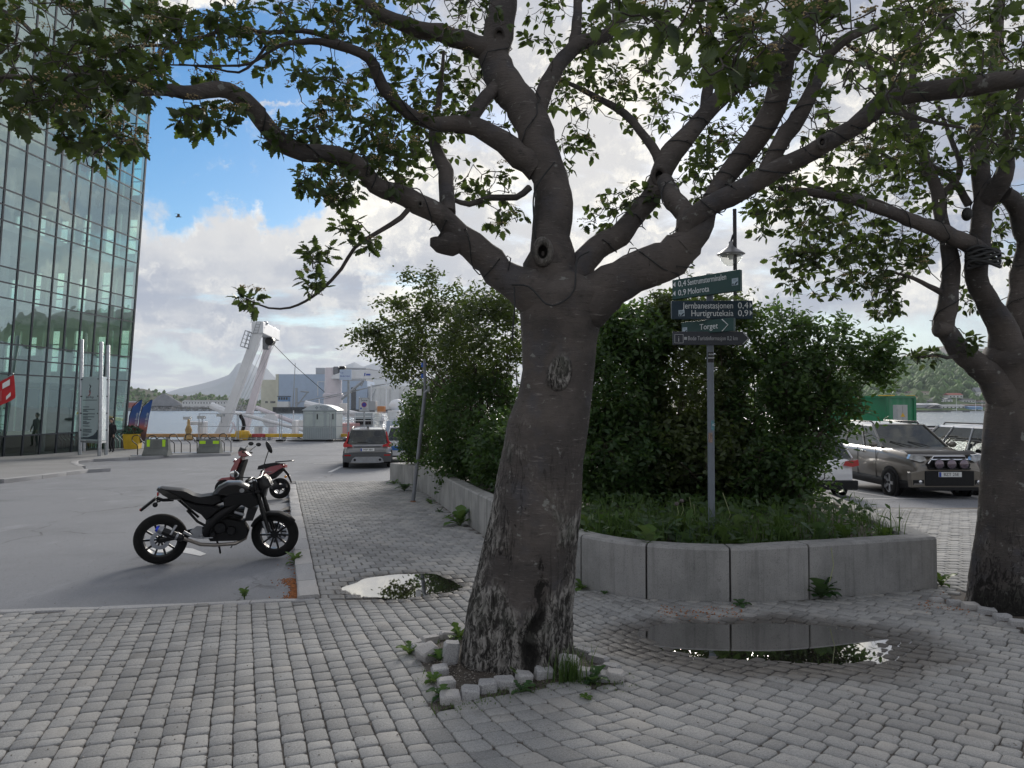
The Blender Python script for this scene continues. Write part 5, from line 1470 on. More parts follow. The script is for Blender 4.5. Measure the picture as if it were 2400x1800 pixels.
Md = Matrix.Translation((0, -.022, (h0 + h1) / 2 - .0)) @ Matrix.Rotation(math.pi / 2, 4, 'X')
mb = MB(); mb.lathe([(.128, 0), (.128, .004), (0, .004)], 28, Md); mb.build('disc', mat('disc_red', (.35, .04, .08), .5, 0, 0, 1), pn, 0)
mb = MB(); mb.lathe([(.10, .004), (.10, .008), (0, .008)], 28, Md); mb.build('disc_field', mat('disc_blue', (.05, .05, .30), .5, 0, 0, 1), pn, 0)
mb = MB(); mb.box(-w / 2 + .07, -w / 2 + .15, -.024, -.02, h0 + .12, h0 + .2); mb.build('symbol', M_['eu_blue'], pn, 0)
mb = MB()
for q in range(4): mb.box(-w / 2 + .18, w / 2 - .08 - .06 * (q % 2), -.023, -.02, h0 + .06 + q * .04, h0 + .075 + q * .04)
mb.build('print_lines', mat('print_grey', (.25, .27, .29), .6, 0, 0, 1), pn, 0)
# leaning post by the planter
p = GP(968, 1176)
p.z = float(gz(p.x, p.y)) - .02
o = thing('leaning_post', 'grey steel post leaning beside the planter wall with sign plates on top', 'post', p)
top = P(996, 921, p.y) - p
mb = MB(); mb.tube([(0, 0, 0), top], .04, 12); mb.build('pole', M_['grey_paint'], o)
mb = MB(); mb.lathe([(.075, 0), (.075, .015), (.045, .05)], 12); mb.build('foot', M_['rust'], o)
k_ = p.y / F
mb = MB(); mb.tube([top - Vector((.02, 0, 0)), top + Vector((.05, 0, .05)), top + Vector((8 * k_, 0, 3 * k_)), top + Vector((9 * k_, 0, 16 * k_))], [.03, .035, .03, .028], 8); mb.build('elbow', M_['galv'], o)
mb = MB(); mb.box(top.x - 20 * k_, top.x - 8 * k_, .02, .08, top.z - 6 * k_, top.z + 9 * k_); mb.build('box', M_['white_paint'], o, 0, .01)
mb = MB(); mb.tube([top, top + Vector((-.02, .05, .72))], .03, 8); mb.build('upper_pole', M_['grey_paint'], o)
for z in (40, 66):
    mb = MB(); mb.box(top.x - 10 * k_, top.x + 2 * k_, .05, .08, top.z + (z - 5) * k_, top.z + (z + 5) * k_); mb.build('plate', mat('plate_blue', (.02, .10, .42), .5, 0, 0, 1) if z == 40 else bpy.data.materials['plate_blue'], o, 0)
# lamp post behind the finger posts
Yl = 17.5
p = P(1727, 1100, Yl); p.z = float(gz0(Yl)) - .05
o = thing('street_lamp', 'black street lamp with a glass dome behind the finger post', 'street lamp', p)
mb = MB(); mb.tube([(0, 0, 0), (0, 0, 1.0), (0, 0, P(1727, 490, Yl).z - p.z)], [.07, .05, .045], 12); mb.build('post', M_['black_metal'], o)
c = P(1713, 596, Yl) - p
mb = MB(); mb.lathe([(.30, -.02), (.33, .0), (.22, .08), (.10, .16), (.05, .22), (.05, .3)], 28, Matrix.Translation(c)); mb.build('hood', mat('hood_metal', (.20, .20, .20), .35, .7, .1, 5), o, 50)
mb = MB(); mb.lathe([(.26, 0), (.25, -.08), (.18, -.19), (.08, -.25), (0, -.26)], 28, Matrix.Translation(c + Vector((0, 0, -.02)))); mb.build('glass_dome', glassmat('lamp_glass', (.95, .95, .92), .12, .05), o, 60)
mb = MB(); mb.tube([c + Vector((0, 0, .28)), c + Vector((.05, 0, .45)), Vector((0, 0, c.z + .5))], .025, 8); mb.build('arm', M_['black_metal'], o)
mb = MB(); mb.lathe([(.05, -.12), (.07, -.02), (.05, 0)], 12, Matrix.Translation(c)); mb.build('lamp_holder', M_['white_paint'], o)

# finger post
p = P(1668, 1256, 8.0)
p.z = .05
fp = thing('finger_post', 'grey finger post with four green and grey direction signs', 'signpost', p)
topz = P(1667, 642, 8).z - p.z
mb = MB(); mb.tube([(0, 0, -.1), (0, 0, topz)], .037, 16); mb.build('pole', mat('pole_grey', (.16, .185, .22), .5, .0, .08, 6), fp)
m_sg = mat('sign_green', (.006, .055, .05), .45, 0, .06, 4); m_sb = mat('sign_teal_dark', (.008, .032, .055), .45, 0, .06, 4); m_sgrey = mat('sign_slate', (.032, .038, .052), .5, 0, .06, 4)
LW = M_['letter_white']
kk = 8.0 / F
def zpx(y): return P(1668, y, 8).z - p.z
def sign(nm, label, rz, x0, x1, z0, z1, m, arrow=False):
    g = bpy.data.objects.new(nm, None); COL.objects.link(g); g.parent = fp; g.rotation_euler = (0, 0, rz)
    return g
def sign_body(nm, rz, x0, x1, z0, z1, m, point=0.0, th=.05, yoff=-.045):
    Mx = Matrix.Rotation(rz, 4, 'Z')
    if point: poly = [(x0, z0), (x1 - point, z0), (x1, (z0 + z1) / 2), (x1 - point, z1), (x0, z1)]
    else: poly = [(x0, z0), (x1, z0), (x1, z1), (x0, z1)]
    mb = MB(); mb.prism(poly, yoff - th, yoff, Mx)
    return mb.build(nm, m, fp, 0, .004, fixn=True), Mx @ Matrix.Translation((0, yoff - th - .002, 0)) @ Matrix.Rotation(math.pi / 2, 4, 'X')
def tri(pts, Mx, m, par, nm='arrow'):
    mb = MB(); mb.add([Mx @ Vector((x, z, 0.0005)) for x, z in pts], [tuple(range(len(pts)))]); return mb.build(nm, m, par, 0)
m_emb = mat('emblem_pale', (.40, .50, .58), .5, 0, .02, 4)
def emblem(x, z, s_, Mx, par):
    tri([(x, z), (x + s_, z), (x + s_, z + s_), (x, z + s_)], Mx, m_emb, par, 'emblem')
    mb = MB()
    for pts in ([(.08, .05), (.3, .05), (.3, .3), (.08, .3)], [(.38, .05), (.62, .05), (.95, .4), (.95, .52), (.7, .45), (.5, .28)], [(.2, .62), (.7, .62), (.7, .66), (.2, .66)], [(.2, .76), (.7, .76), (.7, .8), (.2, .8)]):
        mb.add([Mx @ Vector((x + a_ * s_, z + b_ * s_, .001)) for a_, b_ in pts], [tuple(range(len(pts)))])
    mb.build('emblem_mark', m_sb, par, 0)
# 1 Sentrumsterminalen / Molorota: turned away to the right
rz1 = R(-50)
c1_ = math.cos(rz1)
za, zb2 = zpx(694), zpx(651)
b1, M1 = sign_body('sign_board', rz1, -.43, .43, za - .0, zb2 + .02, m_sg)
text('0,4', .092, M1 @ Matrix.Translation((-.35, za + .135, 0)), LW, b1); text('Sentrumsterminalen', .092, M1 @ Matrix.Translation((-.22, za + .135, 0)), LW, b1, sx=.66)
text('0,9', .092, M1 @ Matrix.Translation((-.35, za + .035, 0)), LW, b1); text('Molorota', .092, M1 @ Matrix.Translation((-.22, za + .035, 0)), LW, b1, sx=.8)
for z in (.165, .065): tri([(-.42, za + z), (-.385, za + z + .03), (-.385, za + z - .03)], M1, LW, b1)
emblem(.34, za + .06, .075, M1, b1)
b1['label'] = 'green sign reading Sentrumsterminalen and Molorota'
# 2 Jernbanestasjonen / Hurtigrutekaia
za, zb2 = zpx(750), zpx(708)
b2_, M2 = sign_body('sign_board', R(-2), -.43, .43, za, zb2, m_sb, th=.06)
text('Jernbanestasjonen', .094, M2 @ Matrix.Translation((.225, za + .112, 0)), LW, b2_, 'lettering', 'RIGHT', sx=.78); text('0,4', .094, M2 @ Matrix.Translation((.27, za + .112, 0)), LW, b2_)
text('Hurtigrutekaia', .094, M2 @ Matrix.Translation((.225, za + .03, 0)), LW, b2_, 'lettering', 'RIGHT', sx=.82); text('0,9', .094, M2 @ Matrix.Translation((.27, za + .03, 0)), LW, b2_)
for z in (.145, .062): tri([(.425, za + z), (.398, za + z + .03), (.398, za + z - .03)], M2, LW, b2_)
emblem(-.36, za + .03, .066, M2, b2_)
b2_['label'] = 'dark teal sign reading Jernbanestasjonen and Hurtigrutekaia'
# 3 Torget
za, zb2 = zpx(782), zpx(752)
b3_, M3 = sign_body('sign_board', R(-46), -.30, .33, za, zb2, m_sg)
text('Torget', .088, M3 @ Matrix.Translation((-.07, za + .04, 0)), LW, b3_, sx=.9)
mb = MB(); mb.tube([M3 @ Vector((x, za + z, 0)) for x, z in ((.20, .005), (.27, .068), (.20, .132))], .005, 5); mb.build('arrow', LW, b3_, 0)
emblem(-.285, za + .02, .06, M3, b3_)
b3_['label'] = 'short green sign reading Torget'
# 4 Bodø Turistinformasjon
za, zb2 = zpx(810), zpx(779)
b4_, M4 = sign_body('sign_board', R(0), -.42, .40, za, zb2, m_sgrey, .075)
m_lg = mat('letter_grey', (.45, .47, .50), .5, 0, 0, 1)
text('Bodø Turistinformasjon 0,2 km', .064, M4 @ Matrix.Translation((-.265, za + .05, 0)), m_lg, b4_, sx=.66)
mb = MB()
for pts in (((-.405, .02), (-.315, .02)), ((-.405, .112), (-.315, .112)), ((-.405, .02), (-.405, .112)), ((-.315, .02), (-.315, .112))): mb.tube([M4 @ Vector((x, za + z, 0)) for x, z in pts], .003, 4)
mb.build('frame_line', m_lg, b4_, 0)
text('i', .085, M4 @ Matrix.Translation((-.372, za + .036, 0)), m_lg, b4_, ext=.002)
mb = MB(); mb.tube([M4 @ Vector((x, za + z, 0)) for x, z in ((.325, .008), (.385, .07), (.325, .135))], .005, 5); mb.build('arrow', m_lg, b4_, 0)
tri([(-.305, za + .055), (-.275, za + .055), (-.275, za + .085), (-.305, za + .085)], M4, m_lg, b4_, 'symbol')
b4_['label'] = 'slate grey sign reading Bodø Turistinformasjon 0,2 km'
# stickers on the pole
def sticker(y0, y1, m, nm='sticker', a0=-60, a1=60):
    mb = MB(); z0, z1 = zpx(y1), zpx(y0); vs = []
    for q in range(7):
        th = R(-90 + a0 + (a1 - a0) * q / 6); vs += [(.0385 * math.cos(th), .0385 * math.sin(th), z0), (.0385 * math.cos(th), .0385 * math.sin(th), z1)]
    mb.add(vs, [(2 * q, 2 * q + 2, 2 * q + 3, 2 * q + 1) for q in range(6)]); return mb.build(nm, m, fp, 60)
sticker(826, 850, M_['ink'])
text('FAUSKE', .024, face_y(0, -.0405, zpx(833)), LW, fp, 'lettering', 'CENTER', sx=.7); text('BANKEN', .024, face_y(0, -.0405, zpx(841)), LW, fp, 'lettering', 'CENTER', sx=.7)
sticker(985, 1008, mat('sticker_teal', (.10, .25, .30), .5, 0, .3, 30), a0=-10, a1=60); sticker(1014, 1037, mat('sticker_torn', (.26, .19, .16), .8, 0, .5, 60), a0=-60, a1=10)
text('AC', .035, face_y(.02, -.0405, zpx(998)), LW, fp, 'lettering', 'CENTER', sx=.7)
mb = MB()
for (y0, w) in ((692, .06), (752, .06), (810, .06)): mb.lathe([(.037, 0), (.046, .004), (.046, .03), (.037, .034)], 16, Matrix.Translation((0, 0, zpx(y0))))
mb.build('clamp', M_['galv'], fp, 40)
# gull
p = P(418, 508, 60)
o = thing('seagull', 'small dark gull gliding against the cloud', 'bird', p, R(20))
mb = MB(); mb.loft([[Vector((x, w * math.cos(a_), w * .8 * math.sin(a_))) for a_ in (0, 1.05, 2.09, 3.14, 4.19, 5.24)] for x, w in ((-.24, .01), (-.12, .05), (.02, .065), (.13, .045), (.2, .035), (.26, .005))], True); mb.build('body', mat('gull_grey', (.12, .12, .12), .8, 0, .1, 3), o, 60, fixn=True)
for s_ in (-1, 1):
    mb = MB(); mb.loft([[Vector((x0, s_ * y, z)), Vector((x0 + w, s_ * y, z + .015)), Vector((x0 + w * .5, s_ * y, z + .03))] for y, z, x0, w in ((.03, .03, -.1, .2), (.25, .16, -.06, .18), (.5, .10, -.14, .12), (.72, .02, -.24, .02))], True); mb.build('wing', bpy.data.materials['gull_grey'], o, 60, fixn=True)
# ================================================================== trees
def cr_path(pts, step=0.07):
    """Catmull-Rom through (Vector, radius) list, resampled"""
    P_ = [p for p, r in pts]; Rr = [r for p, r in pts]
    P_ = [P_[0] * 2 - P_[1]] + P_ + [P_[-1] * 2 - P_[-2]]; Rr = [Rr[0]] + Rr + [Rr[-1]]
    op, orr = [], []
    for k in range(1, len(P_) - 2):
        a, b, c, d = P_[k - 1:k + 3]; n = max(2, int((c - b).length / step))
        for q in range(n):
            t = q / n
            op.append(0.5 * ((2 * b) + (c - a) * t + (2 * a - 5 * b + 4 * c - d) * t * t + (3 * b - a - 3 * c + d) * t ** 3))
            orr.append(Rr[k] + (Rr[k + 1] - Rr[k]) * (t * t * (3 - 2 * t)))
    op.append(P_[-2]); orr.append(Rr[-2])
    return op, orr
m_bark = bpy.data.materials.new('bark'); m_bark.use_nodes = True
t = m_bark.node_tree; b = t.nodes['Principled BSDF']
pos = nd(t, 'ShaderNodeTexCoord').outputs['Object']
zz = nd(t, 'ShaderNodeSeparateXYZ', i={0: pos}).outputs[2]
n_l = noise(t, vmth(t, 'MULTIPLY', pos, (1, 1, 5.5)).outputs[0], 9, 6, 0.65, 0.3)      # rings across the stem
n_b = noise(t, pos, 2.1, 5, 0.6, 0.4)
n_f = noise(t, vmth(t, 'MULTIPLY', pos, (1, 1, 0.42)).outputs[0], 26, 7, 0.7, 0.8)      # flaky old bark
n_s = noise(t, pos, 55, 3, 0.6)
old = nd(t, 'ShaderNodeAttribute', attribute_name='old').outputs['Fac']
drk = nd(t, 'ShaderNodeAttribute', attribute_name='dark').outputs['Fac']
flk = smooth(t, mth(t, 'ADD', old, mth(t, 'MULTIPLY', mth(t, 'SUBTRACT', n_b, 0.5), 1.6)), 0.35, 0.65)
col = mixc(t, smooth(t, n_b, 0.35, 0.65), (0.054, 0.048, 0.046), (0.102, 0.088, 0.080))
col = mixc(t, mth(t, 'MULTIPLY', smooth(t, noise(t, pos, 3.3, 4, 0.6), 0.52, 0.68), 0.55), col, (0.064, 0.066, 0.078))
col = mixc(t, mth(t, 'MULTIPLY', smooth(t, n_l, 0.60, 0.70), 0.7), col, (0.20, 0.185, 0.172))
col = mixc(t, mth(t, 'MULTIPLY', smooth(t, n_l, 0.40, 0.32), 0.6), col, (0.028, 0.026, 0.025))
oldc = mixc(t, smooth(t, n_f, 0.42, 0.62), (0.035, 0.032, 0.029), (0.40, 0.38, 0.355))
oldc = mixc(t, mth(t, 'MULTIPLY', smooth(t, n_b, 0.5, 0.7), 0.5), oldc, (0.16, 0.165, 0.14))
fs = noise(t, vmth(t, 'MULTIPLY', pos, (1, 1, 7)).outputs[0], 24, 5, 0.7)
col = mixc(t, mth(t, 'MULTIPLY', smooth(t, fs, 0.58, 0.68), 0.45), col, (0.16, 0.15, 0.14))
col = mixc(t, mth(t, 'MULTIPLY', smooth(t, fs, 0.38, 0.30), 0.6), col, (0.018, 0.017, 0.017))
col = mixc(t, mth(t, 'MULTIPLY', smooth(t, noise(t, vmth(t, 'ADD', pos, (4, 2, 7)).outputs[0], 5.5, 5, 0.65), 0.60, 0.70), 0.5), col, (0.035, 0.032, 0.031))
col = mixc(t, flk, col, oldc)
col = mixc(t, mth(t, 'MULTIPLY', smooth(t, noise(t, pos, 11, 4, 0.6), 0.64, 0.70), 0.6), col, (0.26, 0.27, 0.25))
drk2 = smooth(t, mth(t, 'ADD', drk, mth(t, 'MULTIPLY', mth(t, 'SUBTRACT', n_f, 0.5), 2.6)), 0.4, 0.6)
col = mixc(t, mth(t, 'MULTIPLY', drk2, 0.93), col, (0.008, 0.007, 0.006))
crk = noise(t, vmth(t, 'MULTIPLY', pos, (1, 1, 0.20)).outputs[0], 8.5, 4, 0.6, 0.9)
crk = smooth(t, mth(t, 'ABSOLUTE', mth(t, 'SUBTRACT', crk, 0.5)), 0.0, 0.022, 1.0, 0.0)
crk = mth(t, 'MULTIPLY', crk, smooth(t, old, 0.18, 0.5))
col = mixc(t, mth(t, 'MULTIPLY', crk, 0.92), col, (0.010, 0.009, 0.008))
t.links.new(col, b.inputs['Base Color']); b.inputs['Roughness'].default_value = 0.82; b.inputs['Specular IOR Level'].default_value = 0.3
hh = mth(t, 'ADD', mth(t, 'MULTIPLY', n_l, 0.25), mth(t, 'ADD', mth(t, 'MULTIPLY', mth(t, 'MULTIPLY', n_f, flk), 1.6), mth(t, 'MULTIPLY', n_s, 0.12)))
t.links.new(nd(t, 'ShaderNodeBump', i={'Height': hh, 'Strength': 1.0, 'Distance': 0.04}).outputs[0], b.inputs['Normal'])
m_branch = m_bark
def set_attr(o, nm, vals):
    a = o.data.attributes.new(nm, 'FLOAT', 'POINT'); a.data.foreach_set('value', np.asarray(vals, dtype=np.float32))
LIMB = {}
SK = {}   # tree -> list of skeleton nodes (x, y, z, r)
def limb(tree, pts, n=14, seed=0, knots=0, name='branch', rs=0.92):
    r = random.Random(seed * 7 + 1)
    pl = [(P(px, py, Y), w / 2 / F * Y * rs) for px, py, Y, w in pts]
    p, rad = cr_path(pl)
    # small crookedness
    for k in range(1, len(p) - 1):
        p[k] = p[k] + Vector((r.gauss(0, 1), r.gauss(0, 1), r.gauss(0, 1))) * rad[k] * 0.06
    ph = [r.uniform(0, 6.28) for _ in range(4)]
    kn = [(r.uniform(0.1, 0.9) * len(p), r.uniform(0, 6.28), r.uniform(.12, .28)) for _ in range(knots)]
    def wob(j, th):
        v = 1 + 0.05 * math.sin(2 * th + j * .11 + ph[0]) + 0.035 * math.sin(3 * th - j * .17 + ph[1]) + 0.03 * math.sin(j * .9 + ph[2]) + 0.02 * math.sin(j * 2.3 + th + ph[3])
        for (kj, kt, ka) in kn:
            v += ka * math.exp(-((j - kj) / 1.4) ** 2) * max(0, math.cos(th - kt)) ** 3
        return v
    mb = MB(); mb.tube(p, rad, n, True, wob=wob)
    o = mb.build(name, m_branch, tree, 60)
    LIMB[o.name] = (p, rad)
    nv = len(o.data.vertices); set_attr(o, 'old', [0.10] * nv); set_attr(o, 'dark', [0] * nv)
    SK.setdefault(tree.name, []).extend([(q.x, q.y, q.z, rr) for q, rr in zip(p, rad)])
    return o
def lathe_knot(tree, px, py, Y, r0, name='knot'):
    """healed branch collar with a hollow centre, facing us"""
    c = P(px, py, Y)
    d = (Vector((0, 0, CAMZ + .3)) - c).normalized()
    q = d.to_track_quat('Z', 'Y').to_matrix().to_4x4(); q.translation = c
    mb = MB(); mb.lathe([(r0 * 1.15, -r0 * 1.2), (r0 * 1.2, -.2 * r0), (r0 * 1.02, r0 * .18), (r0 * .8, r0 * .26), (r0 * .58, r0 * .1), (r0 * .45, -r0 * .5), (0, -r0 * .8)], 18, q @ Matrix.Diagonal((.85, 1.2, 1, 1)))
    o = mb.build(name, m_bark, tree, 70); nv = len(o.data.vertices)
    set_attr(o, 'old', [.3] * nv); set_attr(o, 'dark', [0] * 90 + [1.2] * (nv - 90)); return o

# ---------------------------------------------------------------- middle tree
T1_ = thing('whitebeam_tree', 'large leaning whitebeam tree with many boughs in the middle', 'tree', (0, 0, 0))
TY = 5.14
edges = [(1600, 1070, 1352), (1575, 1076, 1346), (1519, 1083, 1337), (1410, 1101, 1340), (1302, 1128, 1348), (1193, 1152, 1361), (1085, 1172, 1369), (985, 1190, 1383), (930, 1212, 1388), (868, 1222, 1392), (800, 1222, 1398), (740, 1218, 1412), (690, 1222, 1424), (655, 1262, 1384), (635, 1292, 1340)]
ys_ = np.array([e[0] for e in edges][::-1], float); L_ = np.array([e[1] for e in edges][::-1], float); R_ = np.array([e[2] for e in edges][::-1], float)
NR, NS = 110, 84
V = []; OLD = []; DRK = []
tr = np.random.default_rng(12)
phs = tr.uniform(0, 6.28, 12)
for j in range(NR):
    y = 1612 - (1612 - 632) * j / (NR - 1)
    l = np.interp(y, ys_, L_); r_ = np.interp(y, ys_, R_)
    c = P((l + r_) / 2, y, TY); rad = (r_ - l) / 2 / F * TY
    h = c.z - gz0(TY)
    for q in range(NS):
        th = 2 * math.pi * q / NS        # 0 = right, pi/2 = away, 3pi/2 = towards us
        fl = max(0, 1 - h / 1.1)
        w = 1 + 0.035 * fl * math.sin(5 * th + phs[0] + h * 1.4) + 0.04 * fl * math.sin(3 * th + phs[1] - h * .8) + 0.014 * math.sin(2 * th + phs[2] + h * 2.2) + 0.010 * math.sin(7 * th + phs[3] + h * 3)
        w += 0.012 * math.sin(h * 9 + 2 * th + phs[4]) * math.sin(h * 4 + th)
        # long seam on the left face and hollow groove right of the middle near the foot
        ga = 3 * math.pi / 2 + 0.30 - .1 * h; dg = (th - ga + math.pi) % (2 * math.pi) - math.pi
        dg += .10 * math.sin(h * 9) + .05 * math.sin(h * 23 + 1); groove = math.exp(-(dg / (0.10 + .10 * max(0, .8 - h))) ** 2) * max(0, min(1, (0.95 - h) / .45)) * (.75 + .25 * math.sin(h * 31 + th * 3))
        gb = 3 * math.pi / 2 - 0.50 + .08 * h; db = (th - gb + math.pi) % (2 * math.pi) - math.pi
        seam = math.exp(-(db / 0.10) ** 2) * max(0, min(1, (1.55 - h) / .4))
        w -= 0.13 * groove + 0.045 * seam
        w += 0.05 * math.exp(-((db + .28) / .22) ** 2) * max(0, min(1, (1.6 - h) / .5))
        rim = math.exp(-(((dg - .27)) / 0.12) ** 2) * max(0, min(1, (1.3 - h) / .4)); w += .045 * rim
        dw = math.hypot(((th - 4.72 + math.pi) % (2 * math.pi) - math.pi) * rad / .062, (c.z - 1.853) / .082); wnd = math.exp(-dw ** 4 * .35); dw2 = math.hypot(((th - 4.72 + math.pi) % (2 * math.pi) - math.pi) * rad, c.z - 1.853)
        w += (.045 * math.exp(-((dw - 1.0) / .35) ** 2) - .02 * math.exp(-(dw / .5) ** 2)) / max(rad, .1) * .25
        w += tr.normal(0, .0035) * (1.0 + 2.2 * fl)
        x = rad * w * math.cos(th); yv = rad * w * 0.95 * math.sin(th)
        V.append((c.x + x, TY + yv, c.z))
        left = max(0, -math.cos(th)) ; right = max(0, math.cos(th))
        ob = min(1, max(0, (0.62 - h) / .5)) * (.55 + .5 * left + .55 * right) + .55 * right * max(0, min(1, (1.35 - h) / .5)) + .62 * left * max(0, min(1, (1.55 - h) / .5)) + .12
        # band of scaly bark higher up round the old wound
        ob += .26 * math.exp(-((h - 1.5 - .12 * math.sin(2 * th + 1)) / .22) ** 2) * max(.25, .5 - .5 * math.sin(th))
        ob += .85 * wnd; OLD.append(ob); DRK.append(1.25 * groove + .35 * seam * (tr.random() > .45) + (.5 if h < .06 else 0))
i_ = np.arange(NR - 1)[:, None] * NS + np.arange(NS)[None]; i2 = np.arange(NR - 1)[:, None] * NS + (np.arange(NS) + 1)[None] % NS
Fc = np.stack([i_, i2, i2 + NS, i_ + NS], -1).reshape(-1, 4)
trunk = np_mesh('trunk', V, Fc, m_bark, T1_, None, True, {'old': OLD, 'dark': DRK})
SK[T1_.name] = []
B = lambda pts, seed, **k: limb(T1_, [(a, b_, Y + .17, w) for a, b_, Y, w in pts], seed=seed, **k)
# left bough reaching towards us over the street
B([(1325, 745, 4.95, 150), (1255, 690, 4.93, 128), (1190, 655, 4.9, 92), (1130, 600, 4.86, 80), (1077, 556, 4.8, 72), (1035, 508, 4.74, 58), (978, 475, 4.66, 52), (930, 452, 4.6, 48), (879, 432, 4.52, 47), (842, 388, 4.44, 47), (788, 362, 4.36, 46), (712, 356, 4.25, 44), (668, 340, 4.18, 46), (634, 307, 4.1, 44), (594, 258, 4.0, 43), (553, 222, 3.9, 42), (512, 208, 3.82, 40), (458, 218, 3.72, 34), (404, 213, 3.62, 32), (363, 212, 3.52, 25), (298, 215, 3.40, 20), (230, 188, 3.28, 17), (190, 178, 3.2, 16), (122, 184, 3.1, 15), (0, 178, 2.95, 13), (-140, 165, 2.8, 10)], 1, n=18, knots=5)
B([(404, 217, 3.64, 26), (350, 196, 3.7, 20), (271, 176, 3.75, 18), (200, 165, 3.8, 16), (140, 146, 3.85, 14), (92, 96, 3.9, 11), (54, 54, 3.95, 10), (-10, 14, 4.0, 8)], 2, n=10)
B([(1094, 570, 4.83, 60), (1058, 572, 4.78, 60), (1030, 566, 4.74, 50), (1022, 558, 4.73, 30)], 3, n=14, knots=2)       # sawn stub
B([(1050, 500, 4.76, 44), (1048, 450, 4.85, 40), (1044, 405, 4.95, 38), (1026, 360, 5.1, 34), (1016, 320, 5.2, 26), (1030, 225, 5.4, 14), (1040, 120, 5.6, 8)], 4, n=12, knots=2)
B([(968, 478, 4.66, 14), (940, 510, 4.6, 13), (888, 543, 4.52, 11), (833, 580, 4.45, 10), (800, 630, 4.4, 9), (755, 678, 4.35, 8), (716, 706, 4.3, 7), (680, 721, 4.27, 6), (630, 722, 4.22, 5), (575, 700, 4.17, 4)], 5, n=8)
B([(1240, 440, 5.05, 20), (1210, 462, 5.0, 18), (1150, 464, 4.95, 17), (1100, 478, 4.9, 15), (1062, 468, 4.88, 12)], 6, n=8)
# leader
B([(1312, 760, 4.98, 160), (1300, 690, 4.99, 142), (1287, 625, 5.0, 124), (1292, 562, 5.02, 96), (1298, 483, 5.06, 90), (1290, 416, 5.1, 90), (1268, 362, 5.15, 92), (1248, 290, 5.2, 86), (1206, 226, 5.28, 84), (1162, 158, 5.36, 80), (1166, 90, 5.44, 78), (1178, 25, 5.5, 72), (1186, -60, 5.6, 66), (1200, -220, 5.8, 50)], 7, n=20, knots=4)
B([(1250, 300, 5.22, 60), (1268, 236, 5.3, 46), (1296, 175, 5.4, 42), (1340, 116, 5.5, 40), (1390, 92, 5.58, 34), (1424, 80, 5.64, 32), (1462, 34, 5.72, 26), (1482, -10, 5.8, 22), (1500, -90, 5.9, 18)], 8, n=12)
B([(1345, 112, 5.5, 30), (1352, 60, 5.6, 26), (1354, 0, 5.7, 22), (1356, -90, 5.8, 16)], 9, n=10)
B([(1264, 392, 5.12, 80), (1216, 360, 5.1, 62), (1159, 318, 5.05, 54), (1091, 290, 5.0, 42), (1014, 290, 4.92, 33), (955, 263, 4.84, 31), (901, 212, 4.75, 30), (884, 172, 4.7, 28), (866, 138, 4.66, 27), (820, 114, 4.6, 24), (752, 98, 4.5, 17), (700, 100, 4.42, 15), (653, 108, 4.35, 10), (589, 148, 4.25, 7), (526, 154, 4.18, 6), (400, 152, 4.05, 4)], 10, n=14, knots=3)
B([(820, 113, 4.6, 18), (760, 84, 4.55, 15), (707, 72, 4.5, 14), (616, 77, 4.4, 12), (550, 62, 4.3, 10), (480, 86, 4.2, 9), (390, 104, 4.1, 8), (280, 112, 3.95, 6), (150, 130, 3.8, 5)], 11, n=8)
B([(1096, 296, 5.0, 36), (1118, 256, 5.1, 36), (1141, 226, 5.2, 34), (1168, 196, 5.3, 34)], 12, n=10)
B([(1164, 120, 5.4, 58), (1114, 104, 5.36, 52), (1060, 84, 5.3, 46), (978, 68, 5.2, 40), (901, 36, 5.1, 36), (851, 0, 5.0, 30), (800, -50, 4.9, 24)], 13, n=14, knots=2)
B([(630, 98, 4.38, 9), (600, 140, 4.3, 7), (560, 170, 4.3, 6), (500, 160, 4.2, 5), (420, 150, 4.1, 4)], 14, n=6)
# middle right bough
B([(1330, 690, 5.0, 90), (1366, 616, 5.08, 72), (1398, 582, 5.14, 64), (1451, 549, 5.22, 60), (1491, 506, 5.3, 54), (1528, 457, 5.36, 52), (1545, 420, 5.4, 60), (1556, 392, 5.42, 58), (1598, 338, 5.46, 50), (1658, 263, 5.5, 44), (1722, 199, 5.5, 42), (1786, 140, 5.45, 40), (1847, 97, 5.4, 38), (1912, 25, 5.3, 34), (1960, -40, 5.2, 28)], 15, n=16, knots=4)
B([(1650, 270, 5.5, 34), (1658, 205, 5.55, 30), (1658, 149, 5.6, 28), (1664, 65, 5.7, 24), (1668, -40, 5.8, 18)], 16, n=10)
B([(1552, 398, 5.42, 30), (1539, 360, 5.44, 24), (1500, 308, 5.5, 21), (1464, 266, 5.56, 20), (1399, 228, 5.66, 16), (1310, 184, 5.8, 10)], 17, n=10)
B([(1664, 200, 5.55, 20), (1700, 150, 5.62, 16), (1712, 90, 5.7, 12), (1700, 20, 5.8, 9)], 18, n=8)
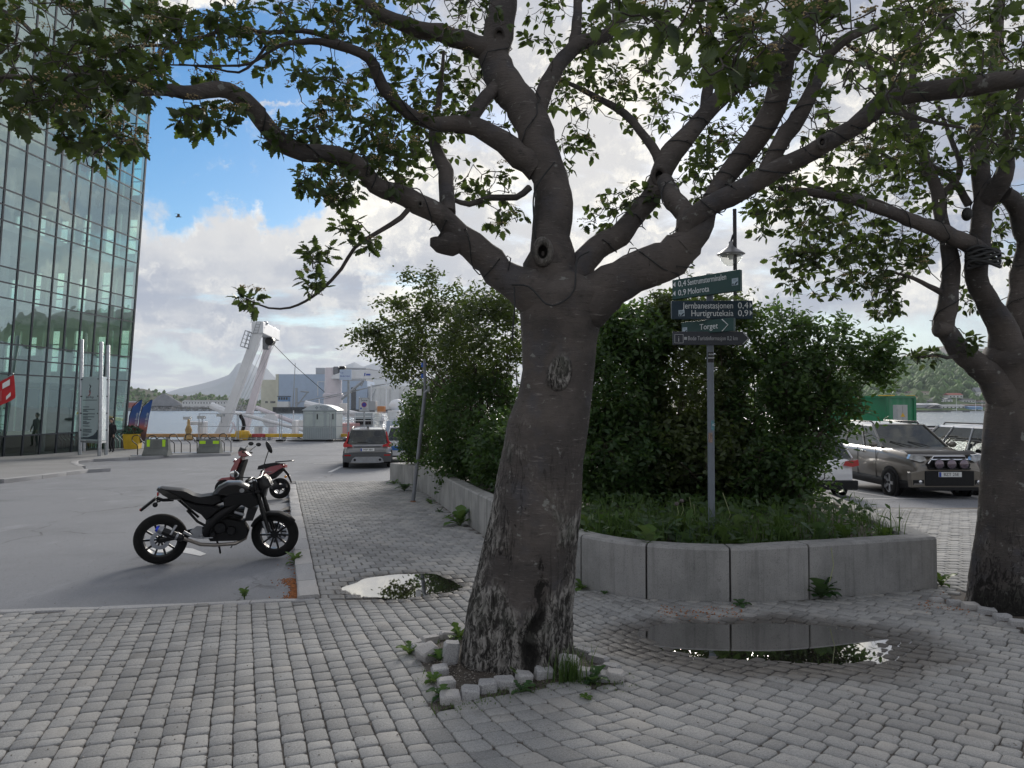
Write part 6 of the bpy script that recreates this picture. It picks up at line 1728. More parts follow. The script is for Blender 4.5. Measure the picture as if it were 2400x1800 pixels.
# big right bough and its limbs
B([(1330, 760, 4.95, 100), (1378, 712, 4.92, 126), (1418, 682, 4.9, 118), (1481, 645, 4.84, 108), (1545, 612, 4.8, 106), (1592, 588, 4.78, 100), (1612, 552, 4.78, 76), (1606, 500, 4.82, 52), (1576, 464, 4.95, 46), (1560, 428, 5.2, 46)], 19, n=20, knots=3)
B([(1596, 580, 4.76, 90), (1640, 540, 4.74, 70), (1658, 498, 4.72, 52), (1690, 432, 4.68, 50), (1747, 358, 4.6, 60), (1797, 293, 4.5, 60), (1827, 214, 4.38, 58), (1838, 139, 4.25, 52), (1868, 88, 4.15, 44), (1900, 42, 4.05, 38), (1940, -30, 3.95, 30)], 20, n=16, knots=4)
B([(1612, 548, 4.74, 60), (1622, 508, 4.7, 56), (1688, 472, 4.6, 55), (1797, 413, 4.42, 52), (1897, 358, 4.26, 46), (1996, 298, 4.1, 45), (2056, 246, 4.0, 47), (2145, 216, 3.86, 50), (2245, 203, 3.72, 50), (2330, 192, 3.6, 47), (2420, 180, 3.48, 44), (2560, 150, 3.3, 36)], 21, n=16, knots=4)
B([(1790, 418, 4.44, 44), (1826, 345, 4.42, 42), (1877, 268, 4.4, 40), (1917, 184, 4.38, 35), (1946, 124, 4.36, 28), (1996, 85, 4.34, 22), (2060, 60, 4.3, 16)], 22, n=12, knots=2)
B([(2056, 250, 4.0, 26), (2100, 262, 3.95, 16), (2180, 285, 3.9, 11), (2260, 300, 3.85, 7)], 23, n=8)
for kx in ((1272, 590, 4.79, .072), (1545, 412, 5.28, .06), (1170, 82, 5.30, .045), (1927, 333, 4.14, .03), (1080, 560, 4.72, .02), (985, 478, 4.58, .018)): lathe_knot(T1_, kx[0], kx[1], kx[2] + .17, kx[3])
# ---------------------------------------------------------------- right tree
T2_ = thing('whitebeam_tree', 'dark whitebeam tree with a thick trunk at the right edge', 'tree', (0, 0, 0))
SK[T2_.name] = []
B2 = lambda pts, seed, **k: limb(T2_, pts, seed=seed, **k)
TY2 = 6.75
V = []; OLD = []; DRK = []
ed2 = [(1438, 2276, 2472), (1400, 2283, 2466), (1250, 2300, 2452), (1100, 2306, 2446), (1000, 2312, 2444), (930, 2318, 2446), (880, 2312, 2462), (845, 2300, 2480), (815, 2320, 2460)]
ys2 = np.array([e[0] for e in ed2][::-1], float); L2 = np.array([e[1] for e in ed2][::-1], float); R2 = np.array([e[2] for e in ed2][::-1], float)
NR, NS = 70, 56
for j in range(NR):
    y = 1445 - (1445 - 812) * j / (NR - 1)
    l = np.interp(y, ys2, L2); r_ = np.interp(y, ys2, R2); c = P((l + r_) / 2, y, TY2); rad = (r_ - l) / 2 / F * TY2; h = c.z - gz0(TY2)
    for q in range(NS):
        th = 2 * math.pi * q / NS
        w = 1 + 0.03 * math.sin(3 * th + h * 2) + 0.02 * math.sin(5 * th - h) + .012 * math.sin(2 * th + h * 6) + tr.normal(0, .007)
        V.append((c.x + rad * w * math.cos(th), TY2 + rad * w * .95 * math.sin(th), c.z))
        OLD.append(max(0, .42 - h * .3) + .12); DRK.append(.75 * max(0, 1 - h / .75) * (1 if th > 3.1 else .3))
i_ = np.arange(NR - 1)[:, None] * NS + np.arange(NS)[None]; i2 = np.arange(NR - 1)[:, None] * NS + (np.arange(NS) + 1)[None] % NS
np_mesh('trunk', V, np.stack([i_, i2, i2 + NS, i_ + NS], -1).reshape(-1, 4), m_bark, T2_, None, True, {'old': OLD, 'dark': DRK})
B2([(2360, 930, 6.7, 90), (2322, 885, 6.66, 66), (2285, 852, 6.62, 56), (2248, 815, 6.58, 50), (2216, 768, 6.55, 50), (2220, 725, 6.55, 48), (2226, 680, 6.56, 46), (2230, 625, 6.58, 44), (2224, 578, 6.6, 38), (2206, 510, 6.65, 32), (2195, 445, 6.7, 30), (2172, 390, 6.75, 28), (2154, 330, 6.8, 26), (2138, 290, 6.85, 24), (2140, 174, 7.0, 18), (2150, 60, 7.1, 12)], 31, n=14, knots=5)
B2([(2216, 768, 6.53, 44), (2203, 772, 6.5, 42), (2194, 770, 6.48, 30)], 32, n=12)
B2([(2384, 900, 6.72, 110), (2366, 842, 6.7, 92), (2346, 756, 6.66, 62), (2308, 698, 6.62, 54), (2288, 650, 6.6, 52), (2292, 600, 6.6, 54), (2299, 517, 6.6, 50), (2306, 474, 6.6, 48), (2298, 408, 6.65, 46), (2290, 336, 6.7, 44), (2296, 290, 6.75, 40), (2330, 200, 6.8, 34), (2340, 50, 6.9, 26), (2350, -60, 7, 20)], 33, n=16, knots=4)
B2([(2296, 595, 6.58, 52), (2282, 580, 6.5, 46), (2217, 548, 6.3, 40), (2145, 520, 6.1, 34), (2090, 498, 5.95, 30), (2036, 482, 5.8, 28), (2000, 468, 5.7, 26), (1922, 455, 5.5, 21), (1870, 446, 5.35, 18), (1827, 441, 5.25, 14)], 34, n=12, knots=3)
B2([(2150, 520, 6.1, 16), (2066, 477, 6.2, 15), (1980, 455, 6.2, 13), (1897, 436, 6.2, 10), (1840, 410, 6.2, 7)], 35, n=8)
B2([(2306, 478, 6.6, 44), (2330, 455, 6.5, 46), (2350, 416, 6.4, 44), (2358, 390, 6.35, 38), (2364, 318, 6.2, 30), (2380, 260, 6.1, 24), (2400, 200, 6.0, 20)], 36, n=12)
B2([(2400, 880, 6.8, 110), (2392, 800, 6.8, 70), (2392, 698, 6.8, 56), (2398, 625, 6.78, 50), (2404, 560, 6.7, 46), (2385, 490, 6.6, 44), (2352, 455, 6.5, 44)], 37, n=14, knots=2)
B2([(2420, 900, 6.9, 120), (2445, 780, 7.0, 80), (2470, 600, 7.1, 60), (2500, 400, 7.2, 44), (2520, 200, 7.3, 30)], 38, n=12)
B2([(2204, 684, 6.55, 16), (2160, 662, 6.5, 11), (2125, 646, 6.45, 8), (2062, 632, 6.3, 3)], 39, n=7)
B2([(2125, 645, 6.45, 7), (2090, 672, 6.4, 5), (2050, 690, 6.3, 3)], 40, n=6)
B2([(2260, 830, 6.6, 10), (2220, 838, 6.5, 9), (2195, 832, 6.45, 8), (2150, 838, 6.4, 5)], 41, n=6)
B2([(2150, 300, 6.85, 16), (2080, 220, 6.8, 14), (2020, 130, 6.7, 12), (1960, 90, 6.6, 8)], 42, n=8)
B2([(2200, 470, 6.7, 20), (2250, 400, 6.9, 16), (2230, 330, 7.1, 12), (2200, 250, 7.3, 8)], 43, n=8)
B2([(2270, 480, 6.7, 20), (2230, 420, 6.8, 18), (2170, 386, 6.9, 15), (2120, 380, 6.95, 9), (2050, 400, 7.0, 6)], 44, n=8)

# ---------------------------------------------------------------- foliage
LT = [(0.0, 0.0), (.10, .07), (.29, .17), (.19, .25), (.37, .35), (.23, .41), (.37, .53), (.22, .58), (.29, .71), (.15, .76), (.13, .89), (0, 1.0)]
def leaf_template():
    mid = [(0, .0), (0, .25), (0, .5), (0, .75), (0, 1.0)]
    vs = []; fs = []
    def z(x, y): return 0.16 * abs(x) - 0.16 * y * y + 0.02 * math.sin(y * 19) * abs(x) / .3
    vs += [(x, y, z(x, y)) for x, y in mid]
    for s_ in (1, -1):
        b = len(vs)
        vs += [(s_ * x, y, z(x, y)) for x, y in LT[1:-1]]
        e = list(range(b, b + 10))
        tris = [(0, e[0], 1), (e[0], e[1], 1), (e[1], e[2], 1), (e[2], e[3], 1), (1, e[3], 2), (e[3], e[4], 2), (e[4], e[5], 2), (e[5], e[6], 2), (2, e[6], 3), (e[6], e[7], 3), (e[7], e[8], 3), (3, e[8], 4), (e[8], e[9], 4)]
        fs += [tr_ if s_ > 0 else tr_[::-1] for tr_ in tris]
    return np.array(vs), np.array(fs)
LV, LF = leaf_template()
LV2 = np.array([(0, 0, 0), (.24, .2, .03), (.32, .42, .02), (.22, .72, -.06), (0, 1, -.16), (-.22, .72, -.06), (-.32, .42, .02), (-.24, .2, .03), (0, .45, -.03)])
LF2 = np.array([(0, 1, 8), (1, 2, 8), (2, 3, 8), (3, 4, 8), (4, 5, 8), (5, 6, 8), (6, 7, 8), (7, 0, 8)])
def leaf_mat(name, c0, c1, under, trans, tw=0.35, rough=0.45):
    m = bpy.data.materials.new(name); m.use_nodes = True
    t = m.node_tree; b = t.nodes['Principled BSDF']
    g = nd(t, 'ShaderNodeNewGeometry')
    at = nd(t, 'ShaderNodeAttribute', attribute_name='tone').outputs['Fac']
    oi = nd(t, 'ShaderNodeObjectInfo').outputs['Random']
    f = mth(t, 'FRACT', mth(t, 'ADD', at, oi))
    n = noise(t, g.outputs['Position'], 1.4, 3, .5)
    f = mth(t, 'ADD', mth(t, 'MULTIPLY', f, .65), mth(t, 'MULTIPLY', mth(t, 'SUBTRACT', n, .5), 1.0), clamp=True)
    top = mixc(t, f, c0, c1)
    col = mixc(t, g.outputs['Backfacing'], top, under)
    t.links.new(col, b.inputs['Base Color'])
    t.links.new(mth(t, 'ADD', mth(t, 'MULTIPLY', g.outputs['Backfacing'], .3), rough), b.inputs['Roughness'])
    b.inputs['Specular IOR Level'].default_value = .35
    tl = nd(t, 'ShaderNodeBsdfTranslucent', i={'Color': mixc(t, f, tuple(x * .8 for x in trans), tuple(x * 1.2 for x in trans))})
    mx = nd(t, 'ShaderNodeMixShader', i={0: tw, 1: b.outputs[0], 2: tl.outputs[0]})
    t.links.new(mx.outputs[0], t.nodes['Material Output'].inputs['Surface'])
    return m
m_leaf = leaf_mat('leaf_whitebeam', (.018, .036, .011), (.040, .065, .018), (.075, .092, .062), (.095, .145, .024), .40)
m_flower = mat('flower_dry', (.40, .31, .17), .9, 0, .45, 30)
def ell_pts(g, n, spec):
    """cluster centres: (px, py, rx, ry, Ylo, Yhi, weight)"""
    w = np.array([s_[6] for s_ in spec], float); w /= w.sum()
    out = []
    idx = g.choice(len(spec), n, p=w)
    for k in idx:
        px, py, rx, ry, y0, y1, _ = spec[k]
        while True:
            a, b_ = g.uniform(-1, 1, 2)
            if a * a + b_ * b_ < 1: break
        out.append(tuple(P(px + a * rx, py + b_ * ry, g.uniform(y0, y1))))
    return np.array(out)
def grow(tree, centres, g, leafn, leaf_len, flower_p, nbig, near_first=True):
    sk = np.array(SK[tree.name]); sk = sk[sk[:, 3] < 0.075]
    nodes = sk[:, :3].copy(); nodes_l = [nodes]
    d0 = np.array([np.min(np.sum((nodes - c) ** 2, 1)) for c in centres])
    order = np.argsort(d0)
    allv, allf, base = [], [], 0
    tips = []
    cap = np.zeros((len(nodes) + len(centres) * 5, 3)); cap[:len(nodes)] = nodes; cnt = len(nodes)
    for k in order:
        c = centres[k]
        d = np.sum((cap[:cnt] - c) ** 2, 1)
        # prefer joints nearer the stem: slightly penalise twig ends
        q = int(np.argmin(d)); a = cap[q]; L = math.sqrt(d[q])
        if L < 0.05: a = a - np.array((0, 0, .06)); L = .08
        n = 5
        sag = g.normal(0, 1, 3) * L * .13 + np.array((0, 0, -L * .10))
        tt = np.linspace(0, 1, n)[:, None]
        pts = a * (1 - tt) + c * tt + sag * np.sin(tt * math.pi) + g.normal(0, .012, (n, 3)) * (np.sin(tt * math.pi))
        r0 = min(.009, .0035 + .006 * L); rad = np.linspace(r0, .0022, n)
        dr = pts[-1] - pts[0]; dr /= np.linalg.norm(dr) + 1e-9
        u = np.cross(dr, (0.3, .2, 1)); u /= np.linalg.norm(u) + 1e-9; w = np.cross(dr, u)
        ang = np.arange(4) / 4 * 2 * math.pi
        ring = np.cos(ang)[:, None] * u + np.sin(ang)[:, None] * w
        V_ = pts[:, None] + ring[None] * rad[:, None, None]
        allv.append(V_.reshape(-1, 3))
        for j in range(n - 1):
            for s_ in range(4): allf.append((base + j * 4 + s_, base + j * 4 + (s_ + 1) % 4, base + (j + 1) * 4 + (s_ + 1) % 4, base + (j + 1) * 4 + s_))
        base += n * 4
        m = min(4, n - 1) if L > .12 else 1
        cap[cnt:cnt + m] = pts[-m:]; cnt += m
        tips.append((c, dr, pts[-2], pts[-3] if L > .25 else pts[-2]))
    o = np_mesh('twigs', np.concatenate(allv), np.array(allf), m_twig, tree, 'stuff', True)
    # leaves
    pos, dirs, ups, size = [], [], [], []
    fl = []
    for (c, dr, p2, p3) in tips:
        m = g.integers(leafn[0], leafn[1] + 1) if g.random() > .18 else g.integers(0, 3)
        for q in range(m):
            base_ = c if q < m * .7 else (p2 if g.random() < .6 else p3)
            h = g.normal(0, 1, 3); h[2] *= .45
            d = dr * .7 + h / (np.linalg.norm(h) + 1e-9) * 1.0 + np.array((0, 0, -.30))
            d /= np.linalg.norm(d)
            pet = g.uniform(.012, .03)
            pos.append(base_ + d * pet); dirs.append(d)
            up = np.array((0, 0, 1.0)) + g.normal(0, .55, 3) - d * 0.0
            ups.append(up); size.append(g.uniform(*leaf_len))
        if g.random() < flower_p: fl.append(c + dr * .02 + np.array((0, 0, .015)))
    pos = np.array(pos); dirs = np.array(dirs); ups = np.array(ups); size = np.array(size)
    side = np.cross(dirs, ups); side /= np.linalg.norm(side, axis=1, keepdims=True) + 1e-9
    up = np.cross(side, dirs) * g.uniform(-.3, 2.0, (len(dirs), 1)); side = side * g.uniform(.75, 1.15, (len(dirs), 1))
    px = 1200 + F * pos[:, 0] / pos[:, 1]; py = 950 - F * (pos[:, 2] - CAMZ) / pos[:, 1]
    vis = (px > 5) & (px < 2395) & (py > 5) & (pos[:, 1] > .5)
    sc_ = np.where(vis, size / pos[:, 1], 0) * (0.55 + .45 * np.abs(up[:, 1]))
    order = np.argsort(-sc_); bigi = order[:nbig]; rest = order[nbig:]
    me0 = None
    for k in bigi:
        if me0 is None:
            o = np_mesh('leaf', LV, LF, m_leaf, tree, None, True); me0 = o.data
        else:
            o = bpy.data.objects.new('leaf', me0); COL.objects.link(o); o.parent = tree
        Mx = Matrix((side[k], dirs[k], up[k] / (np.linalg.norm(up[k]) + 1e-6))).transposed().to_4x4() @ Matrix.Diagonal((size[k], size[k], size[k], 1)); Mx.translation = Vector(pos[k])
        o.matrix_local = Mx
    def batch(ids, TV, TF, nm):
        V_ = pos[ids][:, None] + (TV[None, :, 0:1] * side[ids][:, None] + TV[None, :, 1:2] * dirs[ids][:, None] + TV[None, :, 2:3] * up[ids][:, None]) * size[ids][:, None, None]
        Fc = (TF[None] + (np.arange(len(ids)) * len(TV))[:, None, None]).reshape(-1, 3)
        np_mesh(nm, V_.reshape(-1, 3), Fc, m_leaf, tree, 'stuff', True, {'tone': np.repeat(g.random(len(ids)), len(TV))})
    nearm = pos[rest][:, 1] < 5.4
    if nearm.any(): batch(rest[nearm], LV, LF, 'crown_leaves')
    if (~nearm).any(): batch(rest[~nearm], LV2, LF2, 'far_crown_leaves')
    # faded flower heads
    if fl:
        fl = np.array(fl); pts = []
        for c in fl:
            n = 26; a = g.uniform(0, 6.28, n); r = .042 * np.sqrt(g.random(n))
            pts.append(np.stack([c[0] + r * np.cos(a), c[1] + r * np.sin(a), c[2] + .028 - 5 * r * r + g.normal(0, .004, n)], 1))
        global rng
        o = pebbles('flower_heads', np.concatenate(pts), (.0035, .0075), m_flower); o.parent = tree
    return len(pos)
m_twig = mat('twig', (.055, .045, .040), .8, 0, .3, 20)
g = np.random.default_rng(21)
spec1 = [
    # over the street, near us
    (60, 60, 190, 110, 3.0, 3.9, 22), (220, 175, 180, 85, 3.1, 3.9, 30), (80, 230, 150, 58, 2.9, 3.4, 22), (240, 310, 110, 62, 3.2, 3.7, 19), (320, 80, 120, 100, 3.4, 4.2, 26), (-120, 130, 150, 200, 2.8, 3.8, 30),
    (480, 280, 70, 38, 3.7, 4.0, 9), (450, 60, 130, 60, 3.9, 4.6, 24), (620, 60, 130, 75, 4.2, 4.9, 26), (780, 40, 130, 70, 4.5, 5.4, 28), (470, 172, 60, 20, 4.1, 4.4, 3), (560, 130, 150, 50, 4.1, 4.7, 9),
    (560, 235, 40, 30, 3.8, 4.1, 3), (690, 290, 75, 45, 4.1, 4.8, 15), (745, 205, 70, 65, 4.4, 5.2, 14), (770, 425, 75, 50, 4.2, 4.7, 18), (640, 325, 35, 22, 4.1, 4.4, 4), (850, 330, 90, 80, 4.4, 5.4, 30), (930, 380, 60, 60, 4.6, 5.2, 16),
    (880, 180, 120, 120, 4.7, 5.9, 34), (1010, 180, 110, 130, 5.0, 6.4, 40), (980, 320, 100, 90, 5.0, 6.4, 30), (1090, 210, 60, 120, 5.4, 6.6, 18), (1010, 30, 200, 60, 4.9, 6.2, 36), (1130, 430, 70, 55, 4.9, 5.6, 13), (1190, 510, 45, 40, 4.9, 5.3, 6), (1160, 260, 50, 60, 5.5, 6.5, 9),
    (850, 560, 40, 28, 4.4, 4.6, 7), (740, 590, 35, 26, 4.3, 4.5, 6), (730, 668, 26, 18, 4.3, 4.4, 3), (590, 705, 30, 16, 4.15, 4.25, 4), (820, 520, 28, 24, 4.4, 4.6, 3),
    # middle and right
    (1330, 250, 90, 110, 5.4, 6.6, 22), (1420, 150, 130, 100, 5.4, 6.6, 26), (1340, 60, 120, 80, 5.4, 6.4, 24), (1540, 210, 110, 120, 5.5, 6.8, 26), (1420, 520, 60, 40, 5.2, 5.8, 6), (1480, 470, 70, 40, 5.2, 5.9, 9), (1370, 350, 40, 30, 5.6, 6.2, 3), (1330, 390, 30, 24, 5.4, 6, 2),
    (1480, 60, 110, 80, 2.1, 2.6, 6), (1640, 70, 130, 90, 2.0, 2.6, 8), (1800, 100, 130, 100, 2.1, 2.8, 10), (1960, 40, 140, 60, 2.2, 3.0, 7), (1560, 20, 260, 50, 2.3, 3.2, 7), (1740, 190, 70, 40, 2.4, 2.8, 5), (2050, 190, 120, 60, 2.6, 3.2, 9),
    (1720, 380, 110, 70, 5.0, 6.4, 22), (1640, 430, 50, 60, 5.0, 5.8, 9), (1830, 300, 110, 90, 4.9, 6.2, 22), (1960, 200, 140, 110, 4.4, 6.0, 25), (2050, 330, 130, 70, 4.2, 5.6, 22), (2200, 110, 200, 110, 3.6, 5.2, 27), (2330, 300, 110, 80, 3.5, 4.6, 16), (1900, 420, 90, 40, 4.6, 5.6, 9), (1750, 60, 150, 60, 4.6, 5.8, 18), (2250, 30, 200, 50, 3.4, 5, 26), (1660, 300, 60, 40, 5.6, 6.4, 6),
    (2520, 150, 120, 200, 3.2, 4.6, 18), (1200, -120, 700, 90, 5.0, 6.6, 60), (2000, -100, 400, 80, 3.5, 5.5, 30), (400, -100, 400, 80, 3.5, 5, 24),
]
c1 = ell_pts(g, 2200, spec1)
n1 = grow(T1_, c1, g, (4, 7), (.046, .082), .20, 298)
spec2 = [(1900, 480, 140, 60, 5.4, 6.6, 26), (1980, 560, 150, 60, 5.8, 7.0, 30), (1865, 605, 75, 36, 5.8, 6.6, 11), (2080, 600, 100, 60, 6.0, 7.2, 20), (1930, 660, 100, 40, 6.0, 6.8, 12), (2060, 380, 140, 80, 6.0, 7.6, 30), (2200, 300, 140, 110, 6.2, 7.6, 34), (2180, 440, 90, 60, 6.2, 7.6, 14), (2340, 200, 120, 120, 6.0, 7.4, 30), (2150, 120, 160, 100, 6.4, 7.6, 30), (2360, 520, 60, 90, 6.8, 7.8, 7), (2080, 690, 40, 60, 6.0, 6.6, 7), (2050, 690, 40, 30, 6.1, 6.5, 4), (2140, 590, 50, 40, 6.2, 6.9, 6),
         (2170, 836, 36, 16, 6.35, 6.5, 4), (2270, 805, 20, 20, 6.3, 6.5, 3), (2280, 700, 40, 30, 6.9, 7.4, 4), (2390, 690, 30, 40, 7, 7.4, 4), (2500, 300, 120, 300, 6.5, 7.6, 30), (1800, 470, 60, 50, 5.2, 6.0, 8), (1780, 520, 40, 30, 5.4, 6.2, 3)]
c2 = ell_pts(g, 1150, spec2)
n2 = grow(T2_, c2, g, (4, 7), (.054, .084), .12, 120)
print('leaves', n1, n2)

# ---------------------------------------------------------------- string lights wound round the boughs
m_cable = mat('cable', (.012, .013, .014), .6, 0, .1, 10)
def wind(tree, idx, turns, parent, seed, a=0.05, b_=0.9):
    o_ = [c for c in tree.children if c.name.startswith('branch')][idx]
    sk = LIMB[o_.name]; p, rad = sk
    r = random.Random(seed); pts = []
    turns = max(2, int(turns * .6)); n = turns * 12
    for q in range(n + 1):
        f = a + (b_ - a) * q / n; k = min(len(p) - 2, int(f * (len(p) - 1))); fr = f * (len(p) - 1) - k
        c = p[k].lerp(p[k + 1], fr); t_ = (p[k + 1] - p[k]).normalized(); u = t_.orthogonal().normalized(); w = t_.cross(u)
        th = q / 12 * 6.283 + 1.3 * math.sin(q * .13 + seed) + .5 * math.sin(q * .31); rr = rad[k] * 1.07 + .006 + .006 * math.sin(q * .7)
        pts.append(c + u * math.cos(th) * rr + w * math.sin(th) * rr)
    mb = MB(); mb.tube(pts, .0042, 5); mb.build('cable', m_cable, parent, 60)
    mb = MB()
    for q in range(5, len(pts), 9):
        d = (pts[q] - p[min(len(p) - 1, int((a + (b_ - a) * q / n) * (len(p) - 1)))]).normalized(); mb.tube([pts[q], pts[q] + d * .03 + Vector((0, 0, -.012))], [.005, .002], 5)
    mb.build('bulbs', m_cable, parent, 60, kind='stuff')

for tr_, lab, jobs in ((T1_, 'dark cable of string lights wound round the boughs of the middle tree', ((0, 12, 1, .12, .6), (6, 7, 2, .3, .9), (14, 10, 3, .1, .6), (18, 6, 4, .3, .95), (19, 12, 5, .2, .8), (20, 14, 6, .1, .8), (21, 5, 7, .1, .7), (9, 4, 8, .1, .5))), (T2_, 'dark cable of string lights wound round the right tree', ((0, 9, 11, .2, .8), (2, 8, 12, .2, .8), (3, 6, 13, .1, .6), (5, 4, 14, .1, .6), (6, 5, 15, .3, .8)))):
    o = thing('string_lights', lab, 'string lights', (0, 0, 0), 0, 'string lights in the trees')
    for (ix, tu, sd_, a, b_) in jobs: wind(tr_, ix, tu, o, sd_, a, b_)
    if tr_ is T1_:
        for pts in (((1200, 668, 4.93), (1240, 672, 4.87), (1280, 712, 4.83), (1310, 712, 4.83), (1345, 680, 4.85), (1352, 610, 5.0), (1380, 590, 5.1)), ((1205, 672, 4.91), (1206, 720, 4.90), (1203, 760, 4.91), (1200, 800, 4.91)), ((1255, 560, 5.06), (1250, 470, 5.1), (1262, 430, 5.1), (1300, 380, 5.12))):
            q, _ = cr_path([(P(*a), .006) for a in pts], .04); mb = MB(); mb.tube(q, .006, 5); mb.build('cable', m_cable, o, 60)
    else:
        for k in range(7):
            c = P(2295, 606, 6.42); mb = MB(); mb.tube([c + Vector((.15 * math.cos(a / 12 * 6.283), .05 * math.sin(a / 12 * 6.283) - .05, .02 * k - .06 + .03 * math.sin(a + k))) for a in range(13)], .013, 6); mb.build('cable_coil', m_cable, o, 60)
        mb = MB(); c = P(2266, 502, 6.4); mb.ell(c, (.045, .045, .06), 10, 8); mb.build('socket', m_cable, o)
# ================================================================== planter, shrubs, grass and weeds
def conc_mat(name, c0, c1, speck, streak):
    m = bpy.data.materials.new(name); m.use_nodes = True
    t = m.node_tree; b = t.nodes['Principled BSDF']
    pos = nd(t, 'ShaderNodeNewGeometry').outputs['Position']
    col = mixc(t, smooth(t, noise(t, pos, 2.0, 6, .65), .35, .65), c0, c1)
    if speck:
        n = noise(t, pos, 150, 3, .6)
        col = mixc(t, mth(t, 'MULTIPLY', smooth(t, n, .58, .68), .5), col, (.42, .41, .40)); col = mixc(t, mth(t, 'MULTIPLY', smooth(t, n, .42, .34), .55), col, (.03, .03, .03))
    if streak:
        v = vmth(t, 'MULTIPLY', pos, (9, 9, .45)).outputs[0]
        col = mixc(t, mth(t, 'MULTIPLY', smooth(t, noise(t, v, 1.0, 6, .7), .48, .66), streak), col, tuple(x * .45 for x in c0))
        col = mixc(t, mth(t, 'MULTIPLY', smooth(t, noise(t, v, .6, 4, .6), .58, .7), .35), col, (.36, .35, .33))
    sp = noise(t, pos, 14, 5, .7)
    col = mixc(t, mth(t, 'MULTIPLY', smooth(t, sp, .62, .7), .35), col, (.07, .07, .06))
    t.links.new(col, b.inputs['Base Color']); b.inputs['Roughness'].default_value = .88; b.inputs['Specular IOR Level'].default_value = .25
    t.links.new(nd(t, 'ShaderNodeBump', i={'Height': noise(t, pos, 170 if speck else 60, 4, .65), 'Strength': .5 if speck else .3, 'Distance': .006}).outputs[0], b.inputs['Normal'])
    return m
m_cf = conc_mat('planter_aggregate', (.25, .25, .245), (.345, .34, .335), True, .4)
m_cl = conc_mat('planter_cast', (.27, .27, .26), (.38, .375, .36), False, .55)
plant = thing('concrete_planter', 'long grey concrete planter with curved front and low side walls', 'planter', (0, 0, 0))
def wall_piece(nm, pts, m, th=.24, side=1, bev=.014):
    """pts: (x, y, ztop); outer face along pts, thickness to the planter side"""
    n = len(pts); secs = []
    for k in range(n):
        a = Vector(pts[max(0, k - 1)][:2]); b_ = Vector(pts[min(n - 1, k + 1)][:2]); d = (b_ - a).normalized(); nn = Vector((-d.y, d.x)) * side
        x, y, z = pts[k]; zb = float(gz(x, y)) - .12; xi, yi = x + nn.x * th, y + nn.y * th; c = .022
        secs.append([Vector((x, y, zb)), Vector((x, y, z - c)), Vector((x + nn.x * c, y + nn.y * c, z)), Vector((xi - nn.x * c, yi - nn.y * c, z)), Vector((xi, yi, z - c)), Vector((xi, yi, zb))])
    mb = MB(); mb.loft(secs, True); return mb.build(nm, m, plant, 25, fixn=True)
FT = [P(1362, 1254, J[0].y).z, P(1515, 1276, J[1].y).z, P(1712, 1285, J[2].y).z, P(1897, 1277, J[3].y).z, P(2197, 1259, J[4].y).z]
PREV = Vector((.34, 8.5, 0))
ctl = [(Vector((p.x, p.y, z)), 0) for p, z in zip(J, FT)]
ctl = [(Vector((.10, 9.15, FT[0] - .03)), 0), (Vector((.34, 8.42, FT[0] - .015)), 0)] + ctl
for k in range(1, len(ctl) - 1):
    p_, _ = cr_path(ctl, .06)
    a, b_ = ctl[k][0], ctl[k + 1][0]
    ia = min(range(len(p_)), key=lambda q: (p_[q] - a).length); ib_ = min(range(len(p_)), key=lambda q: (p_[q] - b_).length)
    seg = [(q.x, q.y, q.z) for q in p_[ia:ib_ + 1]]
    # gap of the open joint
    d0 = (Vector(seg[1]) - Vector(seg[0])).normalized() * .010; d1 = (Vector(seg[-1]) - Vector(seg[-2])).normalized() * .010
    seg[0] = tuple(Vector(seg[0]) + d0)
    if k < len(ctl) - 2: seg[-1] = tuple(Vector(seg[-1]) - d1)
    wall_piece('wall_block', seg, m_cf)
lw = [(-3.62, 22.0), (-3.05, 20.6), (-2.5, 19.0), (-1.99, 17.45), (-1.35, 14.8), (-.72, 12.2), (-.2, 10.3), (.10, 9.15), (.34, 8.42)]
zt_ = lambda x, y: float(np.interp(y, [7.5, 8.42, 10.9, 17.45, 22], [FT[0], FT[0] - .015, P(1154, 1167, 10.9).z, P(1004, 1097, 17.45).z, P(914, 1085, 22).z]))
for a, b_ in ((0, 3), (3, 5), (5, 6), (6, 8)):
    sg = [(x, y, zt_(x, y)) for x, y in lw[a:b_ + 1]]
    d1 = (Vector(sg[-1]) - Vector(sg[-2])).normalized() * .006; sg[-1] = tuple(Vector(sg[-1]) - d1)
    wall_piece('wall_segment', sg, m_cl)
zr = [FT[4], P(1945, 1160, 11.6).z, P(1945, 1160, 11.6).z - .12]
wall_piece('wall_segment', [(J[4].x, J[4].y + .01, FT[4]), (4.64, 9.2, (FT[4] + zr[1]) / 2), (5.02, 11.6, zr[1]), (5.75, 16.0, zr[2])], m_cl)
wall_piece('wall_segment', [(5.75, 16.02, zr[2]), (5.2, 20.5, zr[2] - .2), (2, 22.3, zr[2] - .25), (-3.4, 22.2, zt_(-3, 22))], m_cl)
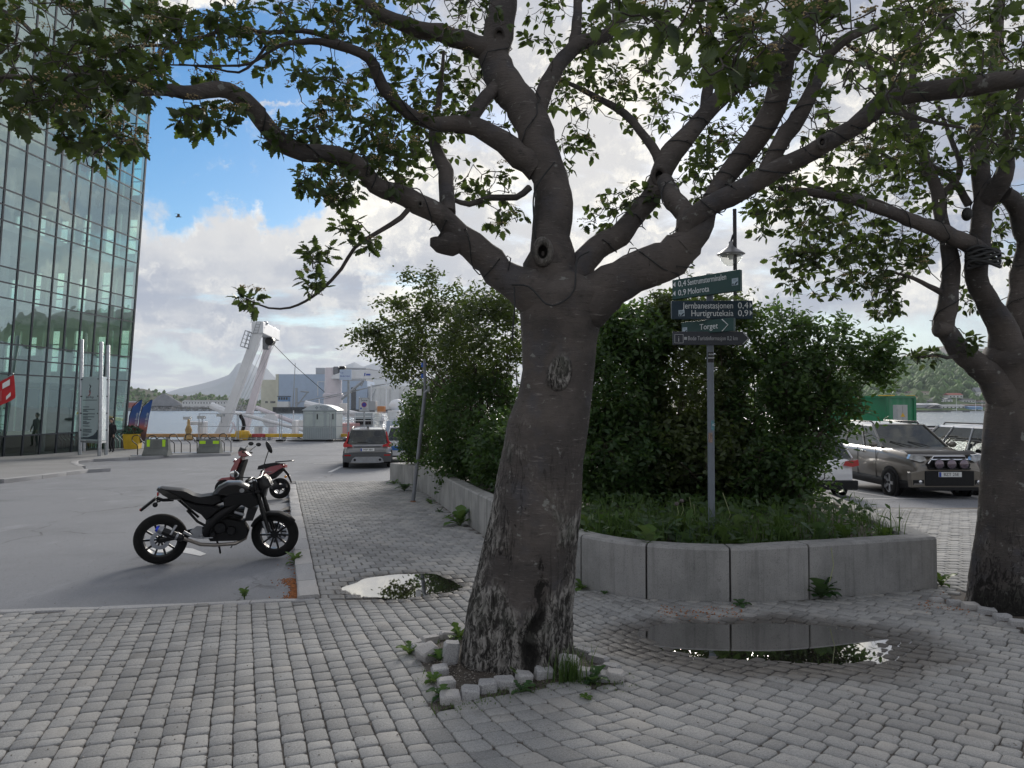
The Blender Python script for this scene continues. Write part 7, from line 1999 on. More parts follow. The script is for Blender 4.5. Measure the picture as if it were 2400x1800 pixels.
# soil
poly = [(x, y) for x, y in lw] + [(p.x, p.y) for p in J] + [(5.02, 11.6), (5.75, 16), (5.2, 20.5)]
def soil_z(x, y): return float(np.interp(y, [6.8, 8, 12, 17, 22], [.20, .22, .17, .0, -.13]))
cxp, cyp = 1.2, 12.0
def shr(x, y, f=.12):
    d = math.hypot(cxp - x, cyp - y); return x + (cxp - x) / d * f, y + (cyp - y) / d * f
mb = MB(); rg = []
for f in (0, .1, .25, .45, .65, .85, .97):
    ring = []
    for (x, y) in poly:
        xx, yy = shr(x, y); xx += (cxp - xx) * f; yy += (cyp - yy) * f
        ring.append(Vector((xx, yy, soil_z(xx, yy) + rng.uniform(-.015, .015))))
    rg.append(ring)
mb.loft(rg, True); so = mb.build('planter_soil', m_soil, None, 60, fixn=True); so['kind'] = 'structure'

# --- shrubs
m_sh1 = leaf_mat('leaf_shrub', (.018, .046, .014), (.055, .100, .026), (.06, .095, .04), (.13, .24, .035), .32, .42)
m_sh2 = leaf_mat('leaf_cotoneaster', (.024, .040, .012), (.062, .082, .024), (.07, .09, .04), (.15, .22, .035), .32, .42)
m_stem = mat('shrub_stem', (.060, .045, .036), .85, 0, .3, 15)
SLV = np.array([(0, 0, 0), (.24, .35, .05), (.20, .72, 0), (0, 1, -.06), (-.20, .72, 0), (-.24, .35, .05)]); SLF = np.array([(0, 1, 2), (0, 2, 3), (0, 3, 4), (0, 4, 5)])
def shrub(label, blobs, n_clump, m, seed, leaf=(.045, .075), per=17, arch=None, stems=26, foot=None, ncl=.16):
    g = np.random.default_rng(seed)
    o = thing('shrub', label, 'shrub', (0, 0, 0), 0, 'shrubs in the concrete planter')
    w = np.array([b_[6] for b_ in blobs], float); w /= w.sum()
    cen = []; idx = g.choice(len(blobs), n_clump, p=w)
    for k in idx:
        px, py, rx, ry, Y, dY, _ = blobs[k]
        d = g.normal(0, 1, 3); d /= np.linalg.norm(d); d *= g.uniform(.35, 1) ** .4
        c = P(px + d[0] * rx, py + d[2] * ry, Y + d[1] * dY)
        if c.z < soil_z(c.x, c.y): continue
        cen.append(tuple(c))
    cen = np.array(cen)
    # stems from the ground towards a share of the clumps
    sm = MB(); nodes = []
    foot = foot or [(b_[0], b_[4]) for b_ in blobs]
    sel = g.choice(len(cen), min(stems, len(cen)), replace=False)
    for k in sel:
        c = Vector(cen[k])
        fx, fy = foot[int(np.argmin([abs((c.x / c.y * F + 1200) - f[0]) for f in foot]))]
        f = P(fx + g.normal(0, 18), 1100, fy + g.normal(0, .25)); f.z = soil_z(f.x, f.y)
        mid = f.lerp(c, .55) + Vector((g.normal(0, .1), g.normal(0, .1), .25 * (c - f).length * .5))
        p_, r_ = cr_path([(f, .012), (f.lerp(mid, .5) + Vector((0, 0, .1)), .010), (mid, .008), (c, .003)], .12)
        sm.tube(p_, r_, 5); nodes += [tuple(q) for q in p_[len(p_) // 4:]]
    nodes = np.array(nodes)
    # short twigs
    tw = MB()
    for k in range(len(cen)):
        if g.random() < .55:
            c = cen[k]; q = nodes[np.argmin(np.sum((nodes - c) ** 2, 1))]
            a, b_ = Vector(q), Vector(c)
            if (a - b_).length < 1.3: tw.tube([a, a.lerp(b_, .5) + Vector((g.normal(0, .03), g.normal(0, .03), .03)), b_ + (b_ - a) * .1], [.005, .004, .002], 4)
    sprays = tw
    st = sm.build('stems', m_stem, o, 60, kind='stuff')
    # loose sprays that stand out of the outline
    extra = []
    mid_ = cen.mean(0)
    for k in g.choice(len(cen), max(30, len(cen) // 14), replace=False):
        c = cen[k]; d = (c - mid_) * np.array((1, .6, 1)); d = d / (np.linalg.norm(d) + 1e-6) + g.normal(0, .45, 3) + np.array((0, -.1, .45)); d /= np.linalg.norm(d)
        L = g.uniform(.25, .75); pts = [Vector(c + d * L * f + np.array((0, 0, -.22 * L * f * f))) for f in (0, .25, .5, .75, 1)]
        sprays.tube(pts, [.005, .0045, .004, .003, .002], 4)
        for p in pts[1:]: extra += [np.array(p) + g.normal(0, .03, 3) for _ in range(5)]
    pos = np.repeat(cen, per, 0) + g.normal(0, 1, (len(cen) * per, 3)) * ncl * .55 * np.array((1, 1, .8))
    pos = np.concatenate([pos, np.array(extra)]); sprays.build('twigs', m_stem, o, 60, kind='stuff')
    out = pos - np.array(P(blobs[0][0], blobs[0][1], blobs[0][4]))
    upv = np.array((0, -.25, 1.0)) + g.normal(0, .7, pos.shape)
    leaves('foliage', pos, g.uniform(*leaf, len(pos)), m, o, g, upv, 'stuff', (SLV, SLF))
    return o
shrub('wide dense shrub left of the trunk above the planter wall', [(1130, 985, 110, 125, 15.0, 1.3, 8), (1010, 985, 60, 90, 19.3, .9, 4), (976, 1020, 38, 66, 20.4, .8, 3), (1060, 940, 80, 80, 17.6, 1.1, 4), (1190, 1060, 80, 90, 13, 1.1, 4), (1090, 1080, 80, 55, 15.4, 1.0, 3)], 1500, m_sh1, 1, (.075, .125), 19, stems=30, ncl=.22)
shrub('arching shrub with thin bare twigs reaching left over the wall', [(1130, 800, 105, 105, 14.6, 1.2, 6), (1020, 790, 90, 80, 16.8, .7, 4.0), (935, 800, 70, 62, 17.6, .5, 2.0), (950, 860, 55, 40, 17.8, .5, 1.4), (1030, 705, 75, 40, 16.4, .6, 1.4), (985, 650, 38, 18, 16.4, .3, .4), (1150, 705, 70, 36, 14.6, .8, 1.2), (866, 778, 24, 14, 17.6, .25, .35), (925, 716, 38, 20, 17, .4, .5), (900, 815, 36, 34, 17.7, .4, .5), (842, 797, 12, 8, 17.6, .2, .12)], 800, m_sh2, 2, (.08, .125), 15, stems=90, foot=[(1190, 15.2), (1160, 15.6)], ncl=.19)
shrub('tall dark shrub just right of the trunk', [(1440, 930, 105, 150, 11.2, 1.0, 8), (1400, 1060, 60, 110, 11.0, .8, 3), (1480, 1080, 110, 110, 10.8, .9, 5), (1500, 790, 75, 70, 11.2, .8, 2.2), (1440, 770, 40, 30, 11.2, .5, .7), (1480, 735, 30, 16, 11.2, .4, .3)], 1100, m_sh1, 3, (.07, .115), 21, stems=34)
shrub('tall dark shrub behind the finger post', [(1620, 900, 120, 170, 11.5, 1.0, 9), (1580, 1080, 110, 110, 10.9, .9, 5), (1600, 745, 90, 50, 11.6, .8, 1.8), (1690, 1080, 90, 110, 10.8, .8, 4), (1700, 730, 60, 36, 11.5, .6, 1.0), (1560, 710, 30, 16, 11.6, .4, .3)], 1250, m_sh2, 4, (.07, .115), 21, stems=34)
shrub('broad shrub with loose sprays at the right end of the planter', [(1790, 950, 110, 150, 11.4, 1.0, 9), (1870, 900, 80, 120, 11.0, .8, 4.5), (1790, 1100, 90, 100, 10.6, .7, 4.5), (1820, 770, 90, 50, 11.4, .8, 2.0), (1950, 860, 70, 60, 10.8, .5, 1.5), (2035, 835, 45, 50, 10.6, .4, .8), (2070, 872, 40, 34, 10.5, .3, .6), (1950, 960, 55, 60, 10.5, .5, .9), (1915, 1050, 50, 60, 10.4, .4, .8), (1990, 930, 40, 40, 10.4, .3, .4), (1930, 775, 60, 30, 11, .5, .6), (2088, 815, 20, 40, 10.5, .3, .25), (1860, 1100, 60, 70, 10.3, .5, 1.8)], 1350, m_sh1, 5, (.065, .11), 17, stems=60, foot=[(1800, 11), (1840, 10.8), (1760, 11.2)])
# --- grass and low herbs on the planter soil
def blades(name, pts, h, w, m, label, cat, seed, lean=.5):
    g = np.random.default_rng(seed); n = len(pts); pts = np.asarray(pts)
    a = g.uniform(0, 6.283, n); hh = g.uniform(*h, n); ww = g.uniform(*w, n)
    d = np.stack([np.cos(a), np.sin(a)], 1) * (g.uniform(.05, lean, n) * hh)[:, None]
    s_ = np.stack([-np.sin(a), np.cos(a)], 1)
    V = []
    for f, wf in ((0, 1), (.5, .8), (.85, .45)):
        c = pts + np.concatenate([d * f ** 2, (hh * f * (1 - .15 * f))[:, None]], 1)
        o_ = np.concatenate([s_ * (ww * wf / 2)[:, None], np.zeros((n, 1))], 1)
        V += [c - o_, c + o_]
    V.append(pts + np.concatenate([d * 1.15, (hh * .88)[:, None]], 1))
    V = np.stack(V, 1)
    f = np.array([(0, 1, 3), (0, 3, 2), (2, 3, 5), (2, 5, 4), (4, 5, 6)])
    Fc = (f[None] + (np.arange(n) * 7)[:, None, None]).reshape(-1, 3)
    o = np_mesh(name, V.reshape(-1, 3), Fc, m, None, 'stuff', True, {'tone': np.repeat(g.random(n), 7)})
    if label: tag(o, label, cat)
    return o
m_grass = leaf_mat('grass_blade', (.035, .075, .018), (.085, .145, .038), (.07, .12, .03), (.13, .22, .04), .25, .5)
pts = []
inner = [shr(x, y, .25) for x, y in poly]
while len(pts) < 1900:
    y = 7.15 + abs(rng.normal(0, 1.3)); x = rng.uniform(.2, 5.0)
    if y > 12 or not in_poly(np.array([x]), np.array([y]), inner)[0]: continue
    den = .35 + .65 * (math.sin(x * 2.7) * math.sin(y * 1.9 + 1) > -.2)
    if rng.random() > den or (x > 3.3 and y < 9 and rng.random() < .7): continue
    pts.append((x, y, soil_z(x, y) - .01))
blades('grass', pts, (.14, .46), (.007, .015), m_grass, 'tall green grass along the front of the planter', 'grass', 5)
pts = []
while len(pts) < 6500:
    y = rng.uniform(7.0, 12.5) if rng.random() < .7 else rng.uniform(12, 20); x = rng.uniform(-2.6, 5.2)
    if in_poly(np.array([x]), np.array([y]), inner)[0] and not (x > 3.2 and y < 8.6 and rng.random() < .7): pts.append((x, y, soil_z(x, y) + rng.uniform(.03, .30)))
pts = np.array(pts); g2 = np.random.default_rng(8)
o = leaves('ground_cover', pts, g2.uniform(.06, .13, len(pts)), m_sh1, None, g2, np.array((0, -.2, 1.0)) + g2.normal(0, .45, pts.shape), 'stuff', (SLV, SLF)); tag(o, 'low leafy ground cover on the planter soil', 'ground cover')
# --- dandelions and weeds
DT = [(0, 0), (.03, .1), (.06, .22), (.16, .26), (.08, .36), (.10, .44), (.24, .50), (.11, .58), (.14, .68), (.20, .78), (.12, .90), (0, 1)]
def dandelion_leaf(L, w=1.2, curl=.5):
    vs = []; fs = []; n = 12
    for k, (x, y) in enumerate(DT):
        z = L * (0.75 * y - curl * 1.15 * y * y); yy = L * y * .85
        vs += [(-x * L * w, yy, z + .08 * x * L), (0, yy, z - .01), (x * L * w, yy, z + .08 * x * L)]
    for k in range(n - 1):
        b = k * 3; fs += [(b, b + 1, b + 4, b + 3), (b + 1, b + 2, b + 5, b + 4)]
    return vs, fs
m_dand = leaf_mat('leaf_dandelion', (.025, .065, .022), (.06, .12, .04), (.08, .13, .06), (.12, .24, .04), .2, .5)
m_weedy = leaf_mat('leaf_weed', (.05, .11, .02), (.10, .18, .04), (.10, .15, .06), (.2, .32, .05), .25, .5)
def weed(label, p, n, L, seed, m=None, upright=.6, spread=6.283, a0=0, group='weeds on the paving'):
    r = random.Random(seed); o = thing('weed', label, 'weed', p, 0, group)
    for k in range(n):
        l = L * r.uniform(.6, 1.1); vs, fs = dandelion_leaf(l, r.uniform(.9, 1.4), r.uniform(.25, .75))
        M = Matrix.Rotation(a0 + spread * (k + r.uniform(-.3, .3)) / n, 4, 'Z') @ Matrix.Rotation(r.uniform(-.1, upright), 4, 'X')
        mb = MB(); mb.add([M @ Vector(v) for v in vs], fs); mb.build('leaf', m or m_dand, o, 60)
    return o
def G2(px, py): return GG(px, py, .0)
weed('large dark dandelion clump at the foot of the planter front', G2(1925, 1402), 20, .27, 1, upright=.7)
weed('bright green dock plant against the left planter wall', G2(1078, 1232), 14, .34, 2, m_weedy, .9)
weed('dark leafy weed by the leaning post', G2(948, 1150), 12, .34, 3, None, .9)
weed('yellowish weed at the far end of the planter wall', G2(924, 1134), 10, .26, 4, m_weedy, .5)
weed('weed peeping out at the right corner of the planter', G2(2206, 1372), 9, .2, 5, m_weedy, .8)
weed('small green weed in the first joint of the planter blocks', G2(1362, 1380), 9, .15, 6, m_weedy, 1.1)
weed('low weed at the third joint of the planter blocks', G2(1735, 1418), 8, .13, 7)
weed('tiny weed under the second planter block', G2(1418, 1392), 5, .08, 8)
weed('weed between the setts left of the trunk foot', G2(1075, 1500), 10, .16, 9, m_weedy, .9)
weed('weed behind the leftmost tilted sett', G2(1030, 1560), 9, .13, 10)
weed('weed between the setts at the left corner of the pit', G2(1015, 1610), 10, .11, 11, m_weedy)
weed('weed at the lower left corner of the pit', G2(1038, 1640), 10, .12, 12)
weed('weed at the front edge of the pit under the trunk', G2(1216, 1598), 9, .11, 13, m_weedy)
weed('weed before the front setts of the pit', G2(1222, 1632), 9, .11, 14)
weed('weed beside the right setts of the pit', G2(1392, 1606), 9, .13, 15)
weed('small weed low in front of the right setts', G2(1374, 1642), 6, .07, 16, m_weedy)
weed('upright sprig at the flush kerb below the motorcycle', GP(573, 1404, -.05), 5, .14, 17, m_weedy, 1.3)
weed('grassy weed in the gutter by the front wheel', GP(692, 1322, -.05), 12, .2, 18, m_weedy, 1.0)
weed('little weed on the wall foot behind the leaning post', G2(1008, 1180), 7, .16, 19, m_weedy, 1.1)
weed('moss tuft at the wall foot left of the dock plant', G2(1030, 1200), 6, .12, 20)
weed('flat weed at the wall foot below the bend', G2(1050, 1212), 6, .1, 21, m_weedy)
weed('yellow weed left of the tilted setts', G2(960, 1540), 8, .12, 22, m_weedy)
weed('broad dandelion plant among the planter grass', Vector((2.75, 7.55, .2)), 12, .34, 23, None, .9, group='weeds in the planter')
weed('second dandelion plant left of the post foot', Vector((1.75, 7.5, .2)), 10, .3, 24, None, .8, group='weeds in the planter')
weed('small dandelion plant at the right planter corner', Vector((4.05, 8.1, .2)), 9, .26, 25, m_weedy, .7, group='weeds in the planter')
weed('lush weed at the planter edge close to the trunk', Vector((.98, 7.75, .2)), 12, .3, 26, m_weedy, .8, group='weeds in the planter')
for k_, (x, y, L) in enumerate(((1.35, 7.32, .36), (1.5, 7.75, .42), (2.1, 7.35, .34), (2.35, 7.7, .40), (3.1, 7.5, .34), (3.45, 7.75, .3), (.8, 8.2, .4), (1.15, 8.0, .38), (2.9, 8.1, .4), (1.9, 8.1, .42))):
    weed(('tall leafy herb left of the post near the planter rim', 'long leafed herb behind the rim herb left of the post', 'herb in front of the finger post foot', 'large herb just right of the finger post foot', 'herb in the middle of the right planter half', 'sparse herb by the bare soil at the right', 'herb close to the trunk at the planter left', 'herb in the grass right of the trunk', 'large herb under the right shrub', 'herb behind the finger post foot')[k_], Vector((x, y, .2)), 11, L, 40 + k_, (m_weedy, None, m_grass)[k_ % 3], 1.0, group='weeds in the planter')
pts = [(TREE.x + .32 + rng.normal(0, .05), 4.74 + rng.normal(0, .03), float(gz(TREE.x, 4.74)) - .01) for _ in range(150)]
o = blades('grass_tuft', pts, (.08, .26), (.004, .007), m_grass, 'green grass tuft growing from the hollow foot of the trunk', 'grass', 6)
# moss and tiny sprouts in the joints round the pit
pts = []
for _ in range(1500):
    k = rng.integers(0, len(PIT1)); a, b_ = PIT1[k], PIT1[(k + 1) % len(PIT1)]; f = rng.random(); x = a[0] + (b_[0] - a[0]) * f + rng.normal(0, .06); y = a[1] + (b_[1] - a[1]) * f + rng.normal(0, .06)
    if y < 4.75 or rng.random() < .3: pts.append((x, y, float(gz(x, y)) - .012))
blades('moss_sprouts', pts, (.01, .035), (.004, .009), m_weedy, 'green sprouts in the joints round the tree pit', 'moss', 9, .8)
# seed heads and bare stalks
m_stalk = mat('stalk_pale', (.30, .33, .17), .7, 0, .15, 20); m_seed = mat('seed_head', (.12, .10, .10), .95, 0, .4, 60)
for (px, py0, py1, Y, head, lab) in ((1582, 1225, 1181, 8.2, 1, 'left of two round dandelion seed heads in the grass'), (1594, 1215, 1174, 8.3, 1, 'right of two round dandelion seed heads in the grass'), (1622, 1250, 1182, 8.1, 0, 'pale bare stalk left of the finger post'), (1612, 1222, 1165, 8.3, 0, 'thin bent stalk beside the seed heads'), (1690, 1258, 1155, 7.9, 0, 'pale bent stalk crossing the foot of the finger post'), (1944, 1365, 1284, 6.75, 0, 'bare stalk rising from the large dandelion clump')):
    a = P(px, py0, Y); b_ = P(px + 4, py1, Y)
    o = thing('seed_stalk', lab, 'flower stalk', a, 0, 'dandelion stalks')
    v = b_ - a
    mb = MB(); mb.tube([Vector((0, 0, 0)), v * .5 + Vector((.03 if px != 1690 else .09, 0, 0)), v], .0035, 6); mb.build('stem', m_stalk, o)
    if head: mb = MB(); mb.ell(v, (.026, .026, .023), 12, 8); mb.build('seed_head', m_seed, o, 60)
# ================================================================== vehicles
def paint(nm, c, metal=0.0, rough=.35):
    return mat(nm, c, rough, metal, .03, 1.5, coat=.8)
def sub(name, parent, loc=(0, 0, 0), rot=(0, 0, 0)):
    e = bpy.data.objects.new(name, None); e.empty_display_size = .1; COL.objects.link(e); e.parent = parent; e.location = loc; e.rotation_euler = rot; return e
RY = Matrix.Rotation(math.pi / 2, 4, 'X')     # lathe axis z -> -y
def pad(poly, w, name, m, par, k=.84, y=0.0, ang=45, sub_=0):
    """side outline (x, z) given a rounded thickness of +-w"""
    cx = sum(p[0] for p in poly) / len(poly); cz = sum(p[1] for p in poly) / len(poly)
    secs = [[Vector((cx + (px - cx) * f, y + yy * w, cz + (pz - cz) * f)) for px, pz in poly] for yy, f in ((-1, k), (-.72, .97), (0, 1.0), (.72, .97), (1, k))]
    mb = MB(); mb.loft(secs, True); return mb.build(name, m, par, ang, fixn=True, sub=sub_)
def tyre_prof(r, w): return [(r - .095, -w * .42), (r - .05, -w * .5), (r - .015, -w * .40), (r, -w * .18), (r, w * .18), (r - .015, w * .40), (r - .05, w * .5), (r - .095, w * .42)]
def wheel(par, loc, r, w, m_rim, spokes=10, rot=0, disc=None, bike=True, side=-1, rw=.022):
    e = sub('wheel', par, loc, (0, 0, rot))
    mb = MB(); pr = tyre_prof(r, w); rin = r - .095 if bike else r * .66
    if not bike: pr = [(rin, -w * .46), (r - .05, -w * .5), (r - .01, -w * .42), (r, -w * .2), (r, w * .2), (r - .01, w * .42), (r - .05, w * .5), (rin, w * .46)]
    mb.lathe(pr, 40, RY, caps=False); mb.build('tyre', M_['rubber'], e, 50)
    mb = MB(); mb.lathe([(rin + .006, -w * .40), (rin - .02, -w * .36), (rin - .022, w * .36), (rin + .006, w * .40)], 36, RY, caps=False)
    for k in range(spokes):
        a = 2 * math.pi * k / spokes; d = Vector((math.cos(a), 0, math.sin(a)))
        mb.beam(d * .03 + Vector((0, side * w * .2, 0)), d * (rin - .012) + Vector((0, side * w * .34, 0)), rw, rw * (.9 if bike else 1.0), up=(0, 1, 0))
    mb.lathe([(.045 if bike else r * .2, -w * .42), (.045 if bike else r * .2, w * .3)], 16, RY)
    mb.build('rim', m_rim, e, 40)
    if disc:
        mb = MB(); ri, ro, yy = disc
        mb.lathe([(ri, yy - .003), (ro, yy - .003), (ro, yy + .003), (ri, yy + .003), (ri, yy - .003)], 36, RY @ Matrix.Diagonal((1, 1, -1, 1)), caps=False)
        mb.build('brake_disc', M_['chrome'], e, 40)
    if not bike:
        mb = MB(); mb.lathe([(rin - .03, w * .1), (.02, w * .1)], 24, RY @ Matrix.Diagonal((1, 1, side * -1, 1)), caps=True); mb.build('brake_drum', M_['black_metal'], e, 40)
    return e
MBK = mat('bike_black', (.006, .006, .007), .30, 0, .1, 6, coat=.25, spec=.3); MMT = mat('bike_matt', (.009, .009, .010), .6, 0, .15, 8, spec=.22); MSV = mat('bike_silver', (.35, .36, .38), .38, .8, .1, 9)
MEX = mat('exhaust_steel', (.30, .27, .24), .35, .9, .15, 8)
# ---- motorcycle, right side towards us
A_, B_ = GP(377, 1321, -.055), GP(643, 1307, -.055)
yaw = math.atan2(B_.y - A_.y, B_.x - A_.x)
mc = thing('motorcycle', 'black naked motorcycle parked at the kerb on its side stand', 'motorcycle', A_, 0, None, (R(4), 0, yaw))
def mp(name, pts, r, m=MBK, n=8, y=None):
    mb = MB(); mb.tube([(p[0], p[1], p[2]) for p in pts], r, n); return mb.build(name, m, mc)
wheel(mc, (0, 0, .305), .305, .14, MBK, 10, 0, (.065, .112, -.075))
fw = wheel(mc, (1.325, 0, .293), .293, .11, MBK, 10, R(-14), (.05, .13, .07))
pad([(-.05, .915), (-.03, .945), (.22, .895), (.30, .85), (.25, .78), (.12, .785), (.02, .85)], .075, 'tail', MBK, mc)
pad([(-.01, .945), (.22, .915), (.27, .90), (.36, .845), (.45, .818), (.60, .835), (.70, .838), (.72, .74), (.62, .70), (.40, .735), (.25, .80)], .105, 'seat', M_['black_plastic'], mc)
pad([(.58, .845), (.64, .925), (.75, .985), (.90, .985), (1.0, .94), (1.07, .87), (.98, .85), (.78, .80), (.66, .83)], .15, 'fuel_tank', MBK, mc, .74)
pad([(.70, .80), (.80, .865), (1.06, .87), (1.13, .76), (1.13, .70), (1.02, .66), (.90, .73), (.72, .70)], .19, 'tank_shroud', MMT, mc, .86)
mb = MB(); mb.lathe([(.028, 0), (.028, .006), (.021, .006), (.021, .003), (.012, .003), (.012, .006), (0, .006)], 18, Matrix.Translation((.93, -.148, .893)) @ RY); mb.build('tank_emblem', MSV, mc)
pad([(.22, .80), (.40, .735), (.62, .70), (.72, .68), (.60, .58), (.52, .52), (.46, .60), (.34, .68)], .13, 'side_cover', MMT, mc)
pad([(.46, .70), (.58, .70), (.66, .66), (.60, .62), (.50, .64)], .137, 'cover_panel', MBK, mc)
for s_ in (-1, 1):
    mb = MB(); mb.tube([(1.06, s_ * .06, .84), (.84, s_ * .15, .70), (.66, s_ * .16, .58), (.54, s_ * .13, .45), (.52, s_ * .11, .33)], [.04, .045, .05, .05, .045], 8); mb.build('frame_spar', MMT, mc, 50)
pad([(.52, .49), (.60, .54), (.78, .55), (.96, .50), (1.02, .38), (.99, .28), (.92, .25), (.56, .26), (.50, .36)], .13, 'engine', MMT, mc, .9)
for (x, z, r) in ((.68, .44, .072), (.81, .40, .055), (.60, .36, .035)):
    mb = MB(); mb.lathe([(r, .0), (r, .035), (r * .86, .05), (r * .3, .052), (0, .048)], 22, Matrix.Translation((x, -.12, z)) @ RY); mb.build('engine_cover', MBK, mc, 40)
mb = MB()
for k in range(5): mb.box(.74 + .01 * k, .94 + .005 * k, -.085, .085, .53 + .026 * k, .542 + .026 * k)
mb.build('cylinder_fins', MMT, mc, 0)
mb = MB(); mb.beam((.84, -.14, .63), (.96, -.14, .585), .03, .035); mb.build('heat_shield', MSV, mc, 40, .01)
pad([(1.0, .66), (1.12, .66), (1.06, .50), (.96, .50)], .12, 'radiator', M_['black_metal'], mc, .95)
mp('header_pipe', [(.95, -.03, .46), (1.0, -.06, .38), (.97, -.09, .28), (.86, -.11, .225), (.62, -.12, .222), (.46, -.14, .245), (.36, -.16, .295), (.27, -.17, .335)], .022, MEX)
mb = MB(); mb.tube([(.27, -.17, .335), (.25, -.175, .345), (.10, -.18, .415), (.02, -.18, .455)], [.028, .047, .047, .043], 16); sl = mb.build('silencer', MBK, mc, 40)
mb = MB(); mb.tube([(.02, -.18, .455), (-.005, -.18, .468)], [.043, .046], 16); mb.build('silencer_ring', MSV, mc)
mb = MB(); mb.tube([(-.005, -.18, .468), (-.03, -.18, .48)], [.046, .034], 16); mb.build('silencer_tip', mat('tip_blue', (.03, .06, .55), .25, .8, .1, 20), mc)
for f in (.22, .95):
    c = Vector((.25, -.175, .345)).lerp(Vector((.02, -.18, .455)), f); d = Vector((-.9, 0, .43)); mb = MB(); mb.tube([c - d * .012, c + d * .012], .05, 16); mb.build('silencer_band', MSV, sl)
mb = MB(); mb.beam((.13, -.225, .40), (.19, -.16, .50), .035, .02); mb.build('silencer_bracket', MSV, mc, 40, .006)
for s_ in (-1, 1):
    mb = MB(); mb.beam((.0, s_ * .085, .305), (.56, s_ * .10, .40), .03, .055); mb.build('swingarm', MBK, mc, 40, .008)
mp('tail_frame', [(.30, -.07, .66), (.42, -.10, .52), (.52, -.11, .46)], .016, MMT); mp('tail_frame', [(.42, .05, .54), (.18, .04, .78)], .016, MMT)
pad([(.34, .42), (.42, .48), (.48, .47), (.48, .37), (.40, .33)], .006, 'heel_guard', MSV, mc, .95, -.155)
mb = MB(); mb.beam((.27, -.15, .415), (.38, -.15, .345), .012, .03); mb.beam((.38, -.15, .345), (.5, -.15, .33), .012, .03); mb.build('heel_plate', MSV, mc, 40)
mp('foot_peg', [(.46, -.14, .36), (.48, -.26, .365)], .013, MSV); mp('brake_lever', [(.42, -.17, .33), (.60, -.18, .33)], .008, MSV)
mp('side_stand', [(.62, .05, .27), (.66, .12, .12), (.665, .17, .045)], .012, MMT); mp('side_stand_prop', [(.85, -.05, .24), (.80, -.06, .16)], .006, MMT)
# plate hanger
mp('plate_hanger', [(.14, 0, .78), (.02, 0, .78), (-.05, 0, .81)], .02, MMT)
mb = MB(); M = Matrix.Translation((-.13, 0, .745)) @ Matrix.Rotation(R(-40), 4, 'Y'); mb.box(-.11, .10, -.09, .09, -.014, .014, M); mb.build('number_plate', MMT, mc, 0, .006)
mb = MB(); mb.box(-.105, .095, -.085, .085, -.019, -.0145, M); mb.build('plate_face', M_['plate_white'], mc, 0)
for s_ in (-1, 1): mb = MB(); mb.tube([(-.04, s_ * .03, .76), (-.045, s_ * .13, .755)], .01, 6); mb.ell((-.045, s_ * .15, .755), (.03, .02, .03), 10, 8); mb.build('indicator', MMT, mc)
mb = MB(); mb.ell((-.222, 0, .672), (.018, .03, .018), 8, 6); mb.build('reflector', M_['lamp_red'], mc)
mb = MB(); mb.box(-.04, -.022, -.05, .05, .84, .885); mb.build('tail_light', M_['lamp_red'], mc, 0, .005)
# front end
st = sub('steering', mc, (1.11, 0, .90), (0, 0, R(-14)))
for s_ in (-1, 1):
    mb = MB(); mb.tube([(-.02, s_ * .10, .10), (.08, s_ * .10, -.24)], [.027, .027], 12); mb.tube([(.08, s_ * .10, -.24), (.17, s_ * .10, -.55)], [.031, .028], 12); mb.build('fork_leg', MBK, st)
    mb = MB(); mb.tube([(.105, s_ * .137, -.40), (.155, s_ * .137, -.56)], .013, 8); mb.build('fork_guard', MSV, st)
for s_ in (-1, 1):
    e = [Vector((1.325 + .335 * math.cos(R(a)), yy, .293 + .325 * math.sin(R(a)))) for a in (38, 60, 85, 110, 135, 158) for yy in ()]
ring = lambda yy, rr: [(1.325 - 1.11 + rr * math.cos(R(a)), yy, .293 - .90 + rr * math.sin(R(a))) for a in (36, 55, 78, 100, 122, 142, 156)]
mb = MB(); r1 = [ring(-.07, .27), ring(-.06, .302), ring(0, .315), ring(.06, .302), ring(.07, .27)]; mb.loft([[Vector(q) for q in r_] for r_ in r1], False, False); fm_ = mb.build('front_mudguard', MMT, st, 50)
md = fm_.modifiers.new('solid', 'SOLIDIFY'); md.thickness = .006
mb = MB(); mb.tube([(-.02, -.39, .14), (.0, -.24, .16), (.02, -.1, .12), (.02, .1, .12), (.0, .24, .16), (-.02, .39, .14)], .013, 10); hb = mb.build('handlebar', MBK, st)
for s_ in (-1, 1):
    mb = MB(); mb.tube([(-.02, s_ * .27, .157), (-.025, s_ * .39, .14)], .019, 10); mb.build('grip', M_['rubber'], hb)
    mb = MB(); mb.tube([(.04, s_ * .25, .15), (.08, s_ * .36, .135)], .006, 6); mb.build('lever', MBK, hb)
    mb = MB(); tip = (-.22, -.20, .17) if s_ < 0 else (.06, .30, .44)
    mb = MB(); mb.tube([(.0, s_ * .22, .16), ((tip[0]) * .5, s_ * .25, .16 + (tip[2] - .16) * .55), tip], .007, 6); ms = mb.build('mirror_stem', MBK, st)
    Mm = Matrix.Translation(Vector(tip) + Vector((.0, 0, .03))) @ Matrix.Rotation(R(-25 if s_ > 0 else 20), 4, 'Y' if s_ > 0 else 'Z')
    mb = MB(); mb.ell((0, 0, 0), (.018, .075, .05) if s_ < 0 else (.03, .03, .085), 16, 8, Mm.to_3x3().to_4x4()); q = mb.build('mirror_shell', MBK, st); q.location = Mm.translation
    if s_ < 0:
        mb = MB(); mb.ell((0, 0, 0), (.006, .068, .043), 16, 8, Matrix.Rotation(R(70), 4, 'Z')); gq = mb.build('mirror_glass', M_['chrome'], st); gq.location = Mm.translation + Vector((-.0, -.022, 0))
pad([(.02, .12), (.09, .17), (.15, .12), (.19, .03), (.12, -.02), (.10, -.12), (.03, -.10), (.0, .0)], .085, 'headlight_mask', MBK, st, .6)
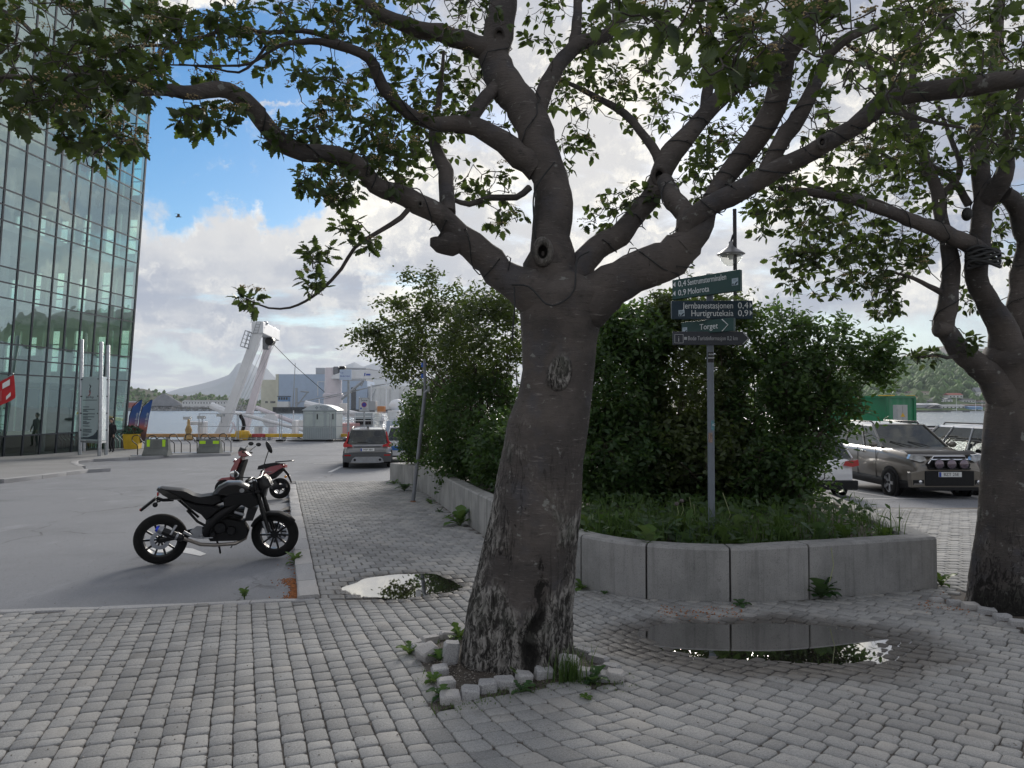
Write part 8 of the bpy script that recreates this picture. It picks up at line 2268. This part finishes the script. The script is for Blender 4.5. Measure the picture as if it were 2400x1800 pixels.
mb = MB(); mb.beam((.175, -.05, .035), (.175, .05, .035), .02, .03); mb.build('headlight', MSV, st, 40, .008)
pad([(-.10, .02), (.0, .06), (.02, -.06), (-.04, -.14), (-.14, -.08)], .13, 'fork_cowl', MMT, st, .7)
mb = MB()
for pts in (((.0, -.1, .13), (.10, -.13, .02), (.06, -.12, -.2), (.16, -.11, -.42)), ((.0, .1, .13), (.08, .12, .0), (.05, .1, -.25)), ((-.02, -.2, .15), (.03, -.14, .0), (-.08, -.1, -.1))): mb.tube(cr_path([(Vector(p), .005) for p in pts], .05)[0], .005, 5)
mb.build('cables', M_['rubber'], st)
for s_ in (-1, 1): mb = MB(); mb.tube([(.06, s_ * .10, -.02), (.06, s_ * .2, -.02)], .01, 6); mb.ell((.06, s_ * .22, -.02), (.035, .02, .022), 10, 8); mb.build('indicator', MMT, st)
# ---- scooter behind, nose to the left
S_ = GP(655, 1169, -.05)
sco = thing('scooter', 'red and black motor scooter parked behind the motorcycle', 'scooter', S_, 0, None, (R(5), 0, R(180 + 2)))
RED = paint('scooter_red', (.20, .012, .018)); kx = .92
# x forward (to the left of the picture), wheel radius .23
wheel(sco, (0, 0, .235), .235, .13, MBK, 5, 0); wheel(sco, (1.22, 0, .23), .23, .12, MBK, 5, R(12))
pad([(-.12, .72), (-.06, .80), (.20, .74), (.42, .62), (.48, .42), (.40, .36), (.28, .50), (.10, .58)], .15, 'rear_panel', RED, sco)
pad([(-.10, .80), (.08, .825), (.34, .79), (.48, .74), (.50, .66), (.34, .68), (.0, .76)], .14, 'seat', M_['black_plastic'], sco)
pad([(-.08, .70), (.10, .62), (.30, .50), (.30, .40), (.12, .46), (-.05, .62)], .13, 'under_tail', MMT, sco)
pad([(.05, .42), (.30, .40), (.36, .28), (.10, .20), (-.05, .24)], .11, 'engine', MBK, sco)
pad([(.36, .40), (.48, .30), (.92, .28), (1.0, .34), (.9, .38), (.5, .38)], .16, 'footboard', MMT, sco)
pad([(.88, .34), (.98, .36), (.95, .60), (.84, .88), (.76, .90), (.86, .56)], .13, 'inner_shield', MMT, sco)
pad([(.97, .40), (1.10, .46), (1.08, .66), (.96, .90), (.84, .98), (.84, .90), (.95, .62)], .17, 'front_shield', RED, sco)
pad([(1.08, .36), (1.02, .44), (1.10, .50), (1.30, .48), (1.42, .40), (1.34, .42), (1.2, .44)], .08, 'front_mudguard', RED, sco)
pad([(.68, .98), (.74, 1.05), (.86, 1.10), (.95, 1.06), (.93, .97), (.80, .94)], .12, 'handlebar_cover', RED, sco)
pad([(.88, .96), (.95, 1.08), (.90, 1.18), (.80, 1.14), (.84, 1.02)], .10, 'dark_screen', MBK, sco)
mb = MB(); mb.tube([(.76, -.33, 1.05), (.80, -.1, 1.04), (.80, .1, 1.04), (.76, .33, 1.05)], .014, 8); hb = mb.build('handlebar', MBK, sco)
for s_ in (-1, 1):
    mb = MB(); mb.tube([(.78, s_ * .2, 1.05), (.76, s_ * .33, 1.05)], .02, 8); mb.build('grip', M_['rubber'], hb)
    mb = MB(); mb.tube([(.78, s_ * .18, 1.06), (.72, s_ * .26, 1.15), (.66, s_ * .28, 1.20)], .007, 6); mb.build('mirror_stem', MBK, sco)
    mb = MB(); mb.ell((.60, s_ * .28, 1.24), (.06, .02, .045), 12, 8); mb.build('mirror', MBK, sco)
mb = MB(); mb.ell((1.04, 0, .86), (.04, .09, .05), 12, 8); mb.build('headlight', M_['chrome'], sco)
mb = MB(); mb.tube([(.10, .08, .835), (-.1, .1, .85), (-.28, .1, .86), (-.28, -.1, .86), (-.1, -.1, .85), (.10, -.08, .835)], .011, 6); mb.tube([(-.18, .1, .857), (-.18, -.1, .857)], .008, 6); mb.build('luggage_rack', MBK, sco)
mb = MB(); mb.tube([(-.08, 0, .66), (-.18, 0, .54), (-.26, 0, .36)], [.03, .03, .02], 6); mb.build('rear_mudguard', MMT, sco)
for s_ in (-1, 1): mb = MB(); mb.ell((-.16, s_ * .14, .50), (.03, .03, .03), 10, 8); mb.tube([(-.15, s_ * .03, .52), (-.16, s_ * .13, .50)], .01, 6); mb.build('indicator', M_['amber'], sco)
mb = MB(); mb.tube([(.1, .14, .25), (-.2, .17, .30)], .05, 10); mb.build('silencer', MMT, sco)
mb = MB(); mb.box(-.13, -.10, -.1, .1, .70, .78); mb.build('tail_light', M_['lamp_red'], sco, 0, .01)

# ---- cars
def car(label, loc, yaw, L, W, H, belt, hood, pm, group, gx=(.21, -.47, .06, -.40), dark=None, rim=None, rails=True, wr=.34, ax=(.305, -.28), zb=.24, cat='car', body_name='parked_car', spokes=5):
    o = thing(body_name, label, cat, loc, yaw, group)
    hl = L / 2
    def hw(x): return W / 2 * (1 - .19 * abs(x / hl) ** 4.5)
    cowl, rear, ft, rt = [g_ * L for g_ in gx]
    top = [(-hl, belt - .28), (-hl * .985, belt - .06), (-hl * .93, belt), (rear * .8, belt + .01), (0, belt), (cowl, belt - .01), (cowl + .12, (belt + hood) / 2 + .04), (hl * .62, hood + .02), (hl * .86, hood - .04), (hl * .96, hood - .14), (hl, hood - .30)]
    def ztop(x): return float(np.interp(x, [p[0] for p in top], [p[1] for p in top]))
    xs_ = [-hl, -hl * .985, -hl * .93, -hl * .8, -hl * .6, -hl * .4, -hl * .2, 0, cowl - .2, cowl, cowl + .12, hl * .62, hl * .8, hl * .9, hl * .96, hl]
    def ring(x, z0, z1, grow=0.0):
        h = hw(x) + grow
        half = [(h * .86, z0), (h * .97, z0 + .10 * (z1 - z0)), (h, z0 + .42 * (z1 - z0)), (h * .995, z0 + .66 * (z1 - z0)), (h * .97, z0 + .86 * (z1 - z0)), (h * .90, z1 - .02), (h * .80, z1)]
        return [Vector((x, y, z)) for y, z in half] + [Vector((x, -y, z)) for y, z in half[::-1]]
    mb = MB(); mb.loft([ring(x, zb + .14 * abs(x / hl) ** 6, ztop(x)) for x in xs_], True); bd = mb.build('body', pm, o, 62, fixn=True)
    if dark is not None:
        mb = MB(); mb.loft([ring(x, zb + .1 * abs(x / hl) ** 6 - .02, zb + .24, .012) for x in [-hl - .015] + xs_[1:-1] + [hl + .015]], True); mb.build('lower_cladding', dark, o, 38, fixn=True)
    # greenhouse
    yb, yt = W / 2 * .89, W / 2 * .72
    zB, zT = belt - .005, H - .06
    cB, cT = {}, {}
    fb = [Vector((cowl, s_ * yb, zB)) for s_ in (-1, 1)]; ft_ = [Vector((ft, s_ * yt, zT)) for s_ in (-1, 1)]
    rb = [Vector((rear, s_ * yb * .97, zB)) for s_ in (-1, 1)]; rt_ = [Vector((rt, s_ * yt * .95, zT - .02)) for s_ in (-1, 1)]
    G = M_['car_glass']
    def quad(nm, a, b, c, d, m=G):
        mb = MB(); mb.add([a, b, c, d], [(0, 1, 2, 3)]); return mb.build(nm, m, o, 0)
    quad('windscreen', fb[0], fb[1], ft_[1], ft_[0]); rw_ = quad('rear_window', rb[1], rb[0], rt_[0], rt_[1])
    fr_ = (0, .30, .66, 1)
    for s_ in (0, 1):
        for k in range(3):
            a0, a1 = fr_[k] + .015, fr_[k + 1] - .015
            quad('side_window', fb[s_].lerp(rb[s_], a0), fb[s_].lerp(rb[s_], a1), ft_[s_].lerp(rt_[s_], a1), ft_[s_].lerp(rt_[s_], a0))
        pl_ = MB()
        for f in fr_:
            a, b = fb[s_].lerp(rb[s_], f), ft_[s_].lerp(rt_[s_], f); out = Vector((0, (-1 if s_ == 0 else 1) * .006, 0)); pl_.beam(a + out, b + out, .07 if f in (0, 1) else .05, .03, up=(0, 1, 0))
        pl_.build('pillars', pm, o, 0, .01, kind='stuff')
    # roof
    secs = []
    for f in (0, .12, .5, .88, 1):
        x = ft + (rt - ft) * f; rise = .06 * (1 - (2 * f - 1) ** 2) + .02; w = yt * (1 - .05 * f)
        secs.append([Vector((x, w * 1.03, zT - .03)), Vector((x, w * .98, zT + .02)), Vector((x, w * .6, zT + rise)), Vector((x, -w * .6, zT + rise)), Vector((x, -w * .98, zT + .02)), Vector((x, -w * 1.03, zT - .03))])
    mb = MB(); mb.loft(secs, True); mb.build('roof', pm, o, 40, fixn=True)
    if rails:
        for s_ in (-1, 1): mb = MB(); mb.tube([(ft - .1, s_ * yt * .9, zT + .03), (ft - .2, s_ * yt * .9, zT + .09), (rt + .15, s_ * yt * .87, zT + .08), (rt + .05, s_ * yt * .87, zT + .02)], .02, 6); mb.build('roof_rail', M_['black_metal'], o)
    # cabin: seats and dash block the view through
    mb = MB()
    for x in (.02 * L, -.2 * L):
        for y in (-.35, .35): mb.box(x - .12, x + .05, y - .24, y + .24, .4, belt + .22); mb.box(x - .1, x, y - .12, y + .12, belt + .25, belt + .42)
    mb.box(-hl * .8, cowl - .1, -yb * .9, yb * .9, .3, belt - .15); mb.build('seats', M_['black_plastic'], o, 0, .03)
    for s_ in (-1, 1):
        for x in ax:
            mb = MB(); mb.lathe([(wr * 1.16, -.02), (wr * 1.16, .03), (wr * 1.02, .035), (0, .035)], 28, Matrix.Translation((x * L, s_ * (W / 2 - .03), wr)) @ RY @ Matrix.Diagonal((1, 1, -s_ * -1 if s_ < 0 else -1, 1))); mb.build('wheel_arch', M_['black_plastic'], o, 40)
            wheel(o, (x * L, s_ * (W / 2 - .09), wr), wr, .22, rim or MSV, spokes, 0, None, False, s_, .07)
        mb = MB(); mb.ell((cowl - .1, s_ * (W / 2 + .08), belt + .06), (.06, .11, .075), 12, 8); mb.build('wing_mirror', pm, o)
        for k, x in enumerate((.02, -.2)):
            mb = MB(); mb.box(x * L - .1, x * L + .08, s_ * (W / 2 + .005) - .012, s_ * (W / 2 + .005) + .012, belt - .16, belt - .12); mb.build('door_handle', pm, o, 0, .01)
            xx = (.17, -.04, -.245)[k]; 
            mb = MB(); mb.box(xx * L - .004, xx * L + .004, s_ * (W / 2 - .004) - .006, s_ * (W / 2 - .004) + .006, .38, belt - .05); mb.build('door_gap', M_['ink'], o, 0)
    o['hl'] = hl
    return o, bd
def cz(Y): return float(gz0(Y)) - .06
def plate(o, x, z, txt, front, sz=.078):
    s_ = 1 if front else -1
    mb = MB(); mb.box(min(x, x + s_ * .02), max(x, x + s_ * .02), -.26, .26, z - .057, z + .057); p_ = mb.build('number_plate', M_['plate_white'], o, 0, .004)
    mb = MB(); xx = x + s_ * .0205; mb.box(min(xx, xx + s_ * .002), max(xx, xx + s_ * .002), (-.255 if front else .205) , (-.205 if front else .255), z - .052, z + .052); mb.build('plate_band', M_['eu_blue'], p_, 0)
    M = Matrix.Translation((x + s_ * .0225, (.02 if front else -.02), z - .03)) @ Matrix.Rotation(R(90) * s_, 4, 'Z') @ Matrix.Rotation(math.pi / 2, 4, 'X')
    if txt: text(txt, sz * 1.25, M, M_['ink'], p_, 'lettering', 'CENTER')
GC = 'cars in the car park'
# grey brown estate seen from behind
vp = P(864, 1000, 30.6); vp.z = cz(30.6)
pv_ = paint('estate_silver', (.22, .22, .22), .3, .3); dk = mat('clad_grey', (.075, .078, .082), .6, 0, .08, 3)
vo_, _ = car('grey estate car with tall red tail lights, seen from behind', vp, R(90) + math.atan2(5.9, 30.6) * .92, 4.84, 1.87, 1.56, .99, .98, pv_, GC, (.20, -.478, .05, -.405), dk, MSV, True, .345)
hl = 2.42
mb = MB(); mb.loft([[Vector((-hl - .005 - dx, y, z)) for y, z in ((-.9, .30), (-.93, .52), (-.9, .64), (.9, .64), (.93, .52), (.9, .30))] for dx in (-.1, .03, .05)], True); mb.build('bumper', dk, vo_, 40, .01, fixn=True)
mb = MB(); mb.loft([[Vector((-hl - .06 - dx, y, z)) for y, z in ((-.62, .30), (-.55, .44), (-.45, .50), (.45, .50), (.55, .44), (.62, .30), (.45, .27), (-.45, .27))] for dx in (0, .02)], True); mb.build('skid_plate', MSV, vo_, 30, fixn=True)
for s_ in (-1, 1):
    mb = MB(); mb.tube([(-hl - .095, s_ * .47, .385), (-hl - .02, s_ * .47, .385)], .05, 14); mb.build('tail_pipe', M_['black_metal'], vo_)
    mb = MB(); mb.box(-hl - .062, -hl - .03, s_ * .74 - .12, s_ * .74 + .12, .53, .58); mb.build('bumper_reflector', M_['lamp_red'], vo_, 0, .008)
    # tall tail lamp: foot on the tailgate, shaft up the pillar
    mb = MB(); pts = [(-.56, .87), (-.68, .89), (-.84, .85), (-.91, .90), (-.89, 1.02), (-.80, 1.10), (-.735, 1.44), (-.68, 1.45), (-.73, 1.12), (-.77, 1.01), (-.57, .94)]
    f = lambda y, z, o_: Vector((-hl - .03 + (max(0, z - .95) * .60) + .25 * max(0, abs(y) - .7) - o_, s_ * y * -1, z))
    mb.loft([[f(y, z, 0) for y, z in pts], [f(y, z, .035) for y, z in pts]], True); mb.build('tail_light', M_['lamp_red'], vo_, 30, fixn=True)
mb = MB(); mb.box(-hl - .035, -hl + .05, -.52, .52, .885, .925); mb.build('tailgate_trim', MSV, vo_, 0, .01)
mb = MB(); mb.box(-hl - .012, -hl + .1, -.7, .7, .64, .66); mb.build('tailgate_gap', M_['ink'], vo_, 0)
plate(vo_, -hl - .015, .765, 'MSP 484', False)
mb = MB(); mb.tube([(-hl + .055, 0, 1.04), (-hl + .055, .38, 1.05)], .014, 5); mb.build('wiper', M_['black_plastic'], vo_)
mb = MB(); mb.loft([[Vector((x, .05 * w, 1.56 + .01)), Vector((x, -.05 * w, 1.57)), Vector((x, 0, 1.57 + .08 * w))] for x, w in ((-1.6, 1), (-1.35, .2))], True); mb.build('roof_aerial', M_['black_plastic'], vo_, 0, fixn=True)
# white and blue car half behind the shrub
vp = P(950, 1000, 33.5); vp.z = cz(33.5)
wc, _ = car('white car with a blue stripe, half hidden by the left shrub', vp, R(90) + .15, 4.5, 1.85, 1.60, 1.0, .98, paint('car_white', (.68, .69, .71)), GC, (.20, -.47, .05, -.40), None, MSV, False)
mb = MB(); mb.box(-2.28, -2.2, -.86, .86, .60, .78); mb.build('blue_stripe', mat('stripe_blue', (.05, .18, .50), .4, 0, 0, 1), wc, 0, .01)
for s_ in (-1, 1): mb = MB(); mb.box(-2.275, -2.15, s_ * .78 - .12, s_ * .78 + .12, .84, .98); mb.build('tail_light', M_['lamp_red'], wc, 0, .02)
# bronze grey SUV facing us
X0 = (2082 - 1200) / F * 17.75
sp = Vector((X0 + .88, 17.75 + .305 * 4.6, 0)); sp.z = cz(19)
pb = paint('suv_bronze', (.165, .148, .124), .4, .3)
sv, _ = car('bronze grey SUV with three round spot lamps on its grille', sp, R(-90), 4.6, 1.80, 1.74, 1.16, 1.10, pb, GC, (.20, -.47, .03, -.40), M_['black_plastic'], MSV, True, .345)
h = 2.3
mb = MB(); mb.loft([[Vector((h - .03 + d, y, z)) for y, z in ((-.42, .60), (-.50, .84), (-.36, 1.03), (.36, 1.03), (.50, .84), (.42, .60))] for d in (0, .045)], True); mb.build('grille', M_['black_plastic'], sv, 20, fixn=True)
mb = MB(); mb.tube([(h + .035, -.47, .86), (h + .035, -.35, 1.025), (h + .04, .35, 1.025), (h + .035, .47, .86)], .018, 6); mb.tube([(h + .04, -.42, .955), (h + .04, .42, .955)], .022, 6); mb.build('grille_chrome', M_['chrome'], sv)
mb = MB(); mb.loft([[Vector((x, y, z)) for y, z in ((-.86, .32), (-.88, .66), (-.5, .74), (.5, .74), (.88, .66), (.86, .32))] for x in (h - .12, h + .04)], True); mb.build('front_bumper', pb, sv, 25, .02, fixn=True)
mb = MB(); mb.box(h + .02, h + .06, -.56, .56, .36, .70); mb.build('lower_grille', M_['black_plastic'], sv, 0, .02)
mb = MB(); mb.box(h - .1, h + .055, -.7, .7, .25, .33); mb.build('splitter', M_['black_plastic'], sv, 0, .02)
for s_ in (-1, 1):
    mb = MB(); pts = [(.50, .94), (.54, 1.02), (.80, 1.06), (.84, .96), (.62, .89)]
    mb.loft([[Vector((h - .10 - .30 * max(0, y - .5), s_ * y, z)) for y, z in pts], [Vector((h + .02 - .36 * max(0, y - .5), s_ * y, z)) for y, z in pts]], True); mb.build('headlight', mat('headlight_lens', (.48, .50, .52), .08, .5, .35, 9, coat=1) if s_ < 0 else bpy.data.materials['headlight_lens'], sv, 30, fixn=True)
    mb = MB(); mb.box(h + .0, h + .05, s_ * .70 - .13, s_ * .70 + .13, .38, .50); q = mb.build('fog_lamp', M_['black_plastic'], sv, 0, .02)
    mb = MB(); mb.box(h + .05, h + .056, s_ * .70 - .11, s_ * .70 + .11, .395, .41); mb.ell((h + .05, s_ * .66, .45), (.012, .04, .04), 12, 6); mb.build('fog_lens', M_['chrome'], q)
for y in (-.28, 0, .28):
    mb = MB(); mb.lathe([(.0, -.09), (.08, -.08), (.115, 0), (.11, .015)], 22, Matrix.Translation((h + .13, y, .86)) @ Matrix.Rotation(R(90), 4, 'Y')); q = mb.build('spot_lamp', M_['black_metal'], sv, 50)
    mb = MB(); mb.lathe([(.104, .0), (.08, .014), (0, .02)], 22, Matrix.Translation((h + .142, y, .86)) @ Matrix.Rotation(R(90), 4, 'Y')); mb.build('lens', mat('spot_lens', (.16, .12, .15), .12, .5, .1, 20, coat=1) if y < -.1 else bpy.data.materials['spot_lens'], q, 50)
mb = MB(); mb.tube([(h + .05, -.48, .75), (h + .08, 0, .75), (h + .05, .48, .75)], .016, 6); mb.build('lamp_bar', M_['black_metal'], sv)
mb = MB(); mb.loft([[Vector((h - .02 - .32 * abs(y) ** 2.2, y, 1.06 - .0 * abs(y))), Vector((h - .16 - .32 * abs(y) ** 2.2, y, 1.12)), Vector((h - .30 - .32 * abs(y) ** 2.2, y, 1.135))] for y in (-.8, -.5, -.2, 0, .2, .5, .8)], False, False); mb.build('bonnet_guard', M_['black_plastic'], sv, 50)
plate(sv, h + .06, .62, 'BZT 25E', True)
mb = MB()
for y in (-.1, .35): mb.tube([(.20 * 4.6 + .03, y, 1.18), (.20 * 4.6 - .18, y - .42, 1.29)], .01, 5)
mb.build('wiper', M_['black_plastic'], sv)
# silver SUV, nose away from us
X1 = 11.1
ss, _ = car('silver SUV beside the right trunk, its long side turned to us', Vector((X1 + .93, 19.4, cz(19.4))), R(90), 4.75, 1.88, 1.72, 1.06, 1.05, paint('suv_silver', (.36, .37, .39), .4, .3), GC, (.22, -.47, .06, -.40), dk, MSV, True, .355)
for s_ in (-1, 1): mb = MB(); mb.box(-2.39, -2.2, s_ * .80 - .1, s_ * .80 + .1, .86, 1.06); mb.build('tail_light', M_['lamp_red'], ss, 0, .02)
# white hatchback behind the shrub spray
wh_, _ = car('white hatchback with a dark bumper, behind the right shrub', Vector((7.12, 19.25, cz(19))), R(90), 4.3, 1.80, 1.52, .95, .93, bpy.data.materials['car_white'], GC, (.20, -.47, .04, -.38), None, MSV, False, .32)
mb = MB(); mb.box(-2.22, -2.05, -.84, .84, .24, .46); mb.build('bumper', M_['black_plastic'], wh_, 0, .03)
for s_ in (-1, 1): mb = MB(); mb.loft([[Vector((-2.185 + .3 * max(0, abs(y) - .7) - d, s_ * y, z)) for y, z in ((.50, .80), (.55, .90), (.86, .93), (.88, .80), (.7, .77))] for d in (0, .03)], True); mb.build('tail_light', M_['lamp_red'], wh_, 30, fixn=True)
plate(wh_, -2.16, .58, '', False)
# dark SUV farther back
bk, _ = car('black SUV with roof rails behind the bronze one', Vector((P(2110, 990, 26.5).x, 26.5, cz(26.5))), R(-8), 4.6, 1.85, 1.74, 1.08, 1.0, paint('suv_black', (.02, .022, .026)), GC, (.22, -.47, .10, -.40), None, MSV, True)
br, _ = car('brown estate car in the back row near the water', Vector((P(2225, 990, 30).x, 30, cz(30))), R(0), 4.5, 1.8, 1.55, .98, .95, paint('car_brown', (.12, .09, .08)), GC, (.20, -.47, .06, -.40), None, MSV, True)
# ---- green container with cabinet
cc = thing('shipping_container', 'green corrugated shipping container on the quay behind the cars', 'container', (0, 0, 0))
m_gr = mat('container_green', (.012, .20, .085), .5, 0, .12, .8, dirt=(.05, .09, .06, .4))
zt1, zb1 = P(2100, 930, 40).z, float(gz0(40)) - .06
a, b_, c_ = Vector((P(1936, 950, 43).x, 43, 0)), Vector((P(2078, 950, 40).x, 40, 0)), Vector((P(2147, 950, 41).x, 41.2, 0))
def corr(a, b, nm):
    d = b - a; L = d.length; d.normalize(); n = Vector((d.y, -d.x, 0)); vs = []; k = int(L / .14)
    for q in range(k + 1):
        off = (.0, .035, .035, .0)[q % 4] if q % 4 else 0.0
        p = a + d * (L * q / k) + n * off; vs += [Vector((p.x, p.y, zb1)), Vector((p.x, p.y, zt1))]
    mb = MB(); mb.add(vs, [(2 * q, 2 * q + 2, 2 * q + 3, 2 * q + 1) for q in range(k)]); mb.build(nm, m_gr, cc, 20)
corr(a, b_, 'side_wall'); corr(b_, c_, 'end_wall')
mb = MB(); mb.add([Vector((p.x, p.y, zt1 - .01)) for p in (a, b_, c_, c_ + (a - b_))], [(0, 1, 2, 3)]); mb.build('roof', m_gr, cc, 0)
mb = MB()
for p, q in ((a, b_), (b_, c_)):
    for z in (zt1, zb1 + .05): mb.beam(Vector((p.x, p.y - .03, z)), Vector((q.x, q.y - .03, z)), .12)
for p in (a, b_, c_): mb.beam(Vector((p.x, p.y - .03, zb1)), Vector((p.x, p.y - .03, zt1)), .14)
mb.build('frame', m_gr, cc, 0)
mb = MB(); mb.beam(Vector((b_.x - .5, b_.y - .11, zt1 + .07)), Vector((b_.x + .4, b_.y - .06, zt1 + .07)), .05); mb.beam(Vector((c_.x - .5, c_.y - .1, zt1 + .07)), Vector((c_.x, c_.y - .08, zt1 + .07)), .05); mb.build('yellow_mark', M_['rail_yellow'], cc, 0)
pc0, pc1 = P(2104, 950, 38.6), P(2127, 950, 38.6)
ec = thing('electric_cabinet', 'pale grey electric cabinet with a yellow warning triangle at the container', 'cabinet', ((pc0.x + pc1.x) / 2, 38.6, zb1))
w = pc1.x - pc0.x; hz2 = P(2115, 949, 38.6).z - zb1
mb = MB(); mb.box(-w / 2, w / 2, 0, .5, 0, hz2); mb.build('body', mat('cabinet_grey', (.42, .43, .42), .6, 0, .06, 3), ec, 0, .01)
mb = MB(); mb.add([(-.12, -.01, hz2 - .62), (.12, -.01, hz2 - .62), (0, -.01, hz2 - .40)], [(0, 1, 2)]); mb.build('warning_sign', M_['rail_yellow'], ec, 0)
mb = MB(); mb.box(-.004, .004, -.008, 0, .05, hz2 - .05); mb.build('door_gap', M_['ink'], ec, 0)
